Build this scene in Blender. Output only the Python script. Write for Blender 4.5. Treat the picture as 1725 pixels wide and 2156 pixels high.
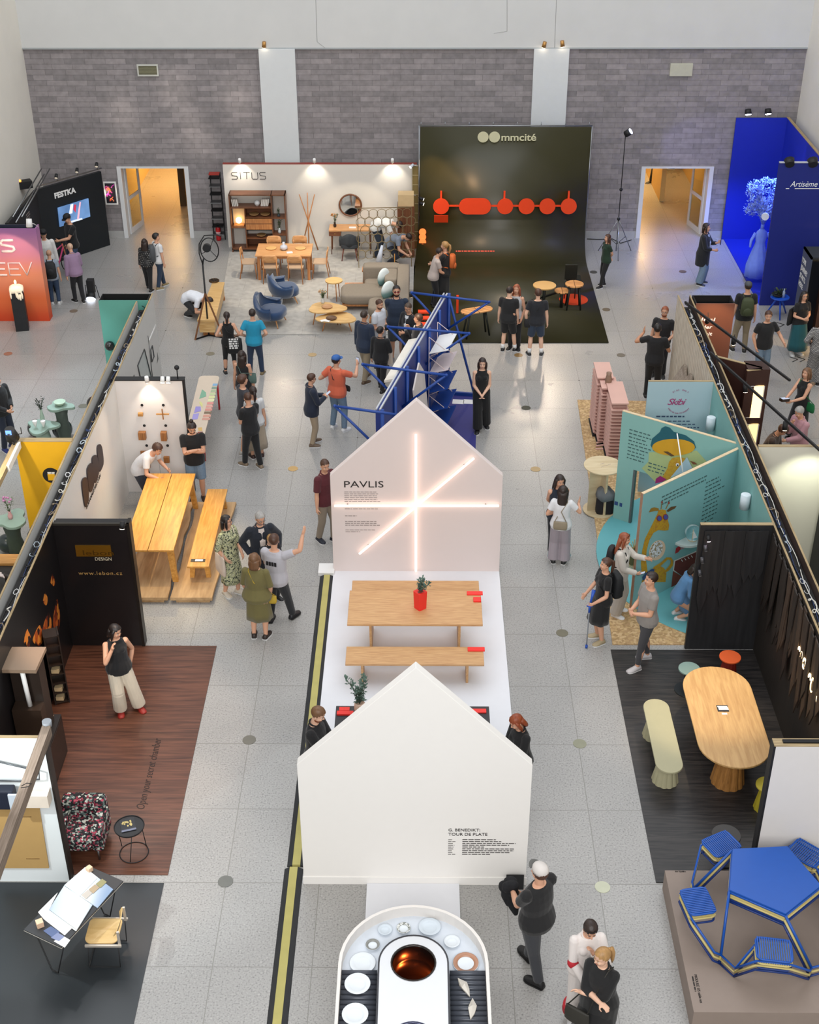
import bpy, bmesh, math, random
from mathutils import Vector, Matrix, Quaternion, noise
random.seed(7)
PI=math.pi
for o in list(bpy.data.objects): bpy.data.objects.remove(o)
C=bpy.context.scene.collection
def R(d): return math.radians(d)
# ---------------------------------------------------------------- camera
CX,CY,FOC=862.5,1078.0,2839.905
def _cam():
    Y=Vector((889-CX,667+CY,-FOC)).normalized()
    Z=-Vector((875-CX,CY-5700,-FOC)).normalized()
    X=Y.cross(Z).normalized(); Z=X.cross(Y).normalized()
    return Matrix((X,Y,Z))          # world = M @ cam
CM=_cam(); EYE=Vector((0,0,14))
cd=bpy.data.cameras.new('camera'); cam=bpy.data.objects.new('camera',cd); C.objects.link(cam)
cam.matrix_world=Matrix.Translation(EYE)@CM.to_4x4()
cd.sensor_fit='VERTICAL'; cd.sensor_height=24; cd.lens=24*FOC/2156; cd.clip_end=200; cd.clip_start=.1
bpy.context.scene.camera=cam
def ray(u,v): return CM@Vector((u-CX,CY-v,-FOC))
def g(u,v,z=0):
    d=ray(u,v); t=(z-14)/d.z; p=EYE+d*t; return Vector((p.x,p.y,z))
def onY(u,v,Y):
    d=ray(u,v); return EYE+d*(Y/d.y)
def onX(u,v,X):
    d=ray(u,v); return EYE+d*(X/d.x)
# ---------------------------------------------------------------- view, world, light
sc=bpy.context.scene
vs=sc.view_settings; vs.view_transform='Standard'; vs.look='None'; vs.exposure=0.0; vs.gamma=1; vs.use_curve_mapping=False
w=bpy.data.worlds.new('world'); sc.world=w; w.use_nodes=True
bg=w.node_tree.nodes['Background']; bg.inputs[0].default_value=(.86,.92,1,1); bg.inputs[1].default_value=.36
def area(name,loc,tgt,sx,sy,power,col):
    l=bpy.data.lights.new(name,'AREA'); l.shape='RECTANGLE'; l.size=sx; l.size_y=sy; l.energy=power; l.color=col
    o=bpy.data.objects.new(name,l); C.objects.link(o); o.location=loc
    o.rotation_euler=(Vector(tgt)-Vector(loc)).to_track_quat('-Z','Y').to_euler(); return o
area('skylight',(0,25,19),(0,25,0),24,22,3100,(.95,.97,1)); area('front_fill',(0,-3,15),(0,22,1.5),20,9,3500,(1,.985,.96))  # front light is an unseen source added to brighten walls facing the camera
def spot(loc,tgt,power,ang=45,col=(1,.8,.55),blend=.6,rad=.04):
    l=bpy.data.lights.new('spot_light','SPOT'); l.energy=power; l.color=col; l.spot_size=R(ang); l.spot_blend=blend; l.shadow_soft_size=rad
    o=bpy.data.objects.new('spot_light',l); C.objects.link(o); o.location=loc
    o.rotation_euler=(Vector(tgt)-Vector(loc)).to_track_quat('-Z','Y').to_euler(); return o
# ---------------------------------------------------------------- materials
def s2l(c):
    if isinstance(c,str):
        c=c.lstrip('#'); c=[int(c[i:i+2],16)/255 for i in (0,2,4)]
    return tuple((x/12.92 if x<=.04045 else ((x+.055)/1.055)**2.4) for x in c)+(1,)
MC={}
def NT(name):
    m=bpy.data.materials.new(name); m.use_nodes=True; nt=m.node_tree
    return m,nt,nt.nodes['Principled BSDF']
def lk(nt,a,b): nt.links.new(a,b)
def mat(col,rough=.6,metal=0,var=.08,scale=8,bump=0,emit=0,spec=.5,alpha=1,trans=0,stretch=(1,1,1),sheen=0,ecol=None):
    key=('m',col,rough,metal,var,scale,bump,emit,spec,alpha,trans,stretch,sheen)
    if key in MC: return MC[key]
    m,nt,b=NT('paint_'+str(len(MC))); c=s2l(col)
    b.inputs['Roughness'].default_value=rough; b.inputs['Metallic'].default_value=metal
    b.inputs['Specular IOR Level'].default_value=spec
    tc=nt.nodes.new('ShaderNodeTexCoord'); mp=nt.nodes.new('ShaderNodeMapping'); mp.inputs['Scale'].default_value=stretch
    nz=nt.nodes.new('ShaderNodeTexNoise'); nz.inputs['Scale'].default_value=scale; nz.inputs['Detail'].default_value=4
    lk(nt,tc.outputs['Object'],mp.inputs[0]); lk(nt,mp.outputs[0],nz.inputs['Vector'])
    mx=nt.nodes.new('ShaderNodeMix'); mx.data_type='RGBA'
    mx.inputs['A'].default_value=tuple(max(0,x*(1-var)) for x in c[:3])+(1,)
    mx.inputs['B'].default_value=tuple(min(1,x*(1+var)+var*.01) for x in c[:3])+(1,)
    lk(nt,nz.outputs['Fac'],mx.inputs['Factor']); lk(nt,mx.outputs['Result'],b.inputs['Base Color'])
    if bump:
        bp=nt.nodes.new('ShaderNodeBump'); bp.inputs['Strength'].default_value=bump; bp.inputs['Distance'].default_value=.01
        lk(nt,nz.outputs['Fac'],bp.inputs['Height']); lk(nt,bp.outputs[0],b.inputs['Normal'])
    if emit:
        b.inputs['Emission Color'].default_value=c if ecol is None else s2l(ecol); b.inputs['Emission Strength'].default_value=emit
    if trans: b.inputs['Transmission Weight'].default_value=trans
    if alpha<1: b.inputs['Alpha'].default_value=alpha
    if sheen: b.inputs['Sheen Weight'].default_value=sheen
    MC[key]=m; return m
def wood(c1,c2,ax='y',scale=3,rough=.45,st=14,dist=3):
    key=('w',c1,c2,ax,scale,rough,st)
    if key in MC: return MC[key]
    m,nt,b=NT('wood_'+str(len(MC))); b.inputs['Roughness'].default_value=rough
    tc=nt.nodes.new('ShaderNodeTexCoord'); mp=nt.nodes.new('ShaderNodeMapping')
    s=[st]*3; s['xyz'.index(ax)]=.7; mp.inputs['Scale'].default_value=s
    nz=nt.nodes.new('ShaderNodeTexNoise'); nz.inputs['Scale'].default_value=scale; nz.inputs['Detail'].default_value=5; nz.inputs['Distortion'].default_value=.6
    cr=nt.nodes.new('ShaderNodeValToRGB'); cr.color_ramp.elements[0].color=s2l(c1); cr.color_ramp.elements[1].color=s2l(c2)
    cr.color_ramp.elements[0].position=.32; cr.color_ramp.elements[1].position=.66
    lk(nt,tc.outputs['Object'],mp.inputs[0]); lk(nt,mp.outputs[0],nz.inputs['Vector']); lk(nt,nz.outputs['Fac'],cr.inputs[0]); lk(nt,cr.outputs[0],b.inputs['Base Color'])
    bp=nt.nodes.new('ShaderNodeBump'); bp.inputs['Strength'].default_value=.15; bp.inputs['Distance'].default_value=.004
    lk(nt,nz.outputs['Fac'],bp.inputs['Height']); lk(nt,bp.outputs[0],b.inputs['Normal'])
    MC[key]=m; return m
def glow(col,st):
    key=('g',col,st)
    if key in MC: return MC[key]
    m,nt,b=NT('glow_'+str(len(MC))); c=s2l(col); b.inputs['Base Color'].default_value=c; b.inputs['Emission Color'].default_value=c; b.inputs['Emission Strength'].default_value=st
    MC[key]=m; return m
def glass(col='#f4fbff',rough=.02):
    key=('gl',col)
    if key in MC: return MC[key]
    m,nt,b=NT('glass_'+str(len(MC))); b.inputs['Base Color'].default_value=s2l(col); b.inputs['Roughness'].default_value=rough; b.inputs['Transmission Weight'].default_value=1; b.inputs['IOR'].default_value=1.3
    MC[key]=m; return m
def ramp2(cols,poss,ax='z',lo=0,hi=1,rough=.6,interp='EASE'):
    """colour bands printed along one object axis"""
    m,nt,b=NT('print_'+str(len(MC))); MC[('r',len(MC))]=m; b.inputs['Roughness'].default_value=rough
    tc=nt.nodes.new('ShaderNodeTexCoord'); sp=nt.nodes.new('ShaderNodeSeparateXYZ'); mr=nt.nodes.new('ShaderNodeMapRange')
    mr.inputs['From Min'].default_value=lo; mr.inputs['From Max'].default_value=hi
    cr=nt.nodes.new('ShaderNodeValToRGB'); cr.color_ramp.interpolation=interp
    while len(cr.color_ramp.elements)<len(cols): cr.color_ramp.elements.new(.5)
    for e,c,p in zip(cr.color_ramp.elements,cols,poss): e.position=p
    for e,c,p in zip(cr.color_ramp.elements,cols,poss): e.color=s2l(c)
    lk(nt,tc.outputs['Object'],sp.inputs[0]); lk(nt,sp.outputs['XYZ'.index(ax.upper())],mr.inputs['Value']); lk(nt,mr.outputs[0],cr.inputs[0]); lk(nt,cr.outputs[0],b.inputs['Base Color'])
    return m
def blotch(cols,scale,rough=.7,detail=3,kind='noise',bump=0):
    """random patches of several colours (prints, foliage fabric, camouflage, chipboard)"""
    key=('b',tuple(cols),scale,rough,kind)
    if key in MC: return MC[key]
    m,nt,b=NT('pattern_'+str(len(MC))); b.inputs['Roughness'].default_value=rough
    tc=nt.nodes.new('ShaderNodeTexCoord')
    if kind=='noise':
        nz=nt.nodes.new('ShaderNodeTexNoise'); nz.inputs['Scale'].default_value=scale; nz.inputs['Detail'].default_value=detail; out=nz.outputs['Fac']
    else:
        nz=nt.nodes.new('ShaderNodeTexVoronoi'); nz.inputs['Scale'].default_value=scale; sp=nt.nodes.new('ShaderNodeSeparateColor'); lk(nt,nz.outputs['Color'],sp.inputs[0]); out=sp.outputs[0]
    lk(nt,tc.outputs['Object'],nz.inputs['Vector'])
    cr=nt.nodes.new('ShaderNodeValToRGB'); cr.color_ramp.interpolation='CONSTANT' if kind!='soft' else 'LINEAR'
    n=len(cols)
    while len(cr.color_ramp.elements)<n: cr.color_ramp.elements.new(.5)
    for i,e in enumerate(cr.color_ramp.elements): e.position=(i/n if kind!='noise' else (0 if i==0 else .38+.24*i/n))
    for i,e in enumerate(cr.color_ramp.elements): e.color=s2l(cols[i])
    lk(nt,out,cr.inputs[0]); lk(nt,cr.outputs[0],b.inputs['Base Color'])
    if bump:
        bp=nt.nodes.new('ShaderNodeBump'); bp.inputs['Strength'].default_value=bump; bp.inputs['Distance'].default_value=.01; lk(nt,out,bp.inputs['Height']); lk(nt,bp.outputs[0],b.inputs['Normal'])
    MC[key]=m; return m
def bricks(c1,c2,mo,w,h,msize,ax=('x','z'),rough=.8,off=.5,bias=0,bump=.3,var=None):
    m,nt,b=NT('courses_'+str(len(MC))); MC[('k',len(MC))]=m; b.inputs['Roughness'].default_value=rough
    tc=nt.nodes.new('ShaderNodeTexCoord'); sp=nt.nodes.new('ShaderNodeSeparateXYZ'); cb=nt.nodes.new('ShaderNodeCombineXYZ'); br=nt.nodes.new('ShaderNodeTexBrick')
    lk(nt,tc.outputs['Object'],sp.inputs[0]); lk(nt,sp.outputs['xyz'.index(ax[0])],cb.inputs[0]); lk(nt,sp.outputs['xyz'.index(ax[1])],cb.inputs[1]); lk(nt,cb.outputs[0],br.inputs['Vector'])
    br.inputs['Color1'].default_value=s2l(c1); br.inputs['Color2'].default_value=s2l(c2); br.inputs['Mortar'].default_value=s2l(mo)
    br.inputs['Scale'].default_value=1; br.inputs['Brick Width'].default_value=w; br.inputs['Row Height'].default_value=h; br.inputs['Mortar Size'].default_value=msize; br.inputs['Bias'].default_value=bias; br.offset=off; br.offset_frequency=2
    nz=nt.nodes.new('ShaderNodeTexNoise'); nz.inputs['Scale'].default_value=6; nz.inputs['Detail'].default_value=6; lk(nt,tc.outputs['Object'],nz.inputs['Vector'])
    mx=nt.nodes.new('ShaderNodeMix'); mx.data_type='RGBA'; mx.blend_type='OVERLAY'; mx.inputs['Factor'].default_value=.35
    lk(nt,br.outputs['Color'],mx.inputs['A']); lk(nt,nz.outputs['Fac'],mx.inputs['B']); lk(nt,mx.outputs['Result'],b.inputs['Base Color'])
    bp=nt.nodes.new('ShaderNodeBump'); bp.inputs['Strength'].default_value=bump; bp.inputs['Distance'].default_value=.01; bp.invert=True; lk(nt,br.outputs['Fac'],bp.inputs['Height']); lk(nt,bp.outputs[0],b.inputs['Normal'])
    return m
# ---------------------------------------------------------------- mesh builder
def basis(d):
    d=Vector(d).normalized(); a=Vector((0,0,1)) if abs(d.z)<.95 else Vector((0,1,0))
    x=a.cross(d).normalized(); return x,d.cross(x).normalized(),d
class MB:
    def __init__(s): s.v=[];s.f=[];s.mi=[];s.ms=[];s.sm=[];s.T=None
    def mid(s,m):
        if m not in s.ms: s.ms.append(m)
        return s.ms.index(m)
    def add(s,vs,fs,m,smooth=False):
        n=len(s.v)
        if s.T is not None: vs=[s.T@Vector(p) for p in vs]
        s.v+= [tuple(p) for p in vs]; i=s.mid(m)
        for f in fs: s.f.append(tuple(n+k for k in f)); s.mi.append(i); s.sm.append(smooth)
        return s
    def box(s,c,d,m,rz=0,rx=0,ry=0):
        M=Matrix.Translation(Vector(c))@Matrix.Rotation(rz,4,'Z')@Matrix.Rotation(ry,4,'Y')@Matrix.Rotation(rx,4,'X')
        x,y,z=d[0]/2,d[1]/2,d[2]/2
        vs=[M@Vector((a*x,b*y,e*z)) for a in(-1,1) for b in(-1,1) for e in(-1,1)]
        return s.add(vs,[(0,1,3,2),(4,6,7,5),(0,4,5,1),(2,3,7,6),(0,2,6,4),(1,5,7,3)],m)
    def bx(s,x0,x1,y0,y1,z0,z1,m): return s.box(((x0+x1)/2,(y0+y1)/2,(z0+z1)/2),(abs(x1-x0),abs(y1-y0),abs(z1-z0)),m)
    def bar(s,a,b,w,h,m):
        a=Vector(a);b=Vector(b);x,y,d=basis(b-a)
        vs=[p+x*(i*w/2)+y*(j*h/2) for p in(a,b) for i,j in((-1,-1),(1,-1),(1,1),(-1,1))]
        return s.add(vs,[(3,2,1,0),(4,5,6,7),(0,1,5,4),(1,2,6,5),(2,3,7,6),(3,0,4,7)],m)
    def cyl(s,a,b,r,m,r2=None,n=12,smooth=True,cap=True,ell=1):
        a=Vector(a);b=Vector(b);x,y,d=basis(b-a); r2=r if r2 is None else r2
        vs=[p+x*(math.cos(2*PI*k/n)*q)+y*(math.sin(2*PI*k/n)*q*ell) for p,q in((a,r),(b,r2)) for k in range(n)]
        s.add(vs,[(k,(k+1)%n,n+(k+1)%n,n+k) for k in range(n)],m,smooth)
        if cap: s.add(vs,[tuple(range(n-1,-1,-1)),tuple(range(n,2*n))],m)
        return s
    def loft(s,rings,m,smooth=True,cap=True):
        n=len(rings[0]); vs=[p for r in rings for p in r]; fs=[]
        for i in range(len(rings)-1):
            for k in range(n): fs.append((i*n+k,i*n+(k+1)%n,(i+1)*n+(k+1)%n,(i+1)*n+k))
        if cap: fs+= [tuple(range(n-1,-1,-1)),tuple((len(rings)-1)*n+k for k in range(n))]
        return s.add(vs,fs,m,smooth)
    def lathe(s,prof,c,m,n=24,smooth=True,cap=True):
        c=Vector(c); return s.loft([[c+Vector((math.cos(2*PI*k/n)*r,math.sin(2*PI*k/n)*r,z)) for k in range(n)] for r,z in prof],m,smooth,cap)
    def ell(s,c,r,m,n=14,rot=None):
        c=Vector(c); r=Vector(r) if hasattr(r,'__len__') else Vector((r,r,r)); h=n//2; rings=[]
        for i in range(h+1):
            t=-PI/2+PI*i/h; t=max(-PI/2+.05,min(PI/2-.05,t)); q=[]
            for k in range(n):
                p=Vector((math.cos(2*PI*k/n)*math.cos(t)*r.x,math.sin(2*PI*k/n)*math.cos(t)*r.y,math.sin(t)*r.z))
                q.append(c+(rot@p if rot else p))
            rings.append(q)
        return s.loft(rings,m)
    def tube(s,pts,r,m,n=8,closed=False,cap=True):
        pts=[Vector(p) for p in pts]; N=len(pts); rings=[]; px=None
        for i,p in enumerate(pts):
            if closed: d=pts[(i+1)%N]-pts[i-1]
            else: d=pts[min(i+1,N-1)]-pts[max(i-1,0)]
            d.normalize()
            if px is None: x,y,_=basis(d)
            else:
                x=(px-d*px.dot(d)); x=x.normalized() if x.length>1e-6 else basis(d)[0]; y=d.cross(x)
            px=x; q=r[i] if hasattr(r,'__len__') else r
            rings.append([p+x*(math.cos(2*PI*k/n)*q)+y*(math.sin(2*PI*k/n)*q) for k in range(n)])
        if closed: rings.append(rings[0])
        return s.loft(rings,m,cap=cap and not closed)
    def prism(s,poly,z0,z1,m,smooth=False):
        n=len(poly); vs=[(p[0],p[1],z0) for p in poly]+[(p[0],p[1],z1) for p in poly]
        return s.add(vs,[tuple(range(n-1,-1,-1)),tuple(range(n,2*n))],m).add(vs,[(k,(k+1)%n,n+(k+1)%n,n+k) for k in range(n)],m,smooth)
    def slab(s,poly3,off,m):
        """closed solid from a 3D polygon and an offset vector"""
        off=Vector(off); a=[Vector(p) for p in poly3]; n=len(a); vs=a+[p+off for p in a]
        return s.add(vs,[tuple(range(n-1,-1,-1)),tuple(range(n,2*n))]+[(k,(k+1)%n,n+(k+1)%n,n+k) for k in range(n)],m)
    def wl(s,a,b,z0,z1,t,m):
        """straight wall from a to b (2D), thickness t to the left of a->b"""
        a=Vector((a[0],a[1],0));b=Vector((b[0],b[1],0));d=(b-a).normalized();n=Vector((-d.y,d.x,0))*t
        return s.prism([a,b,b+n,a+n],z0,z1,m)
    def obj(s,name,parent=None,loc=None,rz=0,bevel=0,fix=True):
        me=bpy.data.meshes.new(name); me.from_pydata(s.v,[],s.f)
        for m in s.ms: me.materials.append(m)
        me.polygons.foreach_set('material_index',s.mi); me.polygons.foreach_set('use_smooth',s.sm); me.update()
        if fix:
            bm=bmesh.new(); bm.from_mesh(me); bmesh.ops.remove_doubles(bm,verts=bm.verts,dist=1e-5); bmesh.ops.recalc_face_normals(bm,faces=bm.faces); bm.to_mesh(me); bm.free()
        o=bpy.data.objects.new(name,me); C.objects.link(o)
        if parent: o.parent=parent
        if loc is not None: o.location=loc
        o.rotation_euler[2]=rz
        if bevel:
            b=o.modifiers.new('bevel','BEVEL'); b.width=bevel; b.segments=2; b.limit_method='ANGLE'; b.angle_limit=R(40)
        return o
def tag(o,label=None,cat=None,group=None,kind=None):
    if label: o['label']=label
    if cat: o['category']=cat
    if group: o['group']=group
    if kind: o['kind']=kind
    return o
def thing(name,label,cat,loc=(0,0,0),rz=0,group=None):
    o=bpy.data.objects.new(name,None); C.objects.link(o); o.location=loc; o.rotation_euler[2]=rz; o.empty_display_size=.1
    return tag(o,label,cat,group)
def struct(name,b,bevel=0,label=None):
    o=b.obj(name,bevel=bevel); o['kind']='structure'
    if label: o['label']=label
    return o
def dup(o,loc=None,rz=None,label=None,parent=None):
    c=o.copy(); C.objects.link(c)
    if parent: c.parent=parent
    if loc is not None: c.location=loc
    if rz is not None: c.rotation_euler[2]=rz
    if label: c['label']=label
    for ch in list(KIDS.get(o.name,[])) or [x for x in o.children]: dup(ch,parent=c)
    return c
KIDS={}
def circ(r,n=24,a0=0,a1=2*PI,cx=0,cy=0,ry=None):
    return [(cx+math.cos(a0+(a1-a0)*k/n)*r,cy+math.sin(a0+(a1-a0)*k/n)*(ry or r)) for k in range(n+(0 if abs(a1-a0-2*PI)<1e-6 else 1))]
def stadium(L,W,n=10):
    r=W/2; return circ(r,n,0,PI,0,L/2-r)+circ(r,n,PI,2*PI,0,-(L/2-r))
def rrect(w,h,r,n=4,cx=0,cy=0):
    out=[]
    for a,(sx,sy) in zip((0,PI/2,PI,1.5*PI),((1,1),(-1,1),(-1,-1),(1,-1))):
        out+=circ(r,n,a,a+PI/2,cx+sx*(w/2-r),cy+sy*(h/2-r))
    return out
# text lying in a plane: origin o, x axis ax, y axis ay (unit vectors); size = cap height
def text(s,o,ax,ay,size,m,name='lettering',parent=None,align='LEFT',depth=.004,shear=0,sp=1,width=None,off=0):
    cu=bpy.data.curves.new('t','FONT'); cu.body=s; cu.size=size*1.38; cu.extrude=depth/2; cu.align_x=align; cu.shear=shear; cu.space_character=sp; cu.resolution_u=3; cu.offset=off
    to=bpy.data.objects.new('t',cu); C.objects.link(to); bpy.context.view_layer.update()
    me=bpy.data.meshes.new_from_object(to.evaluated_get(bpy.context.evaluated_depsgraph_get())); bpy.data.objects.remove(to)
    ax=Vector(ax).normalized(); ay=Vector(ay).normalized(); az=ax.cross(ay)
    M=Matrix((ax,ay,az)).transposed().to_4x4(); k=1
    if width:
        xs=[v.co.x for v in me.vertices]; k=width/(max(xs)-min(xs))
    me.transform(Matrix.Translation(Vector(o)+az*depth/2)@M@Matrix.Diagonal((k,1,1,1))); me.name=name
    me.materials.clear(); me.materials.append(m)
    ob=bpy.data.objects.new(name,me); C.objects.link(ob)
    if parent: ob.parent=parent
    return ob
def lines(b,o,ax,ay,width,n,lh,m,th=.35,seed=0,z=.003,jit=.3,word=(.03,.09)):
    """rows of tiny unreadable words as thin raised strips"""
    rn=random.Random(seed); ax=Vector(ax).normalized(); ay=Vector(ay).normalized(); az=ax.cross(ay)
    for i in range(n):
        x=0; W=width*(1-jit*rn.random()); y=-i*lh
        while x<W:
            wd=min(rn.uniform(*word),W-x)
            if wd<.005: break
            p=Vector(o)+ax*x+ay*y
            b.slab([p,p+ax*wd,p+ax*wd+ay*lh*th,p+ay*lh*th],az*z,m); x+=wd+lh*.35
def strokes(b,paths,o,ax,ay,sx,sy,r,m,lift=0):
    ax=Vector(ax).normalized(); ay=Vector(ay).normalized(); az=ax.cross(ay)
    for p in paths:
        P=[Vector(o)+ax*(q[0]*sx)+ay*(q[1]*sy)+az*lift for q in p]
        for i in range(len(P)-1): b.bar(P[i]-(P[i+1]-P[i]).normalized()*r*.4,P[i+1]+(P[i+1]-P[i]).normalized()*r*.4,2*r,r,m) if False else b.cyl(P[i],P[i+1],r,m,n=6)
        for q in P[1:-1]: b.ell(q,r,m,n=6)
def leaves(b,pts,m,size=.05,n=6,seed=0,spread=.08,up=.3):
    rn=random.Random(seed)
    for p in pts:
        for k in range(n):
            d=Vector((rn.uniform(-1,1),rn.uniform(-1,1),rn.uniform(-.4,1)+up)).normalized(); c=Vector(p)+d*rn.random()*spread
            x,y,_=basis(d); L=size*rn.uniform(.7,1.3); W=L*.3
            b.add([c,c+d*L*.5+x*W+y*L*.04,c+d*L,c+d*L*.5-x*W+y*L*.04,c+d*L*.5-y*L*.05],[(0,1,4),(1,2,4),(2,3,4),(3,0,4)],m,True)
BLACK=mat('#17171a',.6,var=.15); WHITE=mat('#e9e8e6',.55,var=.02); STEEL=mat('#9a9da0',.3,1); DARKM=mat('#1c1c1e',.4,.6)
BRASS=mat('#caa25e',.3,.9)
def lamp_head(loc,tgt,m=None,r=.05,L=.14,label=None,power=0,ang=50,col=(1,.8,.55),name='spotlight',cat='spotlight',group=None,arm=None,gcol='#fff0d8',gs=14):
    """small cylinder spotlight with glowing face; arm = point it is fixed to"""
    m=m or BLACK; loc=Vector(loc); d=(Vector(tgt)-loc).normalized()
    t=thing(name,label or 'small spotlight',cat,loc,0,group)
    b=MB(); b.cyl(-d*L,d*0,r*.85,m,r2=r,n=14)
    b.obj('housing',t)
    b=MB(); b.cyl(d*.001,d*.006,r*.85,glow(gcol,gs),n=14); b.obj('lens',t)
    if arm is not None:
        b=MB(); a=Vector(arm)-loc; b.tube([a,a*.5-d*L*.4,-d*L*.5],.008,m); b.obj('arm',t)
    if power:
        s=spot(loc+d*.02,tgt,power,ang,col); 
    return t
# ---------------------------------------------------------------- people
JOBS=[]   # meshes whose overlapping shapes are fused into one continuous skin in one pass
def fuse(b,name,parent,vox,smooth=3,fac=.5):
    o=b.obj(name,parent,fix=False); md=o.modifiers.new('r','REMESH'); md.mode='VOXEL'; md.voxel_size=vox; md.use_smooth_shade=True
    if smooth: sm=o.modifiers.new('s','SMOOTH'); sm.iterations=smooth; sm.factor=fac
    JOBS.append(o); return o
def run_jobs():
    bpy.context.view_layer.update(); dg=bpy.context.evaluated_depsgraph_get(); new=[]
    for o in JOBS: new.append((o,bpy.data.meshes.new_from_object(o.evaluated_get(dg))))
    for o,me in new:
        ms=[m for m in o.data.materials]; old=o.data; o.modifiers.clear(); o.data=me; me.name=o.name.split('.')[0]
        if len(me.materials)<1:
            for m in ms: me.materials.append(m)
        me.polygons.foreach_set('use_smooth',[True]*len(me.polygons))
SK=[mat('#d3a083',.55,var=.05),mat('#c08a6a',.55,var=.05),mat('#a96f50',.55,var=.05),mat('#e2b59a',.55,var=.05)]
EYE_W=mat('#e8e4de',.3); LIP=mat('#a3604f',.5); DKEYE=mat('#2a1d16',.3)
HAIR={'black':'#1b1413','dark':'#2b1d17','brown':'#4b2f20','auburn':'#8a3f1c','blond':'#a9814f','grey':'#9b9894','red':'#8d4a2c','lightb':'#6f4e33'}
def person(label,u=None,v=None,h=1.75,f=0,pos=None,z=0,skin=0,fem=0,top=('tee','#17171a'),bot=('pants','#1b1b1f'),hair=('short','dark'),
           L=None,Rr=None,Lh=None,Rh=None,lean=0,roll=0,head=(0,0),feet=None,shoe='#222222',Lp=None,Rp=None,curl=(.45,.45),drop=0,fat=1.06,
           glasses=None,cap=None,shirt=None,vox=None,group=None,bust=None,knee=None,sole='#dddddd',socks=None,extra=None,beard=0,scarf=None,sleeve=None):
    p=Vector(pos) if pos is not None else g(u,v,z)
    rt=thing('person',label,'person',p,R(180+f),group); S=h; sk=SK[skin] if isinstance(skin,int) else skin
    near=(p-EYE).length; vx=vox or (.0085 if near<22 else .0105 if near<30 else .013)
    la=R(lean); Lb=.14; zh=.52-drop
    def TF(x,y,zz):
        s=zz-.52; 
        if s<=0: q=Vector((x,y,zh+s))
        else:
            if abs(la)<1e-4: cy,cz,a=0,s,0
            elif s<Lb: a=la*s/Lb; cy,cz=Lb/la*(1-math.cos(a)),Lb/la*math.sin(a)
            else: a=la; cy=Lb/la*(1-math.cos(la))+(s-Lb)*math.sin(la); cz=Lb/la*math.sin(la)+(s-Lb)*math.cos(la)
            q=Vector((x,cy+y*math.cos(a),zh+cz-y*math.sin(a)))
        if roll: 
            t=Matrix.Rotation(R(roll)*min(1,max(0,s)/.15),3,'Y'); q=t@(q-Vector((0,0,zh)))+Vector((0,0,zh))
        return q
    def RG(z_,rx,ry,yo=0,n=16,e=0,pw=1): 
        out=[]
        for k in range(n):
            a=2*PI*k/n; c,s_=math.cos(a),math.sin(a)
            out.append(TF(math.copysign(abs(c)**pw,c)*(rx+e),math.copysign(abs(s_)**pw,s_)*(ry+e)+yo,z_)*S)
        return out
    W=fat; sw=(.088 if fem else .1)*(.5+.5*W); hw=.097 if fem else .09
    prof=[(.455,.05,.045,0),(.475,hw*.9*W,.062*W,-.004),(.52,hw*W*1.02,.069*W,-.006),(.56,.09*W,.062*W,0),(.62,(.07 if fem else .079)*W,.053*W,.003),(.68,(.076 if fem else .086)*W,.057*W,.004),(.735,(.084 if fem else .097)*(.5+.5*W),(.066 if fem else .064)*(.5+.5*W),.004),(.785,sw*.95,.056,0),(.815,sw*.8,.044,-.003),(.838,.042,.036,-.005)]
    # joints
    H2=[Vector((s*.047,0,.50-drop)) for s in(-1,1)]
    feet=feet or ((-.06,.0),(.06,.0)); FT=[]; 
    for i in(0,1):
        q=feet[i]; FT.append(Vector((q[0],q[1],.045+(q[2] if len(q)>2 else 0))))
    def ik(a,b,l1,l2,pole):
        d=b-a; D=d.length; D2=min(D,(l1+l2)*.999); b=a+d.normalized()*D2; D=max(D2,abs(l1-l2)+.002)
        x=(l1*l1-l2*l2+D*D)/(2*D); y=math.sqrt(max(0,l1*l1-x*x)); dn=d.normalized(); pv=(pole-dn*pole.dot(dn)).normalized()
        return a+dn*x+pv*y,b
    KN=[];AN=[]
    for i in(0,1):
        kp=Vector(knee[i]) if knee else Vector(((-.12,.12)[i],1,0)); k_,a_=ik(H2[i],FT[i],.235,.228,kp); KN.append(k_);AN.append(a_)
    SH=[TF(s*sw*.98,0,.795) for s in(-1,1)]
    Lw=Vector(L) if L else TF(-sw-.045,.02,.475); Rw=Vector(Rr) if Rr else TF(sw+.045,.02,.475)
    pl=[Vector(Lp) if Lp else Vector((-.6,-.5,-.7)),Vector(Rp) if Rp else Vector((.6,-.5,-.7))]
    EL=[];WR=[]
    for i,wt in enumerate((Lw,Rw)):
        e_,w_=ik(SH[i],wt,.168,.148,pl[i]); EL.append(e_);WR.append(w_)
    # head frame
    nb=TF(0,-.004,.84); up=(TF(0,0,.84)-TF(0,0,.80)).normalized()
    Rt=up.to_track_quat('Z','Y').to_matrix(); 
    Rt=Matrix.Rotation(-la*.999,3,'X')
    if roll: Rt=Matrix.Rotation(R(roll),3,'Y')@Rt
    Hd=Rt@Matrix.Rotation(R(head[1]),3,'Z')@Matrix.Rotation(-R(head[0]),3,'X')
    hp=nb+Rt@Vector((0,.008,.035))
    def HP(x,y,z_): return (hp+Hd@Vector((x,y,z_+.055)))*S
    b=MB()
    b.loft([RG(z_,rx,ry,yo) for z_,rx,ry,yo in prof],sk)
    if fem:
        for s in(-1,1): b.ell(TF(s*.036,.05,.745)*S,(.03*S,.026*S,.03*S),sk)
    b.cyl(TF(0,-.008,.815)*S,HP(0,-.004,-.02),.031*S,sk,r2=.03*S)
    rm=Hd
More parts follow.
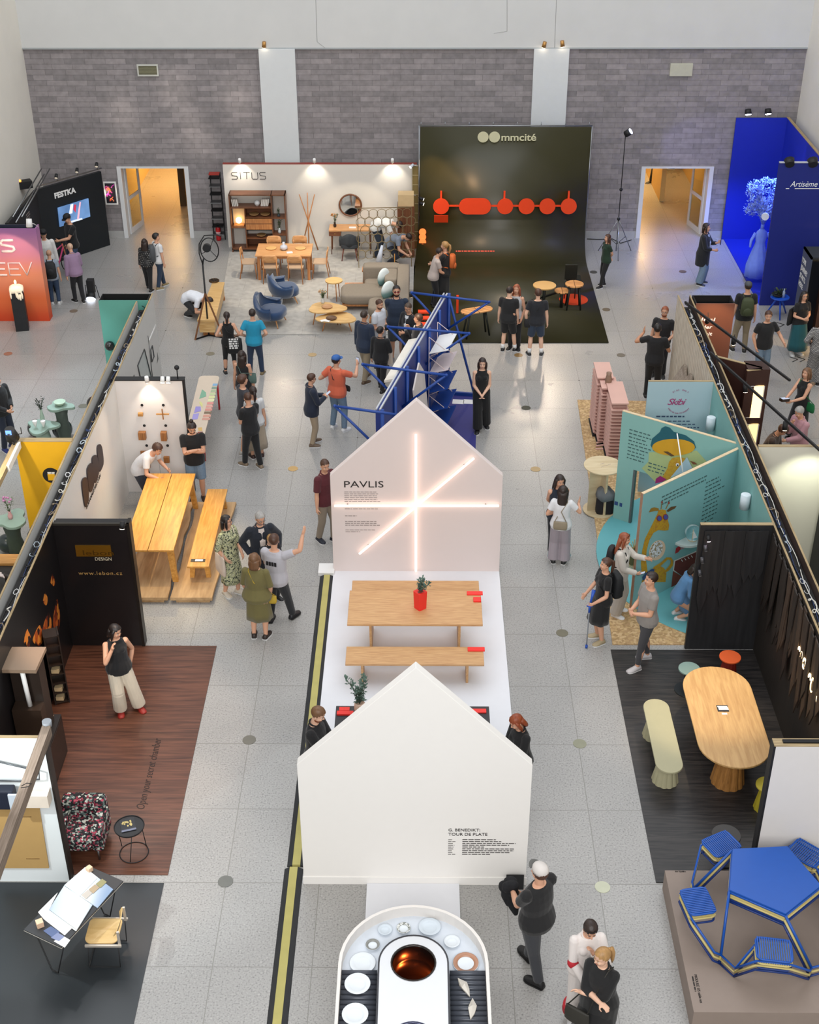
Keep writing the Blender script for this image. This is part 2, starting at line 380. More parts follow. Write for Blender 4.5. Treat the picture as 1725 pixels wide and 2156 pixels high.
    b.ell(HP(0,-.006,.022),(.043*S,.053*S,.05*S),sk,n=18,rot=rm); b.ell(HP(0,.012,-.018),(.036*S,.038*S,.046*S),sk,n=18,rot=rm)
    b.ell(HP(0,.028,-.045),(.02*S,.018*S,.016*S),sk,rot=rm)
    b.cyl(HP(0,.044,.012),HP(0,.058,-.012),.005*S,sk,r2=.0085*S)
    for s in(-1,1): b.ell(HP(s*.043,-.004,-.002),(.006*S,.012*S,.017*S),sk,n=10,rot=rm); b.ell(HP(s*.02,.04,-.012),(.014*S,.01*S,.012*S),sk,n=8,rot=rm)
    am=.9 if fem else 1
    for i in(0,1):
        b.ell(SH[i]*S,.034*S*am,sk,n=10); b.cyl(SH[i]*S,EL[i]*S,.031*S*am,sk,r2=.023*S*am); b.ell(EL[i]*S,.023*S*am,sk,n=8)
        m_=EL[i].lerp(WR[i],.3); b.cyl(EL[i]*S,m_*S,.023*S*am,sk,r2=.0245*S*am); b.cyl(m_*S,WR[i]*S,.0245*S*am,sk,r2=.0155*S)
        b.ell(H2[i]*S,.056*S*W,sk,n=10); b.cyl(H2[i]*S,KN[i]*S,.055*S*W,sk,r2=.033*S); b.ell(KN[i]*S,.033*S,sk,n=8)
        m_=KN[i].lerp(AN[i],.32)+Vector((0,-.006,0)); b.cyl(KN[i]*S,m_*S,.031*S,sk,r2=.033*S); b.cyl(m_*S,AN[i]*S,.033*S,sk,r2=.021*S)
        fd=Vector(((-.22,.22)[i],1,0)).normalized(); b.ell((AN[i]+fd*.03+Vector((0,0,-.022)))*S,((.026*S,.06*S,.018*S) if shoe=='bare' else (.014*S,.05*S,.01*S)),sk,n=10,rot=Matrix.Rotation(-math.atan2(fd.x,fd.y),3,'Z')); b.ell(AN[i]*S,.02*S,sk,n=8)
        # hand
        hd=(Lh,Rh)[i]; d=(WR[i]-EL[i]).normalized()
        if hd is not None: d=(d*.4+Vector(hd).normalized()).normalized()
        mid=Vector(((1,-1)[i],.25,0)); nrm=(mid-d*mid.dot(d)).normalized(); sd=d.cross(nrm); 
        if sd.dot(Vector((0,1,.3)))<0: sd=-sd
        w0=WR[i]; pc=w0+d*.028; rot=Matrix((sd,nrm,d)).transposed(); cu=curl[i]
        b.ell(pc*S,(.0245*S,.0115*S,.033*S),sk,n=12,rot=rot); b.cyl(w0*S,pc*S,.0145*S,sk,r2=.015*S)
        for j,(o_,ln) in enumerate(((.0165,.036),(.0058,.041),(-.0052,.039),(-.0155,.031))):
            q0=w0+d*.048+sd*o_; a1=cu*1.0; d1=(d*math.cos(a1)+nrm*math.sin(a1)+sd*o_*4).normalized(); q1=q0+d1*ln*.52
            a2=cu*2.4; d2=(d*math.cos(a2)+nrm*math.sin(a2)).normalized(); q2=q1+d2*ln*.48
            b.cyl(q0*S,q1*S,.0055*S,sk,r2=.005*S,n=6); b.cyl(q1*S,q2*S,.005*S,sk,r2=.0042*S,n=6); b.ell(q1*S,.005*S,sk,n=6)
        q0=w0+d*.014+sd*.016; q1=q0+(d*.6+sd*.75+nrm*.35).normalized()*.026; q2=q1+(d*.85+sd*.15+nrm*.5*cu).normalized()*.022
        b.cyl(q0*S,q1*S,.0075*S,sk,r2=.0058*S,n=6); b.cyl(q1*S,q2*S,.0058*S,sk,r2=.0045*S,n=6); b.ell(q1*S,.006*S,sk,n=6)
    fuse(b,'body',rt,vx,2,.4)
    # face details
    for s in(-1,1):
        b=MB(); b.ell(HP(s*.0165,.0405,.006),(.0075*S,.005*S,.0042*S),EYE_W,n=8,rot=rm); b.ell(HP(s*.0165,.0445,.006),(.0034*S,.0028*S,.0036*S),DKEYE,n=6,rot=rm); b.obj('eye',rt)
    hc=s2l(HAIR.get(hair[1],hair[1]))
    hm=mat(HAIR.get(hair[1],hair[1]),.45,var=.45,scale=30,bump=.4,stretch=(1,1,.15))
    for s in(-1,1): b=MB(); b.tube([HP(s*.008,.0455,.0165),HP(s*.0165,.0465,.02),HP(s*.026,.0405,.0165)],.0022*S,hm,n=5); b.obj('eyebrow',rt)
    b=MB(); b.ell(HP(0,.0485,-.0315),(.0125*S,.004*S,.0038*S),LIP,n=10,rot=rm); b.obj('mouth',rt)
    if beard:
        b=MB(); b.ell(HP(0,.0135,-.03),(.0385*S,.0395*S,.037*S),mat(HAIR.get(beard,beard) if isinstance(beard,str) else '#3a2a20',.8,var=.3,scale=40),n=16,rot=rm)
        o=b.obj('beard',rt); bm=bmesh.new(); bm.from_mesh(o.data); Hi=Hd.inverted(); dead=[f_ for f_ in bm.faces if (Hi@(f_.calc_center_median()/S-hp)).z>.055-.03 or (Hi@(f_.calc_center_median()/S-hp)).y<-.002]; bmesh.ops.delete(bm,geom=dead,context='FACES'); bm.to_mesh(o.data); bm.free()
    # hair
    st=hair[0]; n=26; seed=len(JOBS)
    if st!='bald':
        b=MB(); Hi=Hd.inverted(); th={'short':1.1,'buzz':1.045,'curly':1.22}.get(st,1.11); am_={'curly':.09,'short':.04}.get(st,.025)
        vs=[];fs=[];N2=13
        for i in range(N2+1):
            t=-PI/2+PI*i/N2
            for k in range(n):
                a=2*PI*k/n; q=Vector((math.cos(a)*math.cos(t)*.0445,math.sin(a)*math.cos(t)*.055-.007,math.sin(t)*.051+.022))
                q=q*1; c0=Vector((0,-.007,.022)); rr=th*(1+am_*noise.noise(Vector((a*1.5,t*4,seed*1.7))*2.2)); q=c0+(q-c0)*rr; vs.append(q)
        low={'buzz':-.012,'short':-.022,'curly':-.028}.get(st,-.03)
        def ok(q):
            fl=.04-.95*max(0,.016-0)  # hairline
            if q.z<low: return False
            if q.y>.012 and q.z<.04+ (q.y-.03)*.25: return False
            if q.y>-.004 and q.z<.012: return False
            return True
        keep=[ok(q) for q in vs]
        for i in range(N2):
            for k in range(n):
                f_=(i*n+k,i*n+(k+1)%n,(i+1)*n+(k+1)%n,(i+1)*n+k)
                if sum(keep[j] for j in f_)>=3: fs.append(f_)
        b.add([HP(*q) for q in vs],fs,hm,True)
        o=None
        if st in('long','longw','half'):
            ln={'long':.2,'longw':.17,'half':.09}[st]; rings=[]
            for j,t in enumerate((0,.25,.5,.75,1)):
                zz=.02-ln*t*1.15; w_=.047+.012*math.sin(t*2.4)+(.014*t if st=='longw' else 0)-.012*t*t; dd=.03-.008*t; yo=-.035-.012*t
                rings.append([HP(math.cos(a)*w_*(1+.06*noise.noise(Vector((a*2,j*1.3,seed)))),yo+math.sin(a)*dd*(1+.15*noise.noise(Vector((a*3,j,seed+5)))),zz) for a in [2*PI*k/16 for k in range(16)]])
            b.loft(rings,hm)
            for s in(-1,1): b.tube([HP(s*.034,.012,.045),HP(s*.048,.008,.01),HP(s*.05,.008,-.04),HP(s*.046,.012,-.04-ln*.45)],[.012*S,.015*S,.014*S,.006*S],hm)
        if st=='pony':
            b.ell(HP(0,-.062,.035),(.014*S,.014*S,.014*S),hm,n=8); b.tube([HP(0,-.06,.035),HP(0,-.082,.02),HP(.004,-.086,-.03),HP(0,-.074,-.09),HP(0,-.068,-.12)],[.01*S,.018*S,.019*S,.013*S,.004*S],hm)
        if st=='bun': b.ell(HP(0,-.045,.075),(.024*S,.024*S,.022*S),hm,n=10)
        b.obj('hair',rt,fix=False)
    if cap:
        cm=mat(cap[0],.7,var=.1); cm2=mat(cap[1],.7,var=.1) if len(cap)>1 else cm; b=MB(); rings=[]
        for t,rr in ((0,1),(.35,.99),(.65,.86),(.85,.6),(1,.1)):
            rings.append([HP(math.cos(a)*.0495*rr,math.sin(a)*.0595*rr-.006,.024+.056*t) for a in [2*PI*k/18 for k in range(18)]])
        b.loft(rings,cm); sg=-1 if len(cap)>2 else 1
        o=b.obj('cap',rt); b=MB(); pts=[]
        for a in [PI*k/8 for k in range(9)]: pts.append((math.cos(a)*.043,sg*(.04+math.sin(a)*.05)-.0))
        b.loft([[HP(x,y,.028-abs(x)*.15) for x,y in pts],[HP(x,y,.032-abs(x)*.15) for x,y in pts]],cm2,smooth=False); b.obj('cap_peak',rt)
    if glasses:
        b=MB()
        up_=glasses=='top'; gm=mat('#0d0d10',.15)
        for s in(-1,1):
            cc=(s*.018,.052,.005) if not up_ else (s*.018,.036,.062)
            pts=[HP(cc[0]+math.cos(a)*.0135,cc[1]-abs(cc[0]+math.cos(a)*.0135)*.2,cc[2]+math.sin(a)*.010) for a in [2*PI*k/10 for k in range(10)]]
            b.tube(pts,.0016*S,gm,n=5,closed=True)
            if glasses in('sun','top','red'): b.add(pts,[tuple(range(10))],gm if glasses!='red' else mat('#8c2a33',.15))
            b.tube([HP(s*.03,.046,.006),HP(s*.046,0,.008)] if not up_ else [HP(s*.03,.03,.062),HP(s*.05,-.012,.03)],.0014*S,gm,n=4)
        b.tube([HP(-.006,.053,.007),HP(.006,.053,.007)] if not up_ else [HP(-.006,.036,.064),HP(.006,.036,.064)],.0014*S,gm,n=4)
        b.obj('glasses',rt)
    # top garment
    e=.006
    def clothm(c,rough=.85,var=.1):
        return c if not isinstance(c,str) else mat(c,rough,var=var,scale=9,bump=.9,sheen=.15,stretch=(1,1,.45))
    tk=top[0]; tm=clothm(top[1]); hem={'tee':.475,'long':.475,'tank':.5,'jacket':.44,'dress':.475,'coat':.33,'crop':.56,'vest':.47}[tk]
    ee=e+(.003 if tk in('jacket','coat') else .001)
    b=MB(); rings=[]
    zs=[hem]+[q for q in (.52,.56,.62,.68,.735,.785) if q>hem+.02]
    def PR(z_):
        P_=prof[1:]; 
        if z_<=P_[0][0]: return P_[0][1:]
        for a_,c_ in zip(P_,P_[1:]):
            if z_<=c_[0]: t=(z_-a_[0])/(c_[0]-a_[0]); return [a_[j]+(c_[j]-a_[j])*t for j in(1,2,3)]
    loose=.0 if tk in('tank','crop') else (.010 if not fem else .006)
    if tk=='coat': loose=.02
    for z_ in zs:
        rx,ry,yo=PR(z_)
        if loose and z_<.73: rx=max(rx,.085*(.5+.5*W)*(.93 if fem else 1)); ry=max(ry,.06)
        if tk in('coat','dress') and z_<.475: rx*=1.05; ry*=1.1
        fl=(loose if z_<.7 else loose*.4)+(.007 if z_<.6 else 0)
        rings.append(RG(z_,rx,ry,yo,e=ee+fl,n=18))
    if tk=='tank': rings+=[RG(.80,sw*.74,.052,0,e=ee,n=18),RG(.826,sw*.62,.044,-.003,e=ee,n=18),RG(.834,sw*.5,.04,-.003,e=ee*.5,n=18)]
    else: rings+=[RG(.812,sw*.82,.046,-.002,e=ee,n=18),RG(.833,.05,.042,-.004,e=ee*.7,n=18)]
    b.loft(rings,tm)
    if fem and tk!='coat':
        for s in(-1,1): b.ell(TF(s*.036,.05,.745)*S,((.03+ee)*S,(.027+ee)*S,(.031+ee)*S),tm)
    sl={'tee':.62,'tank':0,'crop':0,'vest':0,'long':2,'jacket':2,'coat':1.7,'dress':.6}[tk] if sleeve is None else sleeve
    if sl>0:
        for i in(0,1):
            r0=.038*am+ee*.5; b.ell(SH[i]*S,(.037*am+ee)*S,tm,n=10)
            t=min(1,sl); q=SH[i].lerp(EL[i],t); b.cyl(SH[i]*S,q*S,(.036*am+ee)*S,tm,r2=((.032 if sl<1 else .029)*am+ee)*S)
            if sl>1:
                b.ell(EL[i]*S,(.028*am+ee)*S,tm,n=8); q=EL[i].lerp(WR[i],min(1,sl-1)*.97); b.cyl(EL[i]*S,q*S,(.028*am+ee)*S,tm,r2=(.021+ee)*S)
    fuse(b,{'tee':'t_shirt','long':'shirt','tank':'tank_top','crop':'top','vest':'vest','jacket':'jacket','coat':'coat','dress':'dress_top'}[tk],rt,max(vx,.009),3,.5)
    if shirt:   # shirt front showing in the opening of a jacket
        b=MB(); rings=[]
        for z_,hw_ in ((.50,.012),(.6,.02),(.7,.028),(.78,.03),(.825,.028)):
            rx,ry,yo=PR(z_) if z_<.8 else (sw*.8,.046,0); y_=ry+ee+loose+yo+.005 if z_<.75 else ry+ee+yo+.004
            rings.append([TF(x,y_-abs(x)*.25-dy,z_)*S for x,dy in((-hw_,0),(0,0),(hw_,0),(hw_,.03),(-hw_,.03))])
        b.loft(rings,clothm(shirt),smooth=False); b.obj('shirt_front',rt)
    if tk in('jacket','coat','long') :
        b=MB(); b.tube([TF(math.cos(a)*.04,math.sin(a)*.038-.004,.838-.012*math.sin(a))*S for a in [2*PI*k/14 for k in range(14)]],.008*S,tm,closed=True,n=6); b.obj('collar',rt)
    # bottom garment
    bk=bot[0]; bm_=clothm(bot[1])
    b=MB()
    if bk in('pants','wide','shorts','slim'):
        ex={'pants':.008,'wide':.018,'shorts':.011,'slim':.004}[bk]
        b.loft([RG(z_,PR(z_)[0],PR(z_)[1],PR(z_)[2],e=.006) for z_ in(.475,.52,.56,.585)],bm_)
        b.ell(Vector((0,-.003,.478-drop))*S,(.055*S,.055*S,.03*S),bm_)
        for i in(0,1):
            b.ell(H2[i]*S,(.058*W+ex*.3)*S,bm_,n=10)
            if bk=='shorts': q=H2[i].lerp(KN[i],.9); b.cyl(H2[i]*S,q*S,(.057*W+ex*.4)*S,bm_,r2=(.043+ex)*S)
            else:
                k2={'pants':.038,'wide':.052,'slim':.035}[bk]; a2={'pants':.031,'wide':.058,'slim':.024}[bk]
                b.cyl(H2[i]*S,KN[i]*S,(.057*W+ex*.3)*S,bm_,r2=(k2+ex*.5)*S); b.ell(KN[i]*S,(k2+ex*.5)*S,bm_,n=10)
                q=KN[i].lerp(AN[i],.98 if bk!='slim' else .9); b.cyl(KN[i]*S,q*S,(k2+ex*.5)*S,bm_,r2=(a2+ex*.4)*S)
        fuse(b,'shorts' if bk=='shorts' else 'trousers',rt,max(vx,.009),3,.5)
    elif bk in('skirt','longskirt'):
        ze=.27 if bk=='skirt' else .1; fl=.03 if bk=='skirt' else .05; rings=[]
        if len(bot)>2: ze=bot[2]
        mx=(KN[0]+KN[1])*.5
        for t in(0,.2,.5,.8,1):
            z_=(.6-drop)*(1-t)+ze*t; rx=(.075+.03*min(1,t*4)+fl*t); ry=.056+.02*min(1,t*4)+fl*t
            sx=mx.x*t; sy=mx.y*t*.8
            rings.append([Vector((sx+math.cos(a)*rx*(1+.05*t*math.sin(a*7)),sy+math.sin(a)*ry*(1+.05*t*math.sin(a*7)),z_))*S for a in [2*PI*k/36 for k in range(36)]])
        b.loft(rings,bm_); b.obj('skirt',rt)
    # shoes
    sm_=mat(shoe,.5,var=.1) if isinstance(shoe,str) else shoe; so=mat(sole,.6)
    if shoe!='bare':
        for i in(0,1):
            b=MB(); fd=Vector(((-.22,.22)[i],1,0)).normalized(); sd=Vector((fd.y,-fd.x,0)); a0=AN[i]; bz=a0.z-.045
            def fr(t,w_,zt,sh=0): return None
            rings=[];rs=[]
            for t,w_,zt in((-.042,.016,.02),(-.034,.024,.042),(-.01,.026,.056),(.02,.028,.048),(.05,.032,.032),(.08,.031,.024),(.1,.022,.017),(.108,.01,.012)):
                c0=a0+fd*t
                rings.append([(Vector((c0.x,c0.y,bz))+sd*(math.cos(a)*w_*1.08)+Vector((0,0,.008+max(0,math.sin(a))*zt)))*S for a in [2*PI*k/10 for k in range(10)]])
                rs.append([(Vector((c0.x,c0.y,bz))+sd*(x*(w_+.003))+Vector((0,0,zz)))*S for x,zz in((-1,0),(1,0),(1,.012),(-1,.012))])
            b.loft(rings,sm_); b.loft(rs,so,smooth=False); b.obj('shoe',rt)
        if socks:
            for i in(0,1): b=MB(); q=AN[i].lerp(KN[i],.28); b.cyl(AN[i]*S,q*S,.026*S,mat(socks,.8),r2=.029*S); b.obj('sock',rt)
    info=dict(root=rt,S=S,TF=TF,WR=WR,EL=EL,SH=SH,KN=KN,AN=AN,HP=HP,p=p,rz=R(180+f),M=Matrix.Translation(p)@Matrix.Rotation(R(180+f),4,'Z'),sw=sw)
    if extra: extra(info)
    return info
def hold(info,i): 
    """world position just beyond the wrist of hand i"""
    d=(info['WR'][i]-info['EL'][i]).normalized(); return info['M']@((info['WR'][i]+d*.045)*info['S'])
def backpack(info,label,col,w=.3,h=.44,d=.16,col2=None):
    t=thing('backpack',label,'backpack',(0,0,0),0); t.matrix_world=info['M']; m=mat(col,.7,var=.15,bump=.2); S=info['S']; TF=info['TF']
    b=MB(); rings=[]
    for tt,k in((0,.8),(.1,1),(.5,1),(.85,.92),(.97,.7),(1,.4)):
        zz=.82-(h/S)*(1-tt); c=TF(0,0,zz)*S; up=(TF(0,0,.8)-TF(0,0,.7)).normalized(); bk=(TF(0,-1,.75)-TF(0,0,.75)).normalized()
        rings.append([c+Vector((1,0,0))*(x*w/2*k)+bk*(.075*S*1.1+ (y*.5+.5)*d*k) for x,y in rrect(2,2,.6)])
    b.loft(rings,m); b.obj('pack',t,bevel=0)
    b=MB(); c=TF(0,0,.64)*S; bk=(TF(0,-1,.75)-TF(0,0,.75)).normalized(); b.ell(c+bk*(.08*S+d),(w*.36,.035,h*.24),mat(col2 or col,.7,var=.15)); b.obj('front_pocket',t)
    for s in(-1,1):
        b=MB(); b.tube([TF(s*.045,-.065,.80)*S,TF(s*.052,-.02,.835)*S,TF(s*.055,.045,.80)*S,TF(s*.06,.073,.72)*S,TF(s*.09,.03,.64)*S,TF(s*.075,-.07,.62)*S],.014,m,n=6); b.obj('strap',t)
    return t
def bag(info,label,col,hand=None,at=None,w=.34,h=.36,d=.08,cat='bag',name='shoulder_bag',rz=0,strap=True,side=1,cross=True):
    S=info['S']; t=thing(name,label,cat,(0,0,0),0); t.matrix_world=info['M']; m=mat(col,.6,var=.15,bump=.2) if isinstance(col,str) else col; TF=info['TF']
    c=Vector(at)*S if at is not None else info['WR'][hand]*S-Vector((0,0,h*.75))
    b=MB(); Rz=Matrix.Rotation(rz,3,'Z')
    b.loft([[c+Rz@Vector((x*w/2*k,y*d/2*k2,zz)) for x,y in rrect(2,2,.7)] for zz,k,k2 in((-h/2,.85,.6),(-h/2+.03,.97,1),(0,1,1),(h/2-.02,.95,.5),(h/2,.93,.3))],m); b.obj('bag_body',t)
    if strap and at is not None:
        b=MB(); tp=c+Vector((0,0,h/2)); s=-side if cross else side
        b.tube([tp+Rz@Vector((-w*.4,0,0)),TF(s*.03,.075,.74)*S,TF(s*.055,.03,.842)*S,TF(s*.06,-.04,.825)*S,TF(s*.0,-.085,.72)*S,tp+Rz@Vector((w*.4,0,0))],.008,m,n=6); b.obj('strap',t)
    elif strap:
        b=MB(); tp=c+Vector((0,0,h/2)); q=info['WR'][hand]*S; b.tube([tp+Rz@Vector((-w*.3,0,0)),q+Vector((0,.01,0)),tp+Rz@Vector((w*.3,0,0))],.007,m,n=6); b.obj('handle',t)
    return t
def phone(info,i,label,off=(0,0,.02),col='#101014',rx=0,sz=(.075,.009,.15)):
    d=(info['WR'][i]-info['EL'][i]).normalized(); c=(info['WR'][i]+d*.06)*info['S']+Vector(off)
    t=thing('phone',label,'phone',(0,0,0),0); t.matrix_world=info['M']@Matrix.Translation(c)@Matrix.Rotation(R(rx),4,'X')
    b=MB(); b.box((0,0,0),sz,mat(col,.3)); b.obj('case',t,bevel=.003); b=MB(); b.box((0,-sz[1]*.55,0),(sz[0]*.9,.001,sz[2]*.92),glow('#aab4c8',.6)); b.obj('screen',t); return t
# ================================================================ THE HALL
BY=38.32; XL=-11.0; XR=10.6
def floor_mat():
    m,nt,b=NT('terrazzo_floor'); b.inputs['Roughness'].default_value=.3; b.inputs['Specular IOR Level'].default_value=.55
    tc=nt.nodes.new('ShaderNodeTexCoord'); sp=nt.nodes.new('ShaderNodeSeparateXYZ'); lk(nt,tc.outputs['Object'],sp.inputs[0])
    def M(op,a,b_=None,c=None):
        n=nt.nodes.new('ShaderNodeMath'); n.operation=op
        for i,x in enumerate((a,b_,c)):
            if x is None: continue
            if isinstance(x,(int,float)): n.inputs[i].default_value=x
            else: lk(nt,x,n.inputs[i])
        return n.outputs[0]
    out=[];cells=[]
    for ax,o,s in((0,-2.65,1.277),(1,13.07,1.4225)):
        t=M('DIVIDE',M('SUBTRACT',sp.outputs[ax],o),s); f=M('FRACT',M('ADD',t,40.5)); d=M('ABSOLUTE',M('SUBTRACT',f,.5)); out.append(M('LESS_THAN',M('MULTIPLY',d,s),.006)); cells.append(M('FLOOR',M('ADD',t,40.0)))
    ln=M('MAXIMUM',out[0],out[1])
    wn=nt.nodes.new('ShaderNodeTexWhiteNoise'); wn.noise_dimensions='2D'; cb=nt.nodes.new('ShaderNodeCombineXYZ'); lk(nt,cells[0],cb.inputs[0]); lk(nt,cells[1],cb.inputs[1]); lk(nt,cb.outputs[0],wn.inputs['Vector'])
    n1=nt.nodes.new('ShaderNodeTexNoise'); n1.inputs['Scale'].default_value=42; n1.inputs['Detail'].default_value=3; lk(nt,tc.outputs['Object'],n1.inputs['Vector'])
    n2=nt.nodes.new('ShaderNodeTexNoise'); n2.inputs['Scale'].default_value=.9; n2.inputs['Detail'].default_value=5; lk(nt,tc.outputs['Object'],n2.inputs['Vector'])
    cr=nt.nodes.new('ShaderNodeValToRGB'); E=cr.color_ramp.elements; E[0].position=.3;E[0].color=s2l('#7d7c7a'); E[1].position=.44;E[1].color=s2l('#a2a09d'); e=E.new(.62); e.color=s2l('#aaa8a5'); e=E.new(.75); e.color=s2l('#c0bdb9')
    lk(nt,n1.outputs['Fac'],cr.inputs[0])
    mx=nt.nodes.new('ShaderNodeMix'); mx.data_type='RGBA'; mx.blend_type='MULTIPLY'; mx.inputs['Factor'].default_value=1; lk(nt,cr.outputs[0],mx.inputs['A'])
    v=M('ADD',M('ADD',M('MULTIPLY',wn.outputs['Value'],.07),M('MULTIPLY',n2.outputs['Fac'],.22)),.8); c2=nt.nodes.new('ShaderNodeCombineXYZ')
    for i in range(3): lk(nt,v,c2.inputs[i])
    lk(nt,c2.outputs[0],mx.inputs['B'])
    m2=nt.nodes.new('ShaderNodeMix'); m2.data_type='RGBA'; lk(nt,ln,m2.inputs['Factor']); lk(nt,mx.outputs['Result'],m2.inputs['A']); m2.inputs['B'].default_value=s2l('#85837e'); lk(nt,m2.outputs['Result'],b.inputs['Base Color'])
    lk(nt,M('ADD',M('MULTIPLY',n2.outputs['Fac'],.2),.2),b.inputs['Roughness'])
    return m
FLM=floor_mat()
b=MB(); b.bx(-16,16,6,46,-.2,0,FLM); struct('floor',b)
PL=mat('#cfcfcd',.85,var=.05,scale=1.5,bump=.1); PLW=mat('#e9e4d9',.85,var=.06,scale=1.2,bump=.1)
TL=bricks('#807b7c','#979091','#6b6667',.57,.1475,.004,('x','z'),off=.37,bump=.5); 
DL=(-8.74,-6.77); DR=(6.40,8.38); DH=2.12
b=MB()
for x0,x1,z0,z1 in((XL,DL[0],0,5.45),(DL[0],DL[1],DH,5.45),(DL[1],DR[0],0,5.45),(DR[0],DR[1],DH,5.45),(DR[1],XR,0,5.45)): b.bx(x0,x1,BY,BY+.3,z0,z1,TL)
struct('wall_back',b)
b=MB(); b.bx(XL-.3,XR+.3,BY-.06,BY+.3,5.45,13,PL); struct('wall_back_upper',b)
b=MB(); b.bx(XL,XR,BY-.075,BY-.055,5.43,5.47,mat('#aeb3b5',.5,.5)); struct('trim_1',b)
for i,(x0,x1) in enumerate(((-4.48,-3.48),(3.1,4.07))): b=MB(); b.bx(x0,x1,BY-.12,BY,0,5.44,mat('#d6d9da',.7,var=.03)); struct('trim_%d'%(i+2),b)
SEAM=mat('#8f8f8d',.8); k=4
for u0,v0,u1,v1 in((665,0,668,88),(668,88,684,100),(1068,0,1068,66),(1068,66,1040,70),(1172,0,1168,100)):
    a,c=onY(u0,v0,BY-.06),onY(u1,v1,BY-.06); b=MB(); b.bar((a.x,BY-.061,a.z),(c.x,BY-.061,c.z),.012,.004,SEAM); struct('trim_%d'%k,b); k+=1
b=MB(); b.bx(XL-.3,XL,2,BY+.3,0,13,PLW); struct('wall_left',b)
b=MB(); b.bx(XR,XR+.3,2,BY+.3,0,13,PLW); struct('wall_right',b)
ST=mat('#a9a8a6',.7,var=.1,bump=.1)
for n,(x0,x1) in zip(('back_left','back','back_right'),((XL,DL[0]-.05),(DL[1]+.05,DR[0]-.05),(DR[1]+.05,XR))):
    b=MB(); b.bx(x0,x1,BY-.02,BY,0,.2,ST); struct('baseboard_'+n,b)
# doors with lit corridors
FR=mat('#d9dadb',.4,var=.02); CRM=mat('#d8bc82',.7,var=.05)
for i,(x0,x1) in enumerate((DL,DR)):
    sd=-1 if i==0 else 1
    b=MB(); b.bx(x0-.05,x0+.07,BY-.04,BY+.34,0,DH+.02,FR); b.bx(x1-.07,x1+.05,BY-.04,BY+.34,0,DH+.02,FR); b.bx(x0+.07,x1-.07,BY-.04,BY+.34,DH-.03,DH+.02,FR); d=struct('door_%d'%(i+1),b)
    # open leaf, folded back into the corridor
    hx=x0+.08 if i==0 else x1-.08; th=R(76) if i==0 else R(104)
    b=MB(); L=.92; T=Matrix.Translation((hx,BY+.3,0))@Matrix.Rotation(th,4,'Z'); b.T=T
    for q in((0,.1,0,2.06),(L-.1,L,0,2.06),(.1,L-.1,0,.16),(.1,L-.1,1.0,1.1),(.1,L-.1,1.96,2.06)): b.bx(q[0],q[1],-.02,.02,q[2],q[3],FR)
    lf=b.obj('door_leaf',d)
    b=MB(); b.T=T; b.bx(.1,L-.1,-.004,.004,.16,1.0,glass('#e8efe8')); b.bx(.1,L-.1,-.004,.004,1.1,1.96,glass('#e8efe8')); b.obj('door_glass',d)
    b=MB(); b.T=T; b.tube([(L-.06,-.06*sd,1.0),(L-.06,-.09*sd,1.02),(L-.2,-.09*sd,1.02)],.012,STEEL); b.obj('door_handle',d)
    # corridor
    xa,xb=x0-.35*(i==0)-.1,x1+.1+.35*(i==1)
    if i==1: xa-=1.2
    else: xb+=1.6
    b=MB(); b.bx(xa-.2,xa,BY+.3,46,0,2.6,CRM); struct('wall_corridor_%s_a'%('left','right')[i],b)
    b=MB(); b.bx(xb,xb+.2,BY+.3,46,0,2.6,CRM); struct('wall_corridor_%s_b'%('left','right')[i],b)
    b=MB(); b.bx(xa-.2,xb+.2,BY+.3,46,2.6,2.8,CRM); struct('ceiling_corridor_%s'%('left','right')[i],b)
    b=MB(); b.bx(xa-.2,xb+.2,45.8,46,0,2.6,CRM); struct('wall_corridor_%s_end'%('left','right')[i],b)
    area('corridor_light',((x0+x1)/2,43.6,2.55),((x0+x1)/2,43.6,0),1.2,3,190,(1,.66,.27))
b=MB(); b.bx(-7.55,-7.4,41.2,46,0,2.6,CRM); struct('wall_corridor_divider',b)
b=MB(); b.bx(-7.57,-7.38,41.14,41.2,0,2.6,mat('#4a3a20',.6)); struct('trim_12',b)
b=MB(); b.bx(7.55,7.7,41.6,46,0,2.6,CRM); struct('wall_corridor_divider_right',b)
# vents
a=onY(288,135,BY);c=onY(335,160,BY); b=MB()
for q in((a.x,c.x,a.z-.04,a.z),(a.x,c.x,c.z,c.z+.04),(a.x,a.x+.04,c.z+.04,a.z-.04),(c.x-.04,c.x,c.z+.04,a.z-.04)): b.bx(q[0],q[1],BY-.04,BY,q[2],q[3],mat('#c4c4bc',.5))
t=thing('air_vent','beige slatted air vent high on the grey wall at left','vent',(0,0,0)); b.obj('frame',t)
b=MB(); 
for k_ in range(7): b.box(((a.x+c.x)/2,BY-.02,c.z+.06+k_*.033),(c.x-a.x-.08,.03,.006),mat('#8f8c72',.5),rx=.5)
o=b.obj('louvre',t); o['kind']='stuff'; b=MB(); b.bx(a.x+.04,c.x-.04,BY-.006,BY,c.z+.04,a.z-.04,mat('#6f6d58',.7)); b.obj('backing',t)
a=onY(1412,133,BY);c=onY(1457,160,BY); b=MB(); b.bx(a.x,c.x,BY-.05,BY,c.z,a.z,mat('#bdbba9',.6)); tag(b.obj('vent_cover',bevel=.01),'plain beige vent cover high on the grey wall at right','vent')
for u,v,dx,pw in((556,100,-.1,0),(1145,100,-.2,0),(1185,98,.15,0)):
    q=onY(u,v,BY-.2); lamp_head(q,q+Vector((dx,.05,-1)),mat('#b98a4e',.35,.6),r=.06,L=.16,arm=(q.x,BY-.06,q.z+.05),label={556:'small brass spotlight on the ledge above left pilaster',1145:'left small brass spotlight above the right pilaster',1185:'right small brass spotlight above the right pilaster'}[u])
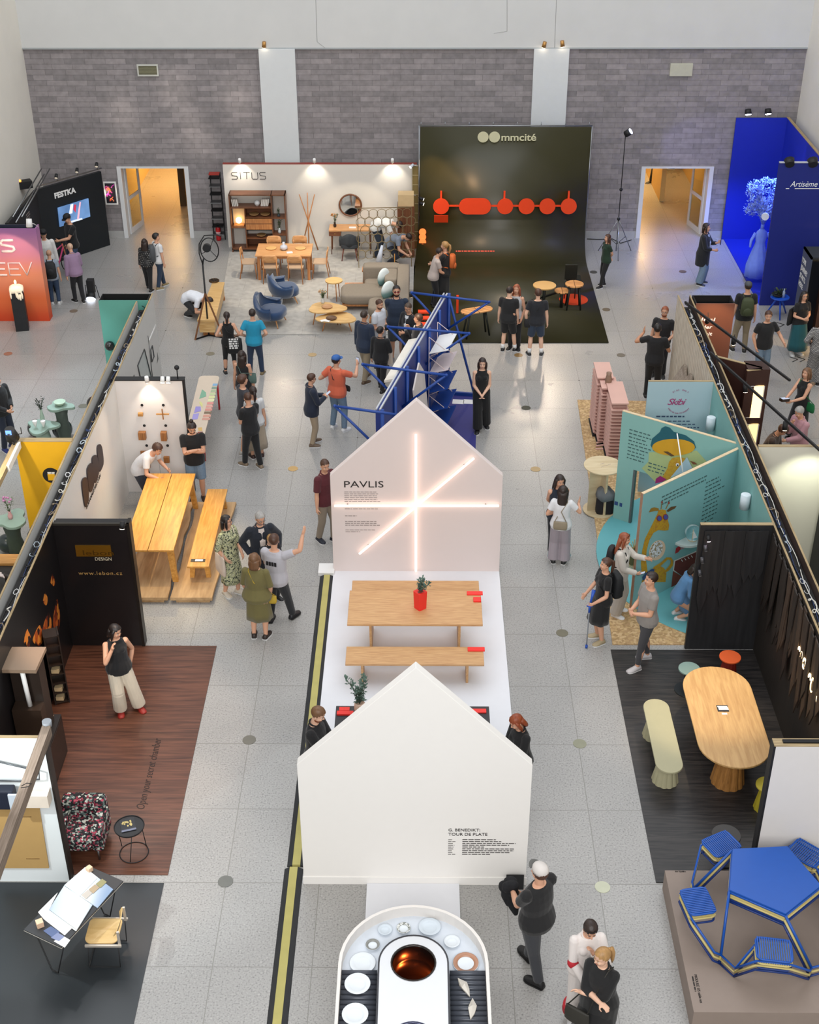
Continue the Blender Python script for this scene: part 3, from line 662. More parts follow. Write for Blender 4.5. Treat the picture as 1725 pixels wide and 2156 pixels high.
for x in(-4.35,3.35,3.95): spot((x,38.0,5.3),(x*.72,27.0,0),300,42,(1,.82,.62),.6,.14)
for x,z,sx in((-8.4,3.6,.5),(-6.9,4.2,.4),(-6.4,3.0,.4),(-5.2,4.0,.35)): spot((x-1.5,33.5,z+5),(x,38.3,z),1000,9,(1,.9,.78),.9,.3)  # added spots imitate sun patches on the brick, no lamps hang there
# round floor lids
lids=[(525,1558,'#6d6a60'),(475,1856,'#6a6b66'),(1184,1333,'#6f6a58'),(1221,1566,'#8d8d78'),(1269,1868,'#c2c4ac'),(1128,988,'#a58a5c'),(1108,859,'#4b4a3e'),(617,987,'#c09a5c'),(443,745,'#7b7565'),(658,747,'#b09466'),(175,855,'#77766a'),(17,745,'#9a6a55'),(155,655,'#75685a'),(157,575,'#6a655c'),(1308,748,'#6b655a'),(1277,652,'#6e6353'),(1250,573,'#4c4a44'),(1438,572,'#5a5048'),(1344,858,'#716a5c'),(1092,748,'#8a6c40')]
LB={}
for i,(u,v,c) in enumerate(lids):
    p=g(u,v); b=MB(); b.cyl((0,0,0),(0,0,.006),.105,mat(c,.4,var=.1),n=28,smooth=False)
    tag(b.obj('manhole_cover',loc=p),'round metal cover set flush in the terrazzo floor','floor cover','round covers in the terrazzo floor')
DOT=mat('#4a4945',.5,.5)
for ix in range(-5,8):
    for iy in range(0,12):
        X=-2.65+1.277*ix; Y=13.07+1.4225*(2*iy+1)
        if (ix%2) and abs(X)<7.5 and Y<36: b=MB(); b.cyl((0,0,0),(0,0,.004),.017,DOT,n=10); tag(b.obj('floor_stud',loc=(X,Y,0)),'small dark metal stud at a floor joint','floor stud','small studs at the floor joints')
# ---------------------------------------------------------------- dividing spines between the stands (double wall with cables on top)
PLY=wood('#8d7a5a','#b19a74','y',4,.7); PLYX=wood('#8d7a5a','#b8a27c','x',4,.7); GREYW=mat('#c3c2be',.8,var=.03); WH=mat('#e2dfda',.75,var=.02); BLK=mat('#161618',.5,var=.1)
def wallpanel(name,label,a,c,z0,z1,t,m,cap=None,cat='partition wall',parent=None):
    """a->c straight partition, body m, thin wooden cap along the top"""
    b=MB(); b.wl(a,c,z0,z1-(.012 if cap else 0),t,m)
    rt=thing(name,label,cat) if parent is None else parent
    b.obj('panel',rt)
    if cap: b=MB(); b.wl(a,c,z1-.012,z1,t,cap); b.obj('top_edge',rt)
    return rt
SPL=-5.93; SPR=5.66
def charred():
    m,nt,b=NT('charred_boards'); b.inputs['Roughness'].default_value=.5
    tc=nt.nodes.new('ShaderNodeTexCoord'); mp=nt.nodes.new('ShaderNodeMapping'); mp.inputs['Scale'].default_value=(1,1,.05); nz=nt.nodes.new('ShaderNodeTexNoise'); nz.inputs['Scale'].default_value=14; nz.inputs['Detail'].default_value=6
    lk(nt,tc.outputs['Object'],mp.inputs[0]); lk(nt,mp.outputs[0],nz.inputs[0]); cr=nt.nodes.new('ShaderNodeValToRGB'); cr.color_ramp.elements[0].color=s2l('#0d0d0f'); cr.color_ramp.elements[1].color=s2l('#2a2a2c'); cr.color_ramp.elements[1].position=.7
    lk(nt,nz.outputs[0],cr.inputs[0]); lk(nt,cr.outputs[0],b.inputs['Base Color']); return m
CHAR=charred(); DKWALL=mat('#141214',.35,var=.2)
wallpanel('partition_wall','long light grey partition face beside framed outline drawings',(SPL,23.55),(SPL,27.95),0,2.5,.03,GREYW,PLY)
wallpanel('partition_wall','white side partition carrying four dark oval panels',(SPL,18.42),(SPL,23.55),0,2.5,.03,WH,PLY)
wallpanel('partition_wall','dark glossy side partition printed with orange firelight',(SPL,13.2),(SPL,18.42),0,2.5,.03,DKWALL,PLY)
wallpanel('partition_wall','rear face of the left partition row, plain grey-white',(-6.2,12.9),(-6.2,27.5),0,2.5,.03,GREYW,PLY)
wallpanel('partition_wall','aqua printed side partition with lines of story text',(SPR+.03,18.35),(SPR+.03,23.55),0,2.5,.03,mat('#7fb0ad',.7,var=.04),PLY)
wallpanel('partition_wall','cream tongue-and-groove board partition beside leaning planks',(SPR+.03,23.55),(SPR+.03,27.87),0,2.5,.03,bricks('#c9bfae','#d2c8b8','#7c7468',20,.16,.008,('z','y'),off=0,bump=.4),PLY)
wallpanel('partition_wall','black charred-wood side partition with glowing script',(SPR+.03,13.05),(SPR+.03,18.35),0,2.5,.03,mat('#241e19',.6,var=.4,scale=20,stretch=(1,1,.1)),PLY)
wallpanel('partition_wall','rear face of the right partition row, brown and white',(SPR+.29,13.0),(SPR+.29,27.87),0,2.5,.03,mat('#3a2a24',.7),PLY)
rn=random.Random(3)
CABC=[mat('#d8d8d8',.5),mat('#1b1b1e',.5),mat('#b9c6d0',.5),mat('#2a3d6a',.5),mat('#8f7f6a',.5),mat('#e6e2d8',.5)]
for side,x0,ya,yb in((0,-6.16,13,27.4),(1,5.72,13.1,27.6)):
    b=MB(); b.bx(x0,x0+.19,ya,yb,2.30,2.33,mat('#1d1a18',.8)); tag(b.obj('cable_tray'),'narrow dark trough between the %s partition walls'%('left','right')[side],'tray')
    for k in range(26):
        y=ya+(yb-ya)*(k+.3)/26; pts=[]; th=rn.random()*6; n=rn.randint(9,16); rr=rn.uniform(.03,.08)
        for j in range(n): a=th+j*.8; pts.append((x0+.095+math.cos(a)*rr*.8,y+math.sin(a)*rr*1.6+j*.035,2.36+.02*math.sin(j)+j*.002))
        b=MB(); b.tube(pts,rn.uniform(.006,.011),CABC[k%6],n=5); tag(b.obj('cable'),'loose tangled cable on top of the %s partition row'%('left','right')[side],'cable','cables on top of the %s partition row'%('left','right')[side])
    for k in range(3):
        b=MB(); pts=[]
        for j in range(60): y=ya+.2+(yb-ya-.4)*j/59; pts.append((x0+.06+.035*k+.025*math.sin(j*.9+k*2),y,2.345+.01*k))
        b.tube(pts,.007,CABC[(k*2+1)%6],n=5); tag(b.obj('cable'),'long wavy cable running along the %s partition row'%('left','right')[side],'cable','long cables along the %s partition row'%('left','right')[side])
# ================================================================ CENTRE: platform, two house-shaped walls, tables
FHY=13.06; PHY=20.65; PW=mat('#f3f0ec',.5,var=.01); PWF=mat('#e4e5ea',.4,var=.02)
b=MB(); b.bx(-1.6,1.46,FHY,PHY+.1,0,.03,PWF); tag(b.obj('platform',bevel=.004),'long low white platform between the two house-shaped walls','platform')
OAK=wood('#b98a5c','#d3a877','x',5,.45,12); OAKY=wood('#b98a5c','#d3a877','y',5,.45,12)
def house(name,label,x0,x1,Y,t,ze,za,xa,base=None,PW=PW):
    rt=thing(name,label,'wall panel',((x0+x1)/2,Y,0)); cx=(x0+x1)/2
    pts=[(x0-cx,0,0),(x1-cx,0,0),(x1-cx,0,ze),(xa-cx,0,za),(x0-cx,0,ze)]
    b=MB(); b.slab(pts,(0,t,0),PW); b.obj('house_panel',rt,bevel=.006)
    if base: b=MB(); b.bx(x0-cx-.01,x1-cx+.01,-.012,0,0,base,PW); b.obj('plinth',rt,bevel=.003)
    return rt
fh=house('house_wall','large plain white house-shaped wall nearest the camera','x' and -1.58,1.45,FHY,.13,2.16,3.74,-.05,.14)
ph=house('house_wall','pinkish white house-shaped wall with crossing light tubes',-1.6,1.46,PHY,.13,2.06,3.55,-.07,PW=mat('#e2d4d0',.5,var=.01))
K=mat('#2b2624',.7)
def onto(u,v,Y,rt): q=onY(u,v,Y); return q-rt.location
def ywrite(rt,s,u,v,size,Y,m,width=None,sp=1,**k):
    q=onto(u,v,Y,rt); return text(s,(q.x,q.y-.001,q.z),(1,0,0),(0,0,1),size,m,'lettering',rt,sp=sp,width=width,**k)
ywrite(fh,'G. BENEDIKT:',944,1750,.052,FHY,K,width=.42); ywrite(fh,'TOUR DE PLATE',944,1759,.052,FHY,K,width=.52)
b=MB(); q=onto(944,1768,FHY,fh); lines(b,(q.x,-.002,q.z),(1,0,0),(0,0,1),.1,9,.034,K,seed=2,th=.18,jit=.5,word=(.04,.08)); q=onto(974,1768,FHY,fh); lines(b,(q.x,-.002,q.z),(1,0,0),(0,0,1),.72,9,.034,K,seed=5,th=.28,jit=.6,word=(.03,.08)); o=b.obj('caption_text',fh); o['kind']='stuff'
ywrite(ph,'PAVLIS',723,1026,.135,PHY,K,width=.70)
b=MB(); q=onto(725,1036,PHY,ph)
for dz,n in((0,6),(.27,3),(.5,1),(.62,3),(.80,2)): lines(b,(q.x,-.002,q.z-dz),(1,0,0),(0,0,1),.66 if n>1 else .3,n,.04,mat('#6e615c',.7),seed=int(dz*100),th=.2,jit=.15 if n>2 else .6)
o=b.obj('caption_text',ph); o['kind']='stuff'
t=thing('light_tube','three crossing white light tubes forming a star on the house wall','lamp',(0,PHY-.06,0))
for a,c in(((876,915),(876,1203)),((704,1065),(1051,1065)),((757,1166),(998,965))):
    A,B_=onY(*a,PHY-.06),onY(*c,PHY-.06); b=MB(); A.y=B_.y=0; b.cyl(A,B_,.02,glow('#ffe0cc',2.4),n=10); b.obj('tube',t)
    b=MB(); 
    for k_ in(.08,.92): q=A.lerp(B_,k_); b.cyl(q,(q.x,.06,q.z),.012,STEEL,n=8)
    b.obj('bracket',t)
def ptable(name,label,cat,u0,u1,v0,v1,z,legx,legw,thick=.04,group=None):
    a=g(u0,v0,z);c=g(u1,v1,z); W=c.x-a.x if u1>u0 else 0; x0=g(u0,v1,z).x; x1=g(u1,v1,z).x; y0=c.y;y1=a.y; cx,cy=(x0+x1)/2,(y0+y1)/2
    rt=thing(name,label,cat,(cx,cy,.03),0,group); z-=.03; W=x1-x0; D=y1-y0
    b=MB(); b.bx(-W/2,W/2,-D/2,D/2,z-thick,z,OAK); b.obj('tabletop' if 'table' in name else 'seat',rt,bevel=.006)
    for s in(-1,1): b=MB(); b.slab([(s*legx*W/2-.02,-D*.38,0),(s*legx*W/2-.02,D*.38,0),(s*legx*W/2-.02,D*.42,z-thick),(s*legx*W/2-.02,-D*.42,z-thick)],(legw,0,0),OAKY); b.obj('leg',rt,bevel=.004)
    b=MB(); b.bx(-legx*W/2+.02,legx*W/2-.02,-.015,.015,z-thick-.12,z-thick,OAK); b.obj('stretcher',rt); return rt
ptable('dining_table','long pale oak table with red vase in front of the light-tube wall','table',731,1017,1243,1315,.76,.66,.04)
ptable('bench','far oak bench mostly hidden behind the long oak table','bench',740,1010,1222,1252,.46,.74,.04)
ptable('bench','near oak bench with a red box at its right end','bench',727,1020,1361,1399,.46,.76,.04)
RED=mat('#f0342b',.55,var=.03); 
p=g(885,1280,.76); t=thing('vase','square red vase with green sprigs on the long oak table','vase',p); b=MB()
b.loft([[Vector((x,y,0)) for x,y in rrect(.15,.15,.01,2)],[Vector((x,y,.34)) for x,y in rrect(.17,.17,.01,2)]],RED,smooth=False); b.obj('vase_body',t,rz=R(40))
EUC=mat('#5d7468',.7,var=.3)
def sprigs(t,z0,n,h,sp,seed,m=EUC,size=.05,sz=6):
    rn=random.Random(seed)
    for i in range(n):
        a=rn.random()*6.28; r_=rn.uniform(.2,1)*sp; e_=Vector((math.cos(a)*r_,math.sin(a)*r_,z0+h*rn.uniform(.6,1))); mid=Vector((math.cos(a)*r_*.3,math.sin(a)*r_*.3,z0+h*.4)); pts=[Vector((0,0,z0-.05)).lerp(mid,q).lerp(mid.lerp(e_,q),q) for q in [k/6 for k in range(7)]]
        b=MB(); b.tube(pts,.004,mat('#4a5a44',.8),n=5); leaves(b,pts[1:],m,size,sz,seed+i,.04); b.obj('sprig',t)
sprigs(t,.34,6,.22,.2,4)
def rbox(u,v,z,w,d,h,label,name='box',cat='box',m=None,rz=0,group=None):
    p=g(u,v,z); b=MB(); b.bx(-w/2,w/2,-d/2,d/2,0,h,m or RED); return tag(b.obj(name,loc=p,rz=rz,bevel=.003),label,cat,group)
rbox(1000,1250,.76,.27,.1,.02,'flat red box at the back right corner of the long oak table')
rbox(1005,1264,.76,.13,.12,.03,'smaller red box at the right end of the long oak table')
rbox(1003,1368,.46,.28,.1,.02,'flat red box at right end of the near oak bench')
# black display table behind the front house wall
a=g(708,1486,.76);c=g(1030,1489,.76); t=thing('display_table','black display table with red boxes, half hidden behind the front white wall','table',((a.x+c.x)/2,a.y-.45,.03)); W=c.x-a.x
b=MB(); b.bx(-W/2,W/2,-.45,.45,.69,.73,mat('#2a2a2d',.5)); b.obj('tabletop',t,bevel=.004)
for sx in(-1,1):
    for sy in(-1,1): b=MB(); b.bx(sx*(W/2-.06)-.02,sx*(W/2-.06)+.02,sy*.4-.02,sy*.4+.02,0,.69,BLACK); b.obj('leg',t)
rbox(720,1494,.76,.08,.08,.02,'small square red box at the left corner of the black table'); rbox(731,1494,.76,.08,.08,.02,'second small square red box on the black table'); rbox(727,1503,.76,.25,.08,.03,'long red box at left end of the black table'); rbox(1006,1498,.76,.26,.09,.02,'long red box at the right end of black table')
p=g(758,1500,.76); t=thing('potted_plant','eucalyptus sprigs in a pale clay pot at left of the black table','plant',p)
b=MB(); b.lathe([(.0,0),(.07,0),(.085,.08),(.08,.18),(.07,.2),(.06,.2),(.06,.17),(0,.17)],(0,0,0),mat('#d8b8a4',.6)); b.obj('pot',t); sprigs(t,.2,8,.42,.24,8,size=.055,sz=7)
# cable ramp on the floor
def ramp(y0,y1,label,dx=0):
    t=thing('cable_ramp',label,'cable ramp',(-1.71+dx,(y0+y1)/2,0)); L=(y1-y0)/2
    for s in(-1,1): b=MB(); b.slab([(s*.055,-L,0),(s*.13,-L,0),(s*.12,-L,.012),(s*.055,-L,.045)],(0,2*L,0),mat('#2b2c2e',.8,var=.2)); b.obj('rubber_side',t)
    b=MB(); b.bx(-.055,.055,-L,L,0,.05,mat('#b3aa66',.7,var=.15,scale=5,bump=.2)); b.obj('yellow_lid',t)
ramp(13.36,20.5,'long floor cable ramp with yellow lid left of the white platform'); ramp(9.6,13.32,'nearest section of the black and yellow floor cable ramp',-.03)
b=MB(); b.bx(-.15,.15,0,.32,0,.08,WHITE); tag(b.obj('ramp_end',loc=(-1.73,20.52,0),bevel=.01),'white box closing the far end of the cable ramp','box')
# white walkway strip, number sign
a=g(773,1863);c=g(967,1863); b=MB(); b.bx(a.x,c.x,11.6,FHY-.015,0,.03,PWF); tag(b.obj('floor_strip'),'white floor strip linking the front wall and the oval counter','floor strip')
p=g(1084,1873); t=thing('number_sign','black square stand number sign leaning at the front white wall','sign',p); b=MB(); b.box((0,.02,.12),(.24,.012,.25),BLACK,rx=-.12); b.obj('plate',t); text('P.26',(-.09,-.0,.19),(1,0,0),(0,.12,1),.03,WHITE,'lettering',t); b=MB(); lines(b,(-.09,.008,.04),(1,0,0),(0,.12,1),.17,2,.03,WHITE,seed=4); b.obj('small_text',t)
# ---- oval counter with conveyor, plates, two steel drums
cy0=11.83-.9; CZ=.95; cc=Vector((-.07,0,0))
t=thing('oval_counter','oval white display counter with porcelain plates and two steel drums','counter',(-.07,10.4,0))
def stad(r,yt=cy0-10.4,yb=-2.2,n=20): return circ(r,n,0,PI,0,yt)+[(-r,yb),(r,yb)]
def ring_prism(b,ro,ri,z0,z1,m,n=20):
    o_,i_=stad(ro,n=n),stad(ri,n=n); N=len(o_); vs=[(x,y,z) for z in(z0,z1) for x,y in o_]+[(x,y,z) for z in(z0,z1) for x,y in i_]
    fs=[]
    for k in range(N):
        j=(k+1)%N; fs+=[(k,j,N+j,N+k),(2*N+j,2*N+k,3*N+k,3*N+j),(N+k,N+j,3*N+j,3*N+k),(j,k,2*N+k,2*N+j)]
    b.add(vs,fs,m)
PC=mat('#e6e1dc',.4,var=.02); b=MB(); ring_prism(b,.9,.862,0,CZ,PC); b.obj('outer_rim',t)
b=MB(); ring_prism(b,.865,.42,CZ-.22,CZ-.16,mat('#d4dbe4',.25)); b.obj('counter_bed',t)
b=MB(); ring_prism(b,.425,.405,CZ-.16,CZ+.004,mat('#3a3a3e',.3,.5)); b.obj('island_edge',t)
IS=mat('#d8dade',.3,.2,var=.02)
# island top with two round holes
bm=bmesh.new(); 
def island():
    o_=stad(.41); holes=[(0,.27+cy0-10.98+.0),(0,-.66)]
    import mathutils.geometry as mg
    polys=[[Vector((x,y,0)) for x,y in o_]]+[[Vector((x,y,0)) for x,y in circ(.265,32,0,2*PI,0,hy)] for hy in(hy0,hy1)]
    tri=mg.tessellate_polygon(polys); vs=[v for p_ in polys for v in p_]; b=MB(); b.add([(v.x,v.y,CZ) for v in vs],[tuple(x) for x in tri],IS)
    return b
q0=g(872,2027,CZ); hy0=q0.y-10.4; q1=g(872,2156+38,CZ); hy1=q1.y-10.4
b=island(); ob=b.obj('island_top',t); sol=ob.modifiers.new('s','SOLIDIFY'); sol.thickness=.02; sol.offset=-1
for hy,mm,lab,lg in((hy0,mat('#3d3937',.22,.9),'steel drum glowing orange inside','#ff6a2a'),(hy1,mat('#4a4c60',.2,.8),'steel drum glowing blue inside','#7f8cff')):
    b=MB(); N=32; rings=[[Vector((math.cos(2*PI*k/N)*r_,hy+math.sin(2*PI*k/N)*r_,z_)) for k in range(N)] for r_,z_ in((.275,CZ+.006),(.255,CZ+.006),(.25,CZ-.02),(.24,CZ-.2),(.247,CZ-.22),(.24,CZ-.24),(.24,CZ-.5),(.247,CZ-.52),(.24,CZ-.54),(.24,CZ-.75),(.02,CZ-.76))]
    b.loft(rings,mm,cap=False); o=b.obj('drum',t); o['label']=lab
    l=bpy.data.lights.new('drum_light','POINT'); l.energy=9 if lg[1]=='f' else 14; l.color=s2l(lg)[:3]; l.shadow_soft_size=.02; lo=bpy.data.objects.new('drum_light',l); C.objects.link(lo); lo.location=(-.07+.08,10.4+hy+.1,CZ-.45)
b=MB(); yb=g(800,2050,CZ-.14).y-10.4
SL=mat('#4c5059',.35,.2)
for s in(-1,1):
    k=0; y=yb
    while y>-1.6: b=MB(); b.cyl((s*.435,y,CZ-.13),(s*.86,y,CZ-.13),.034,SL,n=10); b.obj('roller',t); y-=.072
PLT=[mat('#dfe5ea',.15,var=.02),mat('#cfd9e2',.15,var=.03),mat('#b9aaa2',.25),mat('#d9b7a4',.25)]
def plate(u,v,r,kind,label,z=CZ-.158,rim=None):
    p=g(u,v,z); t2=thing('plate',label,'plate',p); b=MB(); b.lathe([(0,.004),(r*.55,.004),(r*.62,.008),(r*.98,.026),(r,.03),(r*.97,.032),(r*.6,.014),(r*.54,.01),(0,.01)],(0,0,0),PLT[kind],n=28); b.obj('dish',t2)
    if rim: b=MB(); b.lathe([(r*.62,.0155),(r*.965,.033),(r*.95,.035),(r*.62,.0175),(r*.62,.0155)],(0,0,0),rim,n=28,cap=False); b.obj('rim_pattern',t2)
gr='porcelain plates on the oval counter'
SPEC=blotch(['#e5e6e4','#7c8078'],60,.3,2)
for a in((764,2030,.16,0,'large pale plate at the left bend of the oval counter',None),(785,1992,.09,0,'small plate with grey ringed rim beside the island',mat('#8b8c88',.3)),(811,1960,.09,1,'small blue-tinted plate at upper left of the counter',None),(850,1957,.09,0,'speckled grey plate at the top bend of counter',SPEC),(905,1954,.14,1,'large blue-tinted plate at the upper right of the counter',None),(952,1985,.1,0,'small pale plate between the blue and copper-rimmed ones',None),(981,2030,.16,0,'large plate with copper-brown rim at right bend',mat('#b38368',.35))): plate(a[0],a[1],a[2],a[3],a[4],rim=a[5])
plate(753,2074,.155,0,'upper white bowl on the left rollers',z=CZ-.09); plate(748,2138,.155,0,'lower white bowl on the left rollers',z=CZ-.09)
for u,v,rz,lab in((978,2080,.35,'upper folded paper-like ceramic on right rollers'),(995,2126,-.25,'lower folded paper-like ceramic on right rollers')):
    p=g(u,v,CZ-.09); b=MB(); P=[(-.03,.14,.03),(.045,.03,.05),(.04,-.06,.03),(.01,-.15,.02),(-.045,-.03,.06),(-.05,.04,.03)]
    b.slab(P,(0,0,-.02),mat('#c9c2b6',.4)); b.add([(0,0,.085),P[0],P[1],P[2],P[3],P[4],P[5]],[(0,1,2),(0,2,3),(0,3,4),(0,4,5),(0,5,6),(0,6,1)],mat('#d6d0c6',.35)); tag(b.obj('folded_ceramic',loc=p,rz=rz),lab,'ceramic piece')
# ---- blue truss stand
BL=mat('#15408f',.4,var=.05); BLF=mat('#35357c',.7,var=.05)
A=Vector((.60,27.95)); B2=Vector((-.74,22.35)); dr=(A-B2).normalized(); nr=Vector((dr.y,-dr.x))
t=thing('display_wall','long blue metal display wall standing obliquely in the aisle','display wall',(0,0,0)); HB=2.48
b=MB(); b.wl(B2,A,0,HB,.1,mat('#22367e',.45,var=.08)); b.obj('blue_panel',t)
b=MB(); o=Vector((-dr.y,dr.x))*.11
for off,w_ in((.0,.03),(.07,.03)): q=Vector((-dr.y,dr.x))*off; b.wl(B2+q,A+q,HB,HB+.03,w_,mat('#c9ccd2',.35,.3))
b.obj('top_rail',t)
for k in range(7):
    q=B2.lerp(A,k/6)+nr*.03; b=MB(); b.cyl((q.x,q.y,0),(q.x,q.y,HB+.02),.035,BL,n=10); b.obj('post',t)
for (u0,v0),(u1,v1),f_ in(((867,616),(1030,636),1),((817,688),(988,702),1),((764,767),(940,790),1),((705,855),(835,873),.35)):
    a_=g(u0,v0,2.55);c_=g(u1,v1,2.55); b=MB(); b.cyl(a_,c_,.028,BL,n=8); b.obj('cross_arm',t)
    # braces back to the wall, lower down
    for e_ in((a_,c_) if f_==1 else (a_,)):
        tt=((Vector((e_.x,e_.y))-B2).dot(dr)); q=B2+dr*tt; b=MB(); b.cyl(e_,(q.x,q.y,1.75),.026,BL,n=8); b.obj('brace',t)
        b=MB(); b.ell(e_,.035,BL,n=8); b.obj('joint',t)
b=MB(); q=g(1000,836); b.cyl((A.x,A.y,2.5),(q.x,q.y,.02),.028,BL,n=8); b.obj('brace',t)
a_=g(940,829);c_=g(1003,836);d_=g(974,930); b=MB(); e_=g(905,900); bb=g(1003,836); b.prism([(a_.x,a_.y),(A.x,A.y),(c_.x+.02,c_.y),(d_.x+.12,22.2),(B2.x+.1,22.2),(B2.x+.1,B2.y)],0,.02,BLF); tag(b.obj('floor_panel'),'dark violet-blue floor panel at the right foot of the blue display wall','floor panel')
b=MB(); b.bar((A.x,A.y,.06),(c_.x,c_.y,.06),.06,.08,BL); tag(b.obj('floor_rail'),'blue rail along the far edge of the blue floor panel','rail')
for u in(965,988): p=g(u,846,.02); b=MB(); b.bx(-.13,.13,-.11,.11,0,.004,WHITE); tag(b.obj('info_sheet',loc=p,rz=-.1),('left' if u==965 else 'right')+' white sheet lying on the blue floor panel','paper')
# white wire rack with shelves on the right face of the wall
WIRE=mat('#d9c4c0',.5); t=thing('wire_rack','white zigzag wire rack with white and blue shelves on the blue wall','rack',(0,0,0))
q=lambda s,d,z:(B2+dr*s+nr*d).to_3d()+Vector((0,0,z))
for s0 in(3.6,4.4):
    pts=[]; zz=.15; k=0
    b=MB()
    while zz<2.3: b.cyl(q(s0,.08,zz),q(s0,.42,zz+.2),.008,WIRE,n=6); b.cyl(q(s0,.42,zz+.2),q(s0,.08,zz+.45),.008,WIRE,n=6); zz+=.45
    b.cyl(q(s0,.08,.15),q(s0,.08,zz),.008,WIRE,n=6); b.obj('wire_ladder',t)
for k,(zz,m_) in enumerate(((2.1,WHITE),(1.65,mat('#e4d6d6',.5)),(1.2,BL),(.75,BL),(.35,BL))):
    b=MB(); b.slab([q(3.55,.1,zz-.06),q(4.5,.1,zz-.06),q(4.5,.5,zz+.06),q(3.55,.5,zz+.06)],(0,0,.015),m_); b.obj('shelf',t)
for s0,s1,sd,lab in((1.9,2.8,1,'tall pale stone slab leaning on right side of the blue wall'),):
    b=MB(); b.slab([q(s0,.34,0),q(s1,.34,0),q(s1,.14,2.0),q((s0+s1)/2+.1,.12,2.35),q(s0,.14,2.0)],nr.to_3d()*.03,mat('#cfc6c2',.5,var=.12,scale=4)); tag(b.obj('stone_slab'),lab,'stone slab')
b=MB(); b.slab([q(1.6,-.16,2.36),q(3.6,-.16,2.36),q(3.6,-.36,2.3),q(1.6,-.36,2.3)],(0,0,-.05),mat('#e6e0d4',.5)); o=b.obj('stone_slab'); tag(o,'long pale slab mounted on the left face of blue wall','stone slab')
text('Gingerlab',q(.35,.105,.95),dr.to_3d()*1,(0,0,1),.2,WHITE,'lettering',bpy.data.objects['display_wall'])
for (u,v,lb) in((815,693,'glowing spotlight at the middle truss end of the blue wall'),(866,624,'glowing spotlight at the far truss end of the blue wall')):
    p=g(u,v,2.4); lamp_head(p,p+Vector((.2,.4,-1.5)),BLACK,r=.045,L=.1,label=lb,gcol='#ffd48a',gs=10,power=60,ang=60)
# ================================================================ RIGHT ROW
def onP(u,v,a,c):
    a=Vector((a[0],a[1],0)); d=Vector((c[0]-a.x,c[1]-a.y,0)).normalized(); n=Vector((-d.y,d.x,0)); r=ray(u,v); t=(a-EYE).dot(n)/r.dot(n); return EYE+r*t
def prn(name,parent,pix,m,a,c,lift=.004,th=.003,sc=None):
    """flat printed/cut shape lying on the wall a-c; outline read off the wall"""
    q=[onP(u,v,a,c) for u,v in pix]; d=Vector((c[0]-a[0],c[1]-a[1],0)).normalized(); n=Vector((d.y,-d.x,0))
    b=MB(); b.slab([p+n*lift for p in q],n*th,m); return b.obj(name,parent)
def Z(o,s,pts): return [(o[0]+x/s,o[1]+y/s) for x,y in pts]
def wlines(parent,a,c,u,v,width,n,lh,m,th=.3,seed=0,back=0,jit=.4):
    p=onP(u,v,a,c); d=Vector((c[0]-a[0],c[1]-a[1],0)).normalized(); nn=Vector((d.y,-d.x,0)); b=MB(); lines(b,p+nn*.003,d,(0,0,1),width,n,lh,m,th=th,seed=seed,jit=jit); o=b.obj('story_text',parent); o['kind']='stuff'; return o
# --- children's stand
OSB=blotch(['#a98a5f','#c2a273','#b5946a','#cfb185'],26,.8,2,'voronoi'); AQ=mat('#68aeb4',.5,var=.03)
b=MB(); pts=[g(1216,843),g(1290,1358),g(1443,1358)]; b.prism([(pts[0].x,pts[0].y),(pts[1].x,pts[1].y),(SPR,pts[2].y),(SPR,27.6)],0,.02,OSB); tag(b.obj('chipboard_floor'),'pale chipboard floor under the aqua story walls and pink brick display','floor panel')
p1,p2,p3=g(1283,1092,.02),g(1256,1165,.02),g(1440,1332,.02)
def circum(a,b_,c):
    ax,ay,bx_,by,cx,cy=a.x,a.y,b_.x,b_.y,c.x,c.y; d=2*(ax*(by-cy)+bx_*(cy-ay)+cx*(ay-by))
    ux=((ax*ax+ay*ay)*(by-cy)+(bx_*bx_+by*by)*(cy-ay)+(cx*cx+cy*cy)*(ay-by))/d; uy=((ax*ax+ay*ay)*(cx-bx_)+(bx_*bx_+by*by)*(ax-cx)+(cx*cx+cy*cy)*(bx_-ax))/d
    return ux,uy,math.hypot(ux-ax,uy-ay)
ux,uy,ur=circum(p1,p2,p3)
pl=[(x,y) for x,y in circ(ur,72,0,2*PI,ux,uy) if x<SPR-.01 and y>18.5]; pl.sort(key=lambda q:math.atan2(q[1]-20.9,q[0]-4.6)); 
b=MB(); b.prism(pl+[],.02,.028,AQ); tag(b.obj('aqua_carpet'),'round aqua vinyl patch on the chipboard between the story walls','carpet')
MINT=mat('#86b3ac',.7,var=.03); MINT2=mat('#7fb2b4',.7,var=.03); PINE=wood('#c9b08c','#e0cba8','x',3,.6); ZH=2.38
S0=(4.41,23.56);S1=(SPR,23.56)
t=wallpanel('sign_wall','pale blue sign wall with pink handwritten logo behind the story walls',S0,S1,0,2.5,.05,mat('#a9c0c9',.7,var=.02),PLYX)
MG=mat('#a3306c',.6)
q=onP(1404,852,S0,S1); 
def circtext(s,cx,cz,r,a0,a1,size,m,parent,Y):
    n=len(s)
    for i,ch in enumerate(s):
        if ch==' ': continue
        a=a0+(a1-a0)*i/(n-1); o=Vector((cx+math.cos(a)*r,Y,cz+math.sin(a)*r)); tx=Vector((math.sin(a),0,-math.cos(a)))*(1 if a0>a1 else -1); ty=Vector((math.cos(a),0,math.sin(a)))*(1 if a0>a1 else -1); text(ch,o-tx*size*.35,tx,ty,size,m,'letter',parent)
text('Skibi',(q.x,23.556,q.z),(1,0,0),(0,0,1),.14,MG,'lettering',t,shear=.35,sp=.85,width=.36)
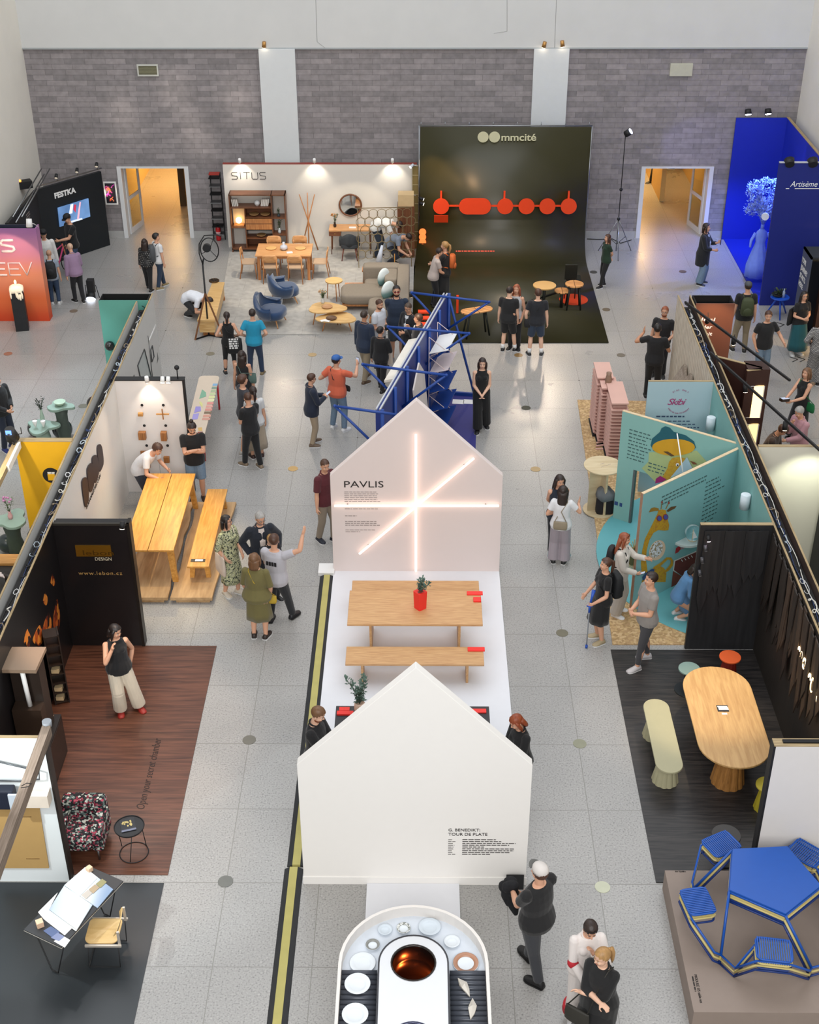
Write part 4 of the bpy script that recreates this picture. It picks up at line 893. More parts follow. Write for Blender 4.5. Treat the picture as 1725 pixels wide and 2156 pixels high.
q=onP(1431,845,S0,S1); circtext('KIDS ONLY',q.x,q.z,.235,R(125),R(55),.03,MG,t,23.556); circtext('PASSION AND FRIENDSHIP',q.x,q.z-.02,.25,R(215),R(325),.026,MG,t,23.556)
b=MB(); q=onP(1382,878,S0,S1); lines(b,(q.x,23.556,q.z),(1,0,0),(0,0,1),.55,1,.06,mat('#3b4a66',.7),th=.5,seed=1,jit=0); lines(b,(q.x,23.556,q.z-.1),(1,0,0),(0,0,1),.95,7,.07,mat('#4b5f7c',.7),th=.3,seed=2); o=b.obj('story_text',t); o['kind']='stuff'
# panel P1
a1=g(1311,865,ZH);c1=g(1565,938,ZH); a2=g(1356,1040,ZH);c2=g(1565,941,ZH)
P1a=Vector((a1.x,a1.y));P1c=Vector((c1.x,c1.y));P2a=Vector((a2.x,a2.y));P2c=Vector((c2.x,c2.y))
# faces towards the viewer are a->c with thickness behind
t=thing('story_wall','aqua folding story wall with lamp and giraffe picture and a low opening','wall panel'); d=P1c-P1a
b=MB(); th=.06; b.wl(P1a,P1a+d*.16,0,ZH-.01,th,MINT); b.wl(P1a+d*.16,P1a+d*.42,1.22,ZH-.01,th,MINT); b.wl(P1a+d*.42,P1c,0,ZH-.01,th,MINT); b.obj('panel',t)
b=MB(); b.wl(P1a,P1c,ZH-.01,ZH,th,PINE); b.obj('top_edge',t)
n1=Vector((d.y,-d.x)).normalized()
b=MB(); b.wl(P1a+d*.14,P1a+d*.16,0,1.22,th+.01,mat('#6d6f70',.5)); b.wl(P1a+d*.42,P1a+d*.44,0,1.22,th+.01,mat('#6d6f70',.5)); b.obj('opening_frame',t)
o1=(1120,740);s1=4.3125
prn('print_light',t,Z(o1,s1,[(1065,915),(1500,900),(1590,1000),(1500,1150),(1130,1190),(1000,1060),(1060,1000)]),mat('#a9b77f',.7),P1a,P1c,.002)
prn('print_lampshade',t,Z(o1,s1,[(1080,850),(1095,790),(1165,730),(1180,695),(1215,678),(1255,690),(1290,728),(1400,760),(1475,815),(1492,870),(1450,915),(1290,900),(1110,905)]),mat('#1c5a66',.6),P1a,P1c,.005)
prn('print_lamp_glow',t,Z(o1,s1,[(1290+195*math.cos(k*PI/12),868+76*math.sin(k*PI/12)) for k in range(24)]),mat('#cf9a1e',.6),P1a,P1c,.009)
prn('print_giraffe_head',t,Z(o1,s1,[(1280,965),(1330,955),(1390,965),(1398,1005),(1340,1060),(1300,1105),(1260,1150),(1225,1165),(1190,1135),(1235,1060),(1250,1000)]),blotch(['#c29a26','#c29a26','#b9862a','#c29a26'],14,.7),P1a,P1c,.013)
for nm,pp,mm in(('print_ear',[(1200,905),(1240,905),(1300,945),(1270,950)],mat('#5b4226',.7)),('print_ear',[(1440,990),(1480,1000),(1508,1022),(1470,1022)],mat('#7a4a2a',.7)),('print_scarf',[(1125,1195),(1132,1152),(1170,1126),(1228,1158),(1190,1180)],mat('#9c1f6b',.7)),('print_tent',[(1415,955),(1290,1110),(1260,1145),(1370,1100),(1462,1055)],mat('#a9c3cf',.7))): prn(nm,t,Z(o1,s1,pp),mm,P1a,P1c,.017)
for cc,r_,mm in(((1328,1024),15,WHITE),((1330,1028),7,DKEYE)): prn('print_eye',t,Z(o1,s1,[(cc[0]+r_*math.cos(k*PI/6),cc[1]+r_*math.sin(k*PI/6)) for k in range(12)]),mm,P1a,P1c,.021 if r_>10 else .025)
TXM=mat('#41605f',.7)
wlines(t,P1a,P1c,1326,905,.52,9,.075,TXM,seed=11,th=.28); wlines(t,P1a,P1c,1366,975,.5,3,.075,TXM,seed=12)
wlines(t,P1a,P1c,1294,1062,.2,1,.1,mat('#27457a',.6),th=.8,jit=0)
b=MB(); q0=onP(1341,725,P1a,P1c)if False else onP(1431,908,P1a,P1c); q1=onP(1462,985,P1a,P1c); e_=n1.to_3d(); b.cyl(q0+e_*.1,q1+e_*.45,.012,WHITE,n=8); tag(b.obj('pole'),'thin white pole slanting in front of the lamp picture','pole')
# panel P2
t=thing('story_wall','nearer aqua story wall with long-necked giraffe picture and a round porthole','wall panel'); d=P2c-P2a
b=MB(); b.wl(P2a,P2c,0,ZH-.01,.06,MINT2); b.obj('panel',t); b=MB(); b.wl(P2a,P2c,ZH-.01,ZH,.06,PINE); b.obj('top_edge',t)
dn=d.normalized(); 
for k in range(3): b=MB(); q=P2a-dn*.004+Vector((-dn.y,dn.x))*(.01+.02*k); b.wl(q-dn*.004,q+dn*.003,0,ZH,.008,mat('#b4744e',.6)); b.obj('edge_stripe',t)
o2=(1280,1040);s2=7.185; GI=blotch(['#b9931f','#b9931f','#a9782a','#b9931f'],16,.7,2)
def P2(nm,pp,mm,l): return prn(nm,t,Z(o2,s2,pp),mm,P2a,P2c,l)
P2('print_giraffe',[(765,245),(820,232),(875,245),(890,330),(925,470),(915,545),(860,552),(760,545),(690,585),(625,700),(585,850),(575,1000),(600,1180),(510,1200),(500,1050),(520,850),(560,680),(620,560),(700,400),(750,300)],GI,.004)
P2('print_body',[(690,1110),(760,1070),(850,1120),(885,1200),(870,1330),(640,1330),(600,1600),(510,1700),(500,1680),(580,1560),(600,1420),(510,1440),(515,1310),(620,1250)],GI,.004)
P2('print_ear',[(618,275),(650,215),(700,200),(765,215),(765,250),(700,255)],mat('#8e6f22',.7),.008); P2('print_ear',[(885,250),(955,190),(1035,180),(1010,215),(905,270)],mat('#5e4322',.7),.008)
for h in([(797,225),(810,130),(818,130),(806,225)],[(868,220),(910,140),(918,142),(878,225)]): P2('print_horn',h,mat('#8e6f22',.7),.008)
for cx_,cy_ in((815,122),(918,132)): P2('print_horn_tip',[(cx_+14*math.cos(k*PI/5),cy_+18*math.sin(k*PI/5)) for k in range(10)],mat('#8b3f30',.7),.01)
for cx_,cy_ in((772,365),(868,345)):
    P2('print_glasses_rim',[(cx_+40*math.cos(k*PI/8),cy_+46*math.sin(k*PI/8)) for k in range(16)],mat('#8d2c30',.6),.012); P2('print_lens',[(cx_+30*math.cos(k*PI/8),cy_+36*math.sin(k*PI/8)) for k in range(16)],mat('#4a55a0',.4),.016)
P2('print_arm',[(690,1100),(800,1030),(880,955),(950,955),(985,1010),(975,1080),(920,1150),(850,1200),(830,1180),(900,1110),(945,1050),(945,1000),(900,985),(810,1070),(720,1140)],GI,.012)
P2('print_camera',[(512,1250),(560,1195),(660,1125),(695,1130),(680,1190),(600,1265),(520,1300)],mat('#2c4a78',.6),.018)
P2('print_camera_lens',[(610+38*math.cos(k*PI/8),1215+42*math.sin(k*PI/8)) for k in range(16)],mat('#141c30',.4),.022)
def ellp(cx_,cy_,rx,ry,a): return [(cx_+rx*math.cos(k*PI/14)*math.cos(a)-ry*math.sin(k*PI/14)*math.sin(a),cy_+rx*math.cos(k*PI/14)*math.sin(a)+ry*math.sin(k*PI/14)*math.cos(a)) for k in range(28)]
P2('porthole_rim',ellp(745,850,112,160,.45),mat('#d8bfa4',.6),.006); P2('porthole_disc',ellp(730,835,85,130,.45),blotch(['#dfe3e6','#b9c2cc','#8e7f52'],30,.5),.010)
for k in range(4): P2('print_train',[(1015+88*k,900-58*k),(1030+88*k,820-55*k),(1085+85*k,775-50*k),(1100+85*k,830-52*k),(1060+88*k,880-58*k)],mat('#a8262e',.6) if k%2==0 else mat('#b98f94',.6),.006)
P2('print_house_outline',[(985,1160),(1003,1005),(1335,860),(1340,1320),(1290,1320)],mat('#d8d4cf',.6),.004); P2('print_house',[(998,1150),(1015,1015),(1335,875),(1340,1300),(1110,1230)],mat('#6b2f2a',.7),.008); P2('print_house_base',[(985,1165),(1120,1245),(1340,1320),(1300,1640),(955,1450)],mat('#7d3b2c',.7),.006)
for k in range(4): P2('print_tally',[(1100+50*k,990-20*k),(1108+50*k,985-20*k),(1130+50*k,1015-20*k),(1120+50*k,1018-20*k)],WHITE,.012)
wlines(t,P2a,P2c,1394,1048,1.3,3,.075,TXM,seed=21,jit=.5); wlines(t,P2a,P2c,1487,1018,.55,12,.085,TXM,seed=22,th=.25)
# lines on the spine face, low shelf, globe, speakers
def spl(name,label,u,v,z,X=None):
    pass
t=bpy.data.objects['partition_wall.004']
for y0,z0,n_,sd in((22.9,2.0,16,5),(20.6,1.9,18,6)):
    b=MB(); lines(b,(SPR+.026,y0,z0),(0,-1,0),(0,0,1),.95,n_,.075,TXM,th=.22,seed=sd,jit=.2,word=(.3,.8)); o=b.obj('story_text',t); o['kind']='stuff'
SPK=mat('#c7d3da',.5,var=.02)
for (u,v),lb in(((1495,905),'white cylindrical speaker beside the pink logo sign'),((1567,1070),'white cylindrical speaker at the inner corner of the nearer story wall')):
    p=onX(u,v,SPR-.09); t=thing('speaker',lb,'speaker',p); b=MB(); b.cyl((0,0,0),(0,0,.27),.085,SPK,n=24); b.obj('speaker_body',t); b=MB(); b.cyl((0,0,.27),(0,0,.276),.075,mat('#dde6ec',.4),n=24); b.obj('top_plate',t); b=MB(); b.bar((.05,0,.13),(.12,0,.13),.03,.05,STEEL); b.obj('bracket',t)
q=onP(1446,1130,P2a,P2c); t=thing('wall_shelf','half-round white shelf carrying a glass globe on the giraffe wall','shelf',(q.x,q.y,q.z),math.atan2(dn.y,dn.x)); b=MB(); b.prism(circ(.3,20,-PI,0),-.05,0,mat('#b9c6c4',.5)); b.obj('shelf_board',t,bevel=.006)
t=thing('glass_globe','clear glass globe with tiny sailing boat on the half-round shelf','globe',(q.x+dn.y*.13,q.y-dn.x*.13,q.z)); b=MB(); b.ell((0,0,.15),(.15,.15,.15),glass(),n=28); b.obj('glass',t); b=MB(); b.cyl((0,0,0),(0,0,.02),.08,mat('#c9b99a',.5),n=20); b.obj('base',t); b=MB(); b.cyl((0,0,.02),(0,0,.2),.006,PINE,n=6); b.slab([(0,0,.06),(0,0,.19),(.06,0,.08)],(0,.003,0),WHITE); b.obj('mast',t)
# mirror sun on the floor between walls
p=g(1332,1175,.9); t=thing('sun_mirror','round golden sun-ray disc behind the near story wall','disc',(g(1338,1168,.9)),R(45)); b=MB()
for k in range(36): a=2*PI*k/36; b.bar((math.cos(a)*.2,0,math.sin(a)*.2),(math.cos(a)*.36,0,math.sin(a)*.36),.012,.012,mat('#cdbb8a',.6))
o=b.obj('ray',t); o['kind']='stuff'; b=MB(); b.cyl((0,-.02,0),(0,.02,0),.2,mat('#8a7440',.5),n=28); b.obj('face',t); b=MB(); b.cyl((0,0,-.9),(0,0,-.2),.015,PINE,n=6); b.obj('stand',t)
# round table, backpack with grey jacket
p=g(1257,1060); t=thing('standing_table','tall round plywood standing table beside the aqua opening','table',(p.x+.02,22.85,.02)); PLYT=wood('#c2ad88','#d6c5a2','x',2,.6,4)
b=MB(); b.cyl((0,0,1.0),(0,0,1.02),.375,PLYT,n=40,smooth=False); b.obj('tabletop',t); b=MB(); b.cyl((0,0,0),(0,0,.02),.33,PLYT,n=36,smooth=False); b.obj('base',t)
for s in((-.02,.02,-.26,.26),(-.26,.12,-.01,.01)): b=MB(); b.bx(s[0],s[1],s[2],s[3],.02,1.0,PLYT); b.obj('upright_board',t,rz=.25)
b=MB()
for k in range(14): b.add([(-.05+.02*k%.2,-.08+.011*k,1.0215),(-.04+.02*k%.2,-.08+.011*k,1.0215),(-.03+.02*k%.2,-.06+.012*k,1.0215)],[(0,1,2)],mat('#6a6273',.6))
b.obj('ink_drawing',t)
p=g(1272,1090); t=thing('backpack','dark backpack with grey jacket leaning at the round standing table','backpack',(p.x+.02,p.y+.15,.02)); b=MB(); b.loft([[Vector((x*.17*k,y*.11*k,z)) for x,y in rrect(2,2,.6)] for z,k in((0,.9),(.05,1.05),(.3,1),(.45,.8),(.5,.4))],mat('#1b171c',.8,var=.2,bump=.3)); b.obj('pack',t)
b=MB(); b.loft([[Vector((x*.15*k,y*.13*k-.02,z+.03*math.sin(x*5))) for x,y in rrect(2,2,.7)] for z,k in((.38,1.3),(.5,1.15),(.56,.8),(.575,.2))],mat('#6c6f72',.9,var=.2,bump=.4)); o=b.obj('jacket',t)
# pink brick-like display
PK=bricks('#c99c90','#d8aea2','#8a5f57',.1,.033,.008,('y','z'),off=.5,bump=.6); PKP=mat('#d3a99c',.7,var=.04)
for (u0,v0,u1,v1,zt,lb) in((1264,763,1273,796,1.42,'farthest pink lattice display tower with a flat top'),(1276,795,1290,818,1.36,'middle pink lattice display tower carrying the vase'),(1291,804,1307,850,1.40,'nearest pink lattice display tower at the aqua wall')):
    a_=g(u0,v0,zt);c_=g(u1,v1,zt); x0=a_.x-.14; x1=x0+.34; y0,y1=c_.y,a_.y
    if 'middle' in lb: y1=y0+.55
    t=thing('display_tower',lb,'display tower',((x0+x1)/2,(y0+y1)/2,.02)); w_=(x1-x0)/2; h_=(y1-y0)/2
    b=MB(); b.bx(-w_+.03,w_-.03,-h_+.03,h_-.03,.03,zt-.02,PK); b.obj('core',t); b=MB(); b.bx(-w_-.005,w_+.005,-h_-.005,h_+.005,zt-.04,zt-.012,PKP); b.obj('top_board',t); b=MB(); b.bx(-w_-.02,w_+.02,-h_-.02,h_+.02,0,.03,BLACK); b.obj('base',t)
    for k in range(15): b=MB(); z=.1+k*(zt-.2)/15; b.bx(-w_-.01,w_+.01,-h_-.03,h_+.01,z,z+.02,PKP); b.obj('ledge',t)
p=g(1281,808,1.36); t=thing('vase','speckled brown ceramic jug standing on the pink display tower','vase',p); b=MB(); b.lathe([(0,0),(.06,0),(.075,.08),(.06,.17),(.05,.2),(.058,.26),(.05,.26),(.04,.2),(0,.19)],(0,0,0),mat('#8b6f5c',.4,var=.3,scale=40)); b.obj('jug',t)
b=MB(); b.box((0,0,.01),(.16,.12,.02),WHITE); tag(b.obj('booklet',loc=g(1268,790,1.40)),'small white booklet on the pink display tower','booklet')
for k in range(3): b=MB(); b.box((0,0,.01),(.3,.05,.02),PKP,rz=.2*k); tag(b.obj('pink_slat',loc=g(1264,946-6*k,.02)+Vector((.05,0,.02*k))),'loose pink slat lying on the chipboard in front of pink towers','slat','loose pink slats')
# leaning grey planks by tongue-and-groove wall
for k,(u,v,h) in enumerate(((1420,770,2.1),(1428,735,2.0),(1450,790,1.9))):
    b=MB(); y=24.6+.65*k; b.slab([(SPR-.85,y-.28,0),(SPR-.85,y+.28,0),(SPR-.06,y+.25,1.75-.1*k),(SPR-.03,y+.1,1.9-.1*k),(SPR-.06,y-.25,1.7-.1*k)],(-.05,0,.02),wood('#7e7164','#a4978a','z',3,.7)); tag(b.obj('wood_slab'),('nearest','middle','farthest')[k]+' rough grey-brown plank leaning on the board partition','plank')
# --- charred booth
b=MB(); b.bx(3.24,SPR,13.1,18.32,0,.012,wood('#1c1b1c','#3a3634','x',3,.4,9)); tag(b.obj('dark_floor'),'dark charcoal plank floor under the oval oak table','floor panel')
t=wallpanel('partition_wall','black charred-board cross wall behind the orange stool',(4.5,18.35),(SPR,18.35),0,2.5,.07,CHAR,PLYX)
DKB=mat('#161618',.4,var=.3)
for u,v,lb in((1493,1140,'lit small spotlight topmost on the black charred wall'),(1487,1160,'second small spotlight down the black charred wall'),(1480,1185,'third small spotlight down the black charred wall'),(1475,1212,'lowest small spotlight on black charred wall')):
    q=onY(u,v,18.25); lamp_head(q,q+Vector((.2,-.4,-1)),mat('#55555a',.4,.5) if v>1150 else BLACK,r=.032,L=.1,label=lb,gcol='#ffd9e8' if v<1150 else '#777777',gs=12 if v<1150 else .1,arm=(q.x,18.34,q.z))
FB=[wood('#30251d','#4c3c30','z',3,.6),wood('#241b15','#3c2f26','z',3,.6),wood('#1a1512','#2d2520','z',3,.6)]
t=thing('feather_cladding','overlapping pointed brown boards hanging like feathers in the black booth','cladding')
rn=random.Random(11)
for k in range(34):
    y=18.2-k*.112; L=rn.uniform(1.1,1.7) if k<24 else rn.uniform(.7,1.2); z1=2.46-rn.uniform(0,.05); x=SPR-.012-.014*(k%3); w_=.16; tilt=rn.uniform(-.12,.05)-.006*k
    b=MB(); b.slab([(x,y,z1),(x,y-w_,z1),(x-.02,y-w_+tilt*L,z1-L*.8),(x-.03,y-w_*.5+tilt*L,z1-L),(x-.02,y+tilt*L,z1-L*.75)],(-.018,0,0),FB[rn.randint(0,2) if k>8 else 2]); b.obj('board',t)
for k in range(9):
    x=5.6-k*.11; L=rn.uniform(.9,1.7); w_=.15; b=MB(); y=18.335-.012*(k%3); b.slab([(x,y,2.4),(x-w_,y,2.4),(x-w_,y-.02,2.4-L*.8),(x-w_*.5,y-.03,2.4-L),(x,y-.02,2.4-L*.8)],(0,-.014,0),CHAR); b.obj('board',t)
t=thing('glowing_sign','warm glowing handwritten sign on the brown side wall','sign'); WG=glow('#ffd9a0',9)
q0=onX(1683,1368,SPR-.06); q1=onX(1728,1490,SPR-.06)
b=MB(); dd=(q1-q0); 
for k in range(9):
    c=q0.lerp(q1,k/8); r_=.05+.02*(k%3); pts=[c+dd.normalized()*(math.cos(j*.7)*r_*.7)+Vector((0,0,math.sin(j*.7)*r_*(1.3 if k%4==1 else 1))) for j in range(6+(k*3)%4)]
    b=MB(); b.tube(pts,.009,WG,n=6); b.obj('stroke',t)
# oval table, bench, stools
OT=wood('#b48a56','#cba36c','y',3,.35,7); OTD=wood('#8f6231','#b07c42','z',4,.4,10)
def fluted(b,c,z,rb,rt_,m,n=12,sq=1):
    N=n*4; rings=[]
    for t_ in(0,.03,.5,1):
        r_=rb+(rt_-rb)*t_; rings.append([Vector((c[0]+math.cos(2*PI*k/N)*r_*(1+.07*abs(math.sin(n*PI*k/N))),c[1]+math.sin(2*PI*k/N)*r_*sq*(1+.07*abs(math.sin(n*PI*k/N))),z*t_)) for k in range(N)])
    b.loft(rings,m,smooth=False)
t=thing('oval_table','long oval oak table with fluted pedestals on the dark floor','table',(4.6,15.74,.012)); b=MB(); b.prism([(x,y) for x,y in stadium(2.34,1.05,16)],.715,.75,OT); b.obj('tabletop',t,bevel=.008)
for y in(-.62,.62): b=MB(); fluted(b,(0,y),.715,.24,.14,OTD); b.obj('pedestal',t)
GB=mat('#a8a384',.55,var=.04)
t=thing('oval_bench','long olive-cream oval bench with fluted ends left of the oval table','bench',(3.67,15.63,.012)); b=MB(); b.prism(stadium(1.68,.4,12),.415,.45,GB); b.obj('seat',t,bevel=.006)
for y in(-.5,.5): b=MB(); fluted(b,(0,y),.415,.19,.12,GB); b.obj('pedestal',t)
def stool(u,v,lb,ctop,cbase,disc=False,r=.175,z=.46,pos=None):
    p=pos or g(u,v,z); t=thing('stool',lb,'stool',(p[0],p[1],.012)); b=MB(); b.cyl((0,0,z-.04),(0,0,z-.012),r,mat(ctop,.5,var=.05),n=32,smooth=False); b.obj('seat',t,bevel=.005); b=MB()
    if disc: b.cyl((0,0,0),(0,0,.015),.2,mat(cbase,.4),n=32); b.cyl((0,0,.015),(0,0,z-.04),.045,mat(cbase,.4),r2=.08,n=20)
    else: fluted(b,(0,0),z-.04,.15,.09,mat(cbase,.5))
    b.obj('base',t)
stool(1538,1382,'orange round stool with dark red fluted base by the black wall','#e5632f','#7c1f14')
stool(1452,1407,'grey-green round stool on dark base beyond the oval table','#7f9892','#161b20',True)
stool(1618,1652,'yellow round stool half hidden by white wall','#c3b23e','#b7a82e')
stool(1530,1757,'dark grey round stool behind the blue pentagon table','#3a3735','#1b1b1d',True,r=.2)
p=g(1522,1492,.762)
b=MB(); b.box((0,0,.004),(.17,.14,.008),mat('#1a1d26',.5)); b.box((.01,-.01,.009),(.15,.06,.003),WHITE); b.box((.0,.035,.009),(.15,.03,.004),mat('#e8e6e2',.5)); tag(b.obj('leaflet',loc=p),'dark and white leaflet stack in the middle of oval table','leaflet'); b=MB(); b.box((0,0,.002),(.08,.04,.004),WHITE); tag(b.obj('card',loc=g(1526,1503,.762)),'small white card below the leaflet on the oval table','card')
spot((4.4,16.5,4.2),(4.5,16.2,.7),300,40,(1,.8,.52)); spot((3.2,16.8,4.0),(4.0,16.6,0),90,50,(1,.8,.6))
# white end wall and grey-brown podium
t=thing('end_wall','white end wall with black edge at the lower right','wall panel'); b=MB(); b.bx(4.52,8,13.05,13.19,0,2.5,mat('#dcd9d8',.6,var=.02)); b.obj('panel',t); b=MB(); b.bx(4.49,4.52,13.05,13.2,0,2.5,BLACK); b.obj('side_edge',t); b=MB(); b.bx(4.5,8,13.05,13.2,2.5,2.512,PLYX); b.obj('top_edge',t)
b=MB(); b.bx(4.52,8,13.1,13.16,2.512,2.53,DARKM); tag(b.obj('lighting_track',loc=(.1,0,0)),'black track lying on top of the white end wall','track')
t=thing('podium','low grey-brown podium carrying the stacked pentagon tables','podium'); TAN=mat('#8f8076',.6,var=.05); b=MB(); pa=g(1400,1832,.35);pb=g(1470,2127,.35); b.bx(3.31,8,10.72,13.0,0,.35,TAN); b.obj('podium_body',t,bevel=.004)
text('vestly.co',(g(1444,1834,.352)),(-1,0,0),(0,-1,0),.03,K,'lettering',t); q=g(1462,2052,.352)
text('MODULE 1/5 table set',(q.x,q.y,.352),(0,-1,0),(1,0,0),.035,K,'lettering',t,width=.42); q=g(1457,2056,.352); b=MB(); lines(b,(q.x,q.y,.352),(0,-1,0),(1,0,0),.3,1,.035,K,th=.5); b.obj('small_text',t)
# stacked pentagon picnic tables
CRT=mat('#c9b878',.45,var=.05); BL2=mat('#0f4fa8',.4,var=.05); BL3=mat('#0d2f73',.45,var=.05)
def penta(label,m,zoff,full):
    t=thing('pentagon_table',label,'table',(4.42,12.08,.35+zoff),0); Rv=.61; zt=.72
    va=[R(58+72*k) for k in range(5)]
    V=[Vector((math.cos(a)*Rv,math.sin(a)*Rv,zt)) for a in va]
    b=MB(); b.prism([(v.x,v.y) for v in V],zt-.03,zt,m); b.obj('tabletop',t,bevel=.006)
    b=MB(); b.tube([v-Vector((0,0,.045)) for v in V],.016,m,closed=True,n=6); b.obj('top_frame',t)
    for k in range(5):
        s=R(190+72*k); u=Vector((math.cos(s),math.sin(s),0)); w_=Vector((-u.y,u.x,0)); sc_=u*.93; zs=.44
        vtx=min(V,key=lambda q:(Vector((q.x,q.y,0)).normalized()-Vector((math.cos(s+R(12)),math.sin(s+R(12)),0))).length)
        pol=lambda ang,r_,z_:Vector((math.cos(s+R(ang))*r_,math.sin(s+R(ang))*r_,z_))
        f0=pol(34,.93,.02);f1=pol(48,1.0,.02)
        b=MB(); b.tube([vtx-Vector((0,0,.03)),f0],.018,m,n=6); b.obj('leg',t)
        b=MB(); b.tube([f0,f1,pol(72-14,.86,zs-.05),pol(72-12,.80,zs-.02)],.016,m,n=6); b.obj('ring_tube',t)
        b=MB(); b.tube([f1,pol(72-11,1.1,zs-.06),pol(72+11,1.1,zs-.06),pol(72+30,.98,.05),pol(72+34,.93,.02)],.016,m,n=6); b.obj('ring_tube',t)
        pr=[sc_+w_*(x*.21)+u*(y*.17)+Vector((0,0,zs)) for x,y in rrect(2,2,.35)]
        b=MB(); b.tube(pr,.014,m,closed=True,n=6); b.obj('seat_frame',t)
        if full:
            b=MB()
            for j in range(15): x=-.19+.38*j/14; b.bar(sc_+w_*x-u*.17+Vector((0,0,zs+.012)),sc_+w_*x+u*.17+Vector((0,0,zs+.012)),.016,.012,m)
            b.obj('seat_slats',t)['kind']='stuff'
        else: b=MB(); [b.bar(sc_+w_*x-u*.17+Vector((0,0,zs)),sc_+w_*x+u*.17+Vector((0,0,zs)),.02,.012,m) for x in(-.15,0,.15)]; b.obj('seat_slats',t)['kind']='stuff'
penta('bottom dark blue pentagon picnic table of the stack',BL3,0,False); penta('middle cream pentagon picnic table of the stack',CRT,.075,True); penta('top blue pentagon picnic table of the stack',BL2,.15,True)
# --- beyond the spine: white/cream wall, brown booth
CW=ramp2(['#dfd8d2','#e6d6c4','#d9e2c6','#dfe2cc'],[0,.35,.7,1],'x',5.95,7.3,.7)
wallpanel('partition_wall','cream cross wall right of the aqua story stand',(5.98,20.95),(12,20.95),0,2.5,.08,mat('#ddd9c8',.7,var=.02),PLYX)
spot((6.9,20.2,2.6),(6.9,20.95,1.2),60,90,(.95,1,.8))
b=MB(); b.bx(7.2,9,18.6,20.8,0,2.4,BLACK); t=tag(b.obj('black_box_wall'),'tall black box wall at the right picture edge','wall panel')
b=MB(); b.bx(5.99,9,13.3,18.55,0,.02,mat('#d6d4d4',.5)); tag(b.obj('white_floor'),'plain white floor beyond the right partition row','floor panel')
BRN=mat('#3b211b',.5,var=.08); BRD=mat('#241512',.5)
t=thing('display_box','brown box wall with open black top and white lettering lit by a lamp','wall panel'); y0,y1=27.38,27.86; b=MB(); b.bx(5.98,6.83,y0,y0+.03,0,2.5,mat('#7a4a38',.6,var=.05)); b.obj('front_panel',t)
b=MB(); BRI=mat('#0c0908',.9); b.bx(6.80,6.83,y0+.03,y1,0,2.5,BRI); b.bx(5.98,6.01,y0+.03,y1,0,2.5,BRI); b.bx(6.01,6.8,y1-.03,y1,0,2.5,BRI); b.obj('side_panels',t); b=MB(); b.bx(6.01,6.8,y0+.03,y1-.03,2.0,2.02,mat('#050505',.9)); b.obj('inner_shadow_board',t)  # added black board stands in for the shade inside the hollow box
for s_,v_,w_ in(('Illusi',676,.42),('under',692,.36),('rabbit',706,.36)): q=onY(1464,v_,y0-.004); text(s_,q,(1,0,0),(0,0,1),.085,glow('#fff0e0',.9),'lettering',t,width=w_,shear=.1)  # letters get a glow of their own to look lamp-lit
spot((6.35,26.4,2.75),(6.35,27.4,1.75),55,75,(1,.62,.3))
q=lambda u,v,z=2.5:g(u,v,z)
def seg(lb,u0,v0,u1,v1,h=2.5,m=BRN,th=.06,cap=PLYX,**k): a_=q(u0,v0,h);c_=q(u1,v1,h); return wallpanel('partition_wall',lb,(a_.x,a_.y),(c_.x,c_.y),0,h,th,m,cap,**k)
seg('long brown back wall inside the dark booth',1506,750,1604,775); seg('short brown wall return next to the lit tower',1604,775,1572,778)
a_=q(1576,778);c_=q(1618,768); t=thing('display_tower','brown display tower with two glowing glass niches','display tower',(a_.x,a_.y,0)); W_=c_.x-a_.x; b=MB(); b.bx(0,W_,0,.4,0,2.5,BRN); b.obj('tower_body',t)
for z0,z1 in((1.45,2.15),(.6,1.3)): b=MB(); b.bx(.05,W_-.08,-.02,0,z0,z1,glow('#ffcf82',3.2 if z0>1 else 2)); b.obj('glowing_niche',t); b=MB(); b.tube([(.05,-.03,z0),(W_-.08,-.03,z0),(W_-.08,-.03,z1),(.05,-.03,z1)],.012,WHITE,closed=True,n=4); b.obj('niche_frame',t)
b=MB(); p=g(1605,935,1.0); b.bx(6.5,7.35,21.7,22.5,0,1.0,mat('#121214',.3)); tag(b.obj('counter',bevel=.005),'glossy black counter inside the brown booth','counter')
for (u0,v0,u1,v1,lb) in((1443,636,1664,801,'upper black lighting rail spanning the brown booth'),(1496,742,1727,948,'lower black lighting rail spanning the brown booth')):
    b=MB(); b.bar(g(u0,v0,2.62),g(u1,v1,2.62),.035,.045,BLACK); tag(b.obj('lighting_rail'),lb,'rail')
for u,v,lb,pw,tg in((1489,678,'round lamp head on the upper rail over the lettering',0,(0,.9,-.8)),(1545,725,'hanging lamp head below the upper rail',25,(.1,-.1,-1)),(1570,825,'lit lamp head on the lower rail before the glowing tower',30,(.1,-.2,-1)),(1653,905,'lit lamp head on the lower rail above black counter',40,(.05,-.1,-1))):
    p=g(u,v,2.35); lamp_head(p,p+Vector(tg),BLACK,r=.05,L=.16,label=lb,power=pw,ang=80,col=(1,.65,.3),arm=p+Vector((0,0,.22)))
for k in range(3): b=MB(); p=g((1637,1680,1712)[k],(684,757,800)[k]); b.tube([(-.16,-.14,.003),(0,0,.003),(-.16,.14,.003)],.012,BLACK,n=4); b.tube([(0.02,-.14,.003),(.18,0,.003),(.02,.14,.003)],.012,BLACK,n=4); tag(b.obj('floor_arrow',loc=p),('farthest','middle','nearest')[k]+' black double chevron marked on the floor','floor marking')
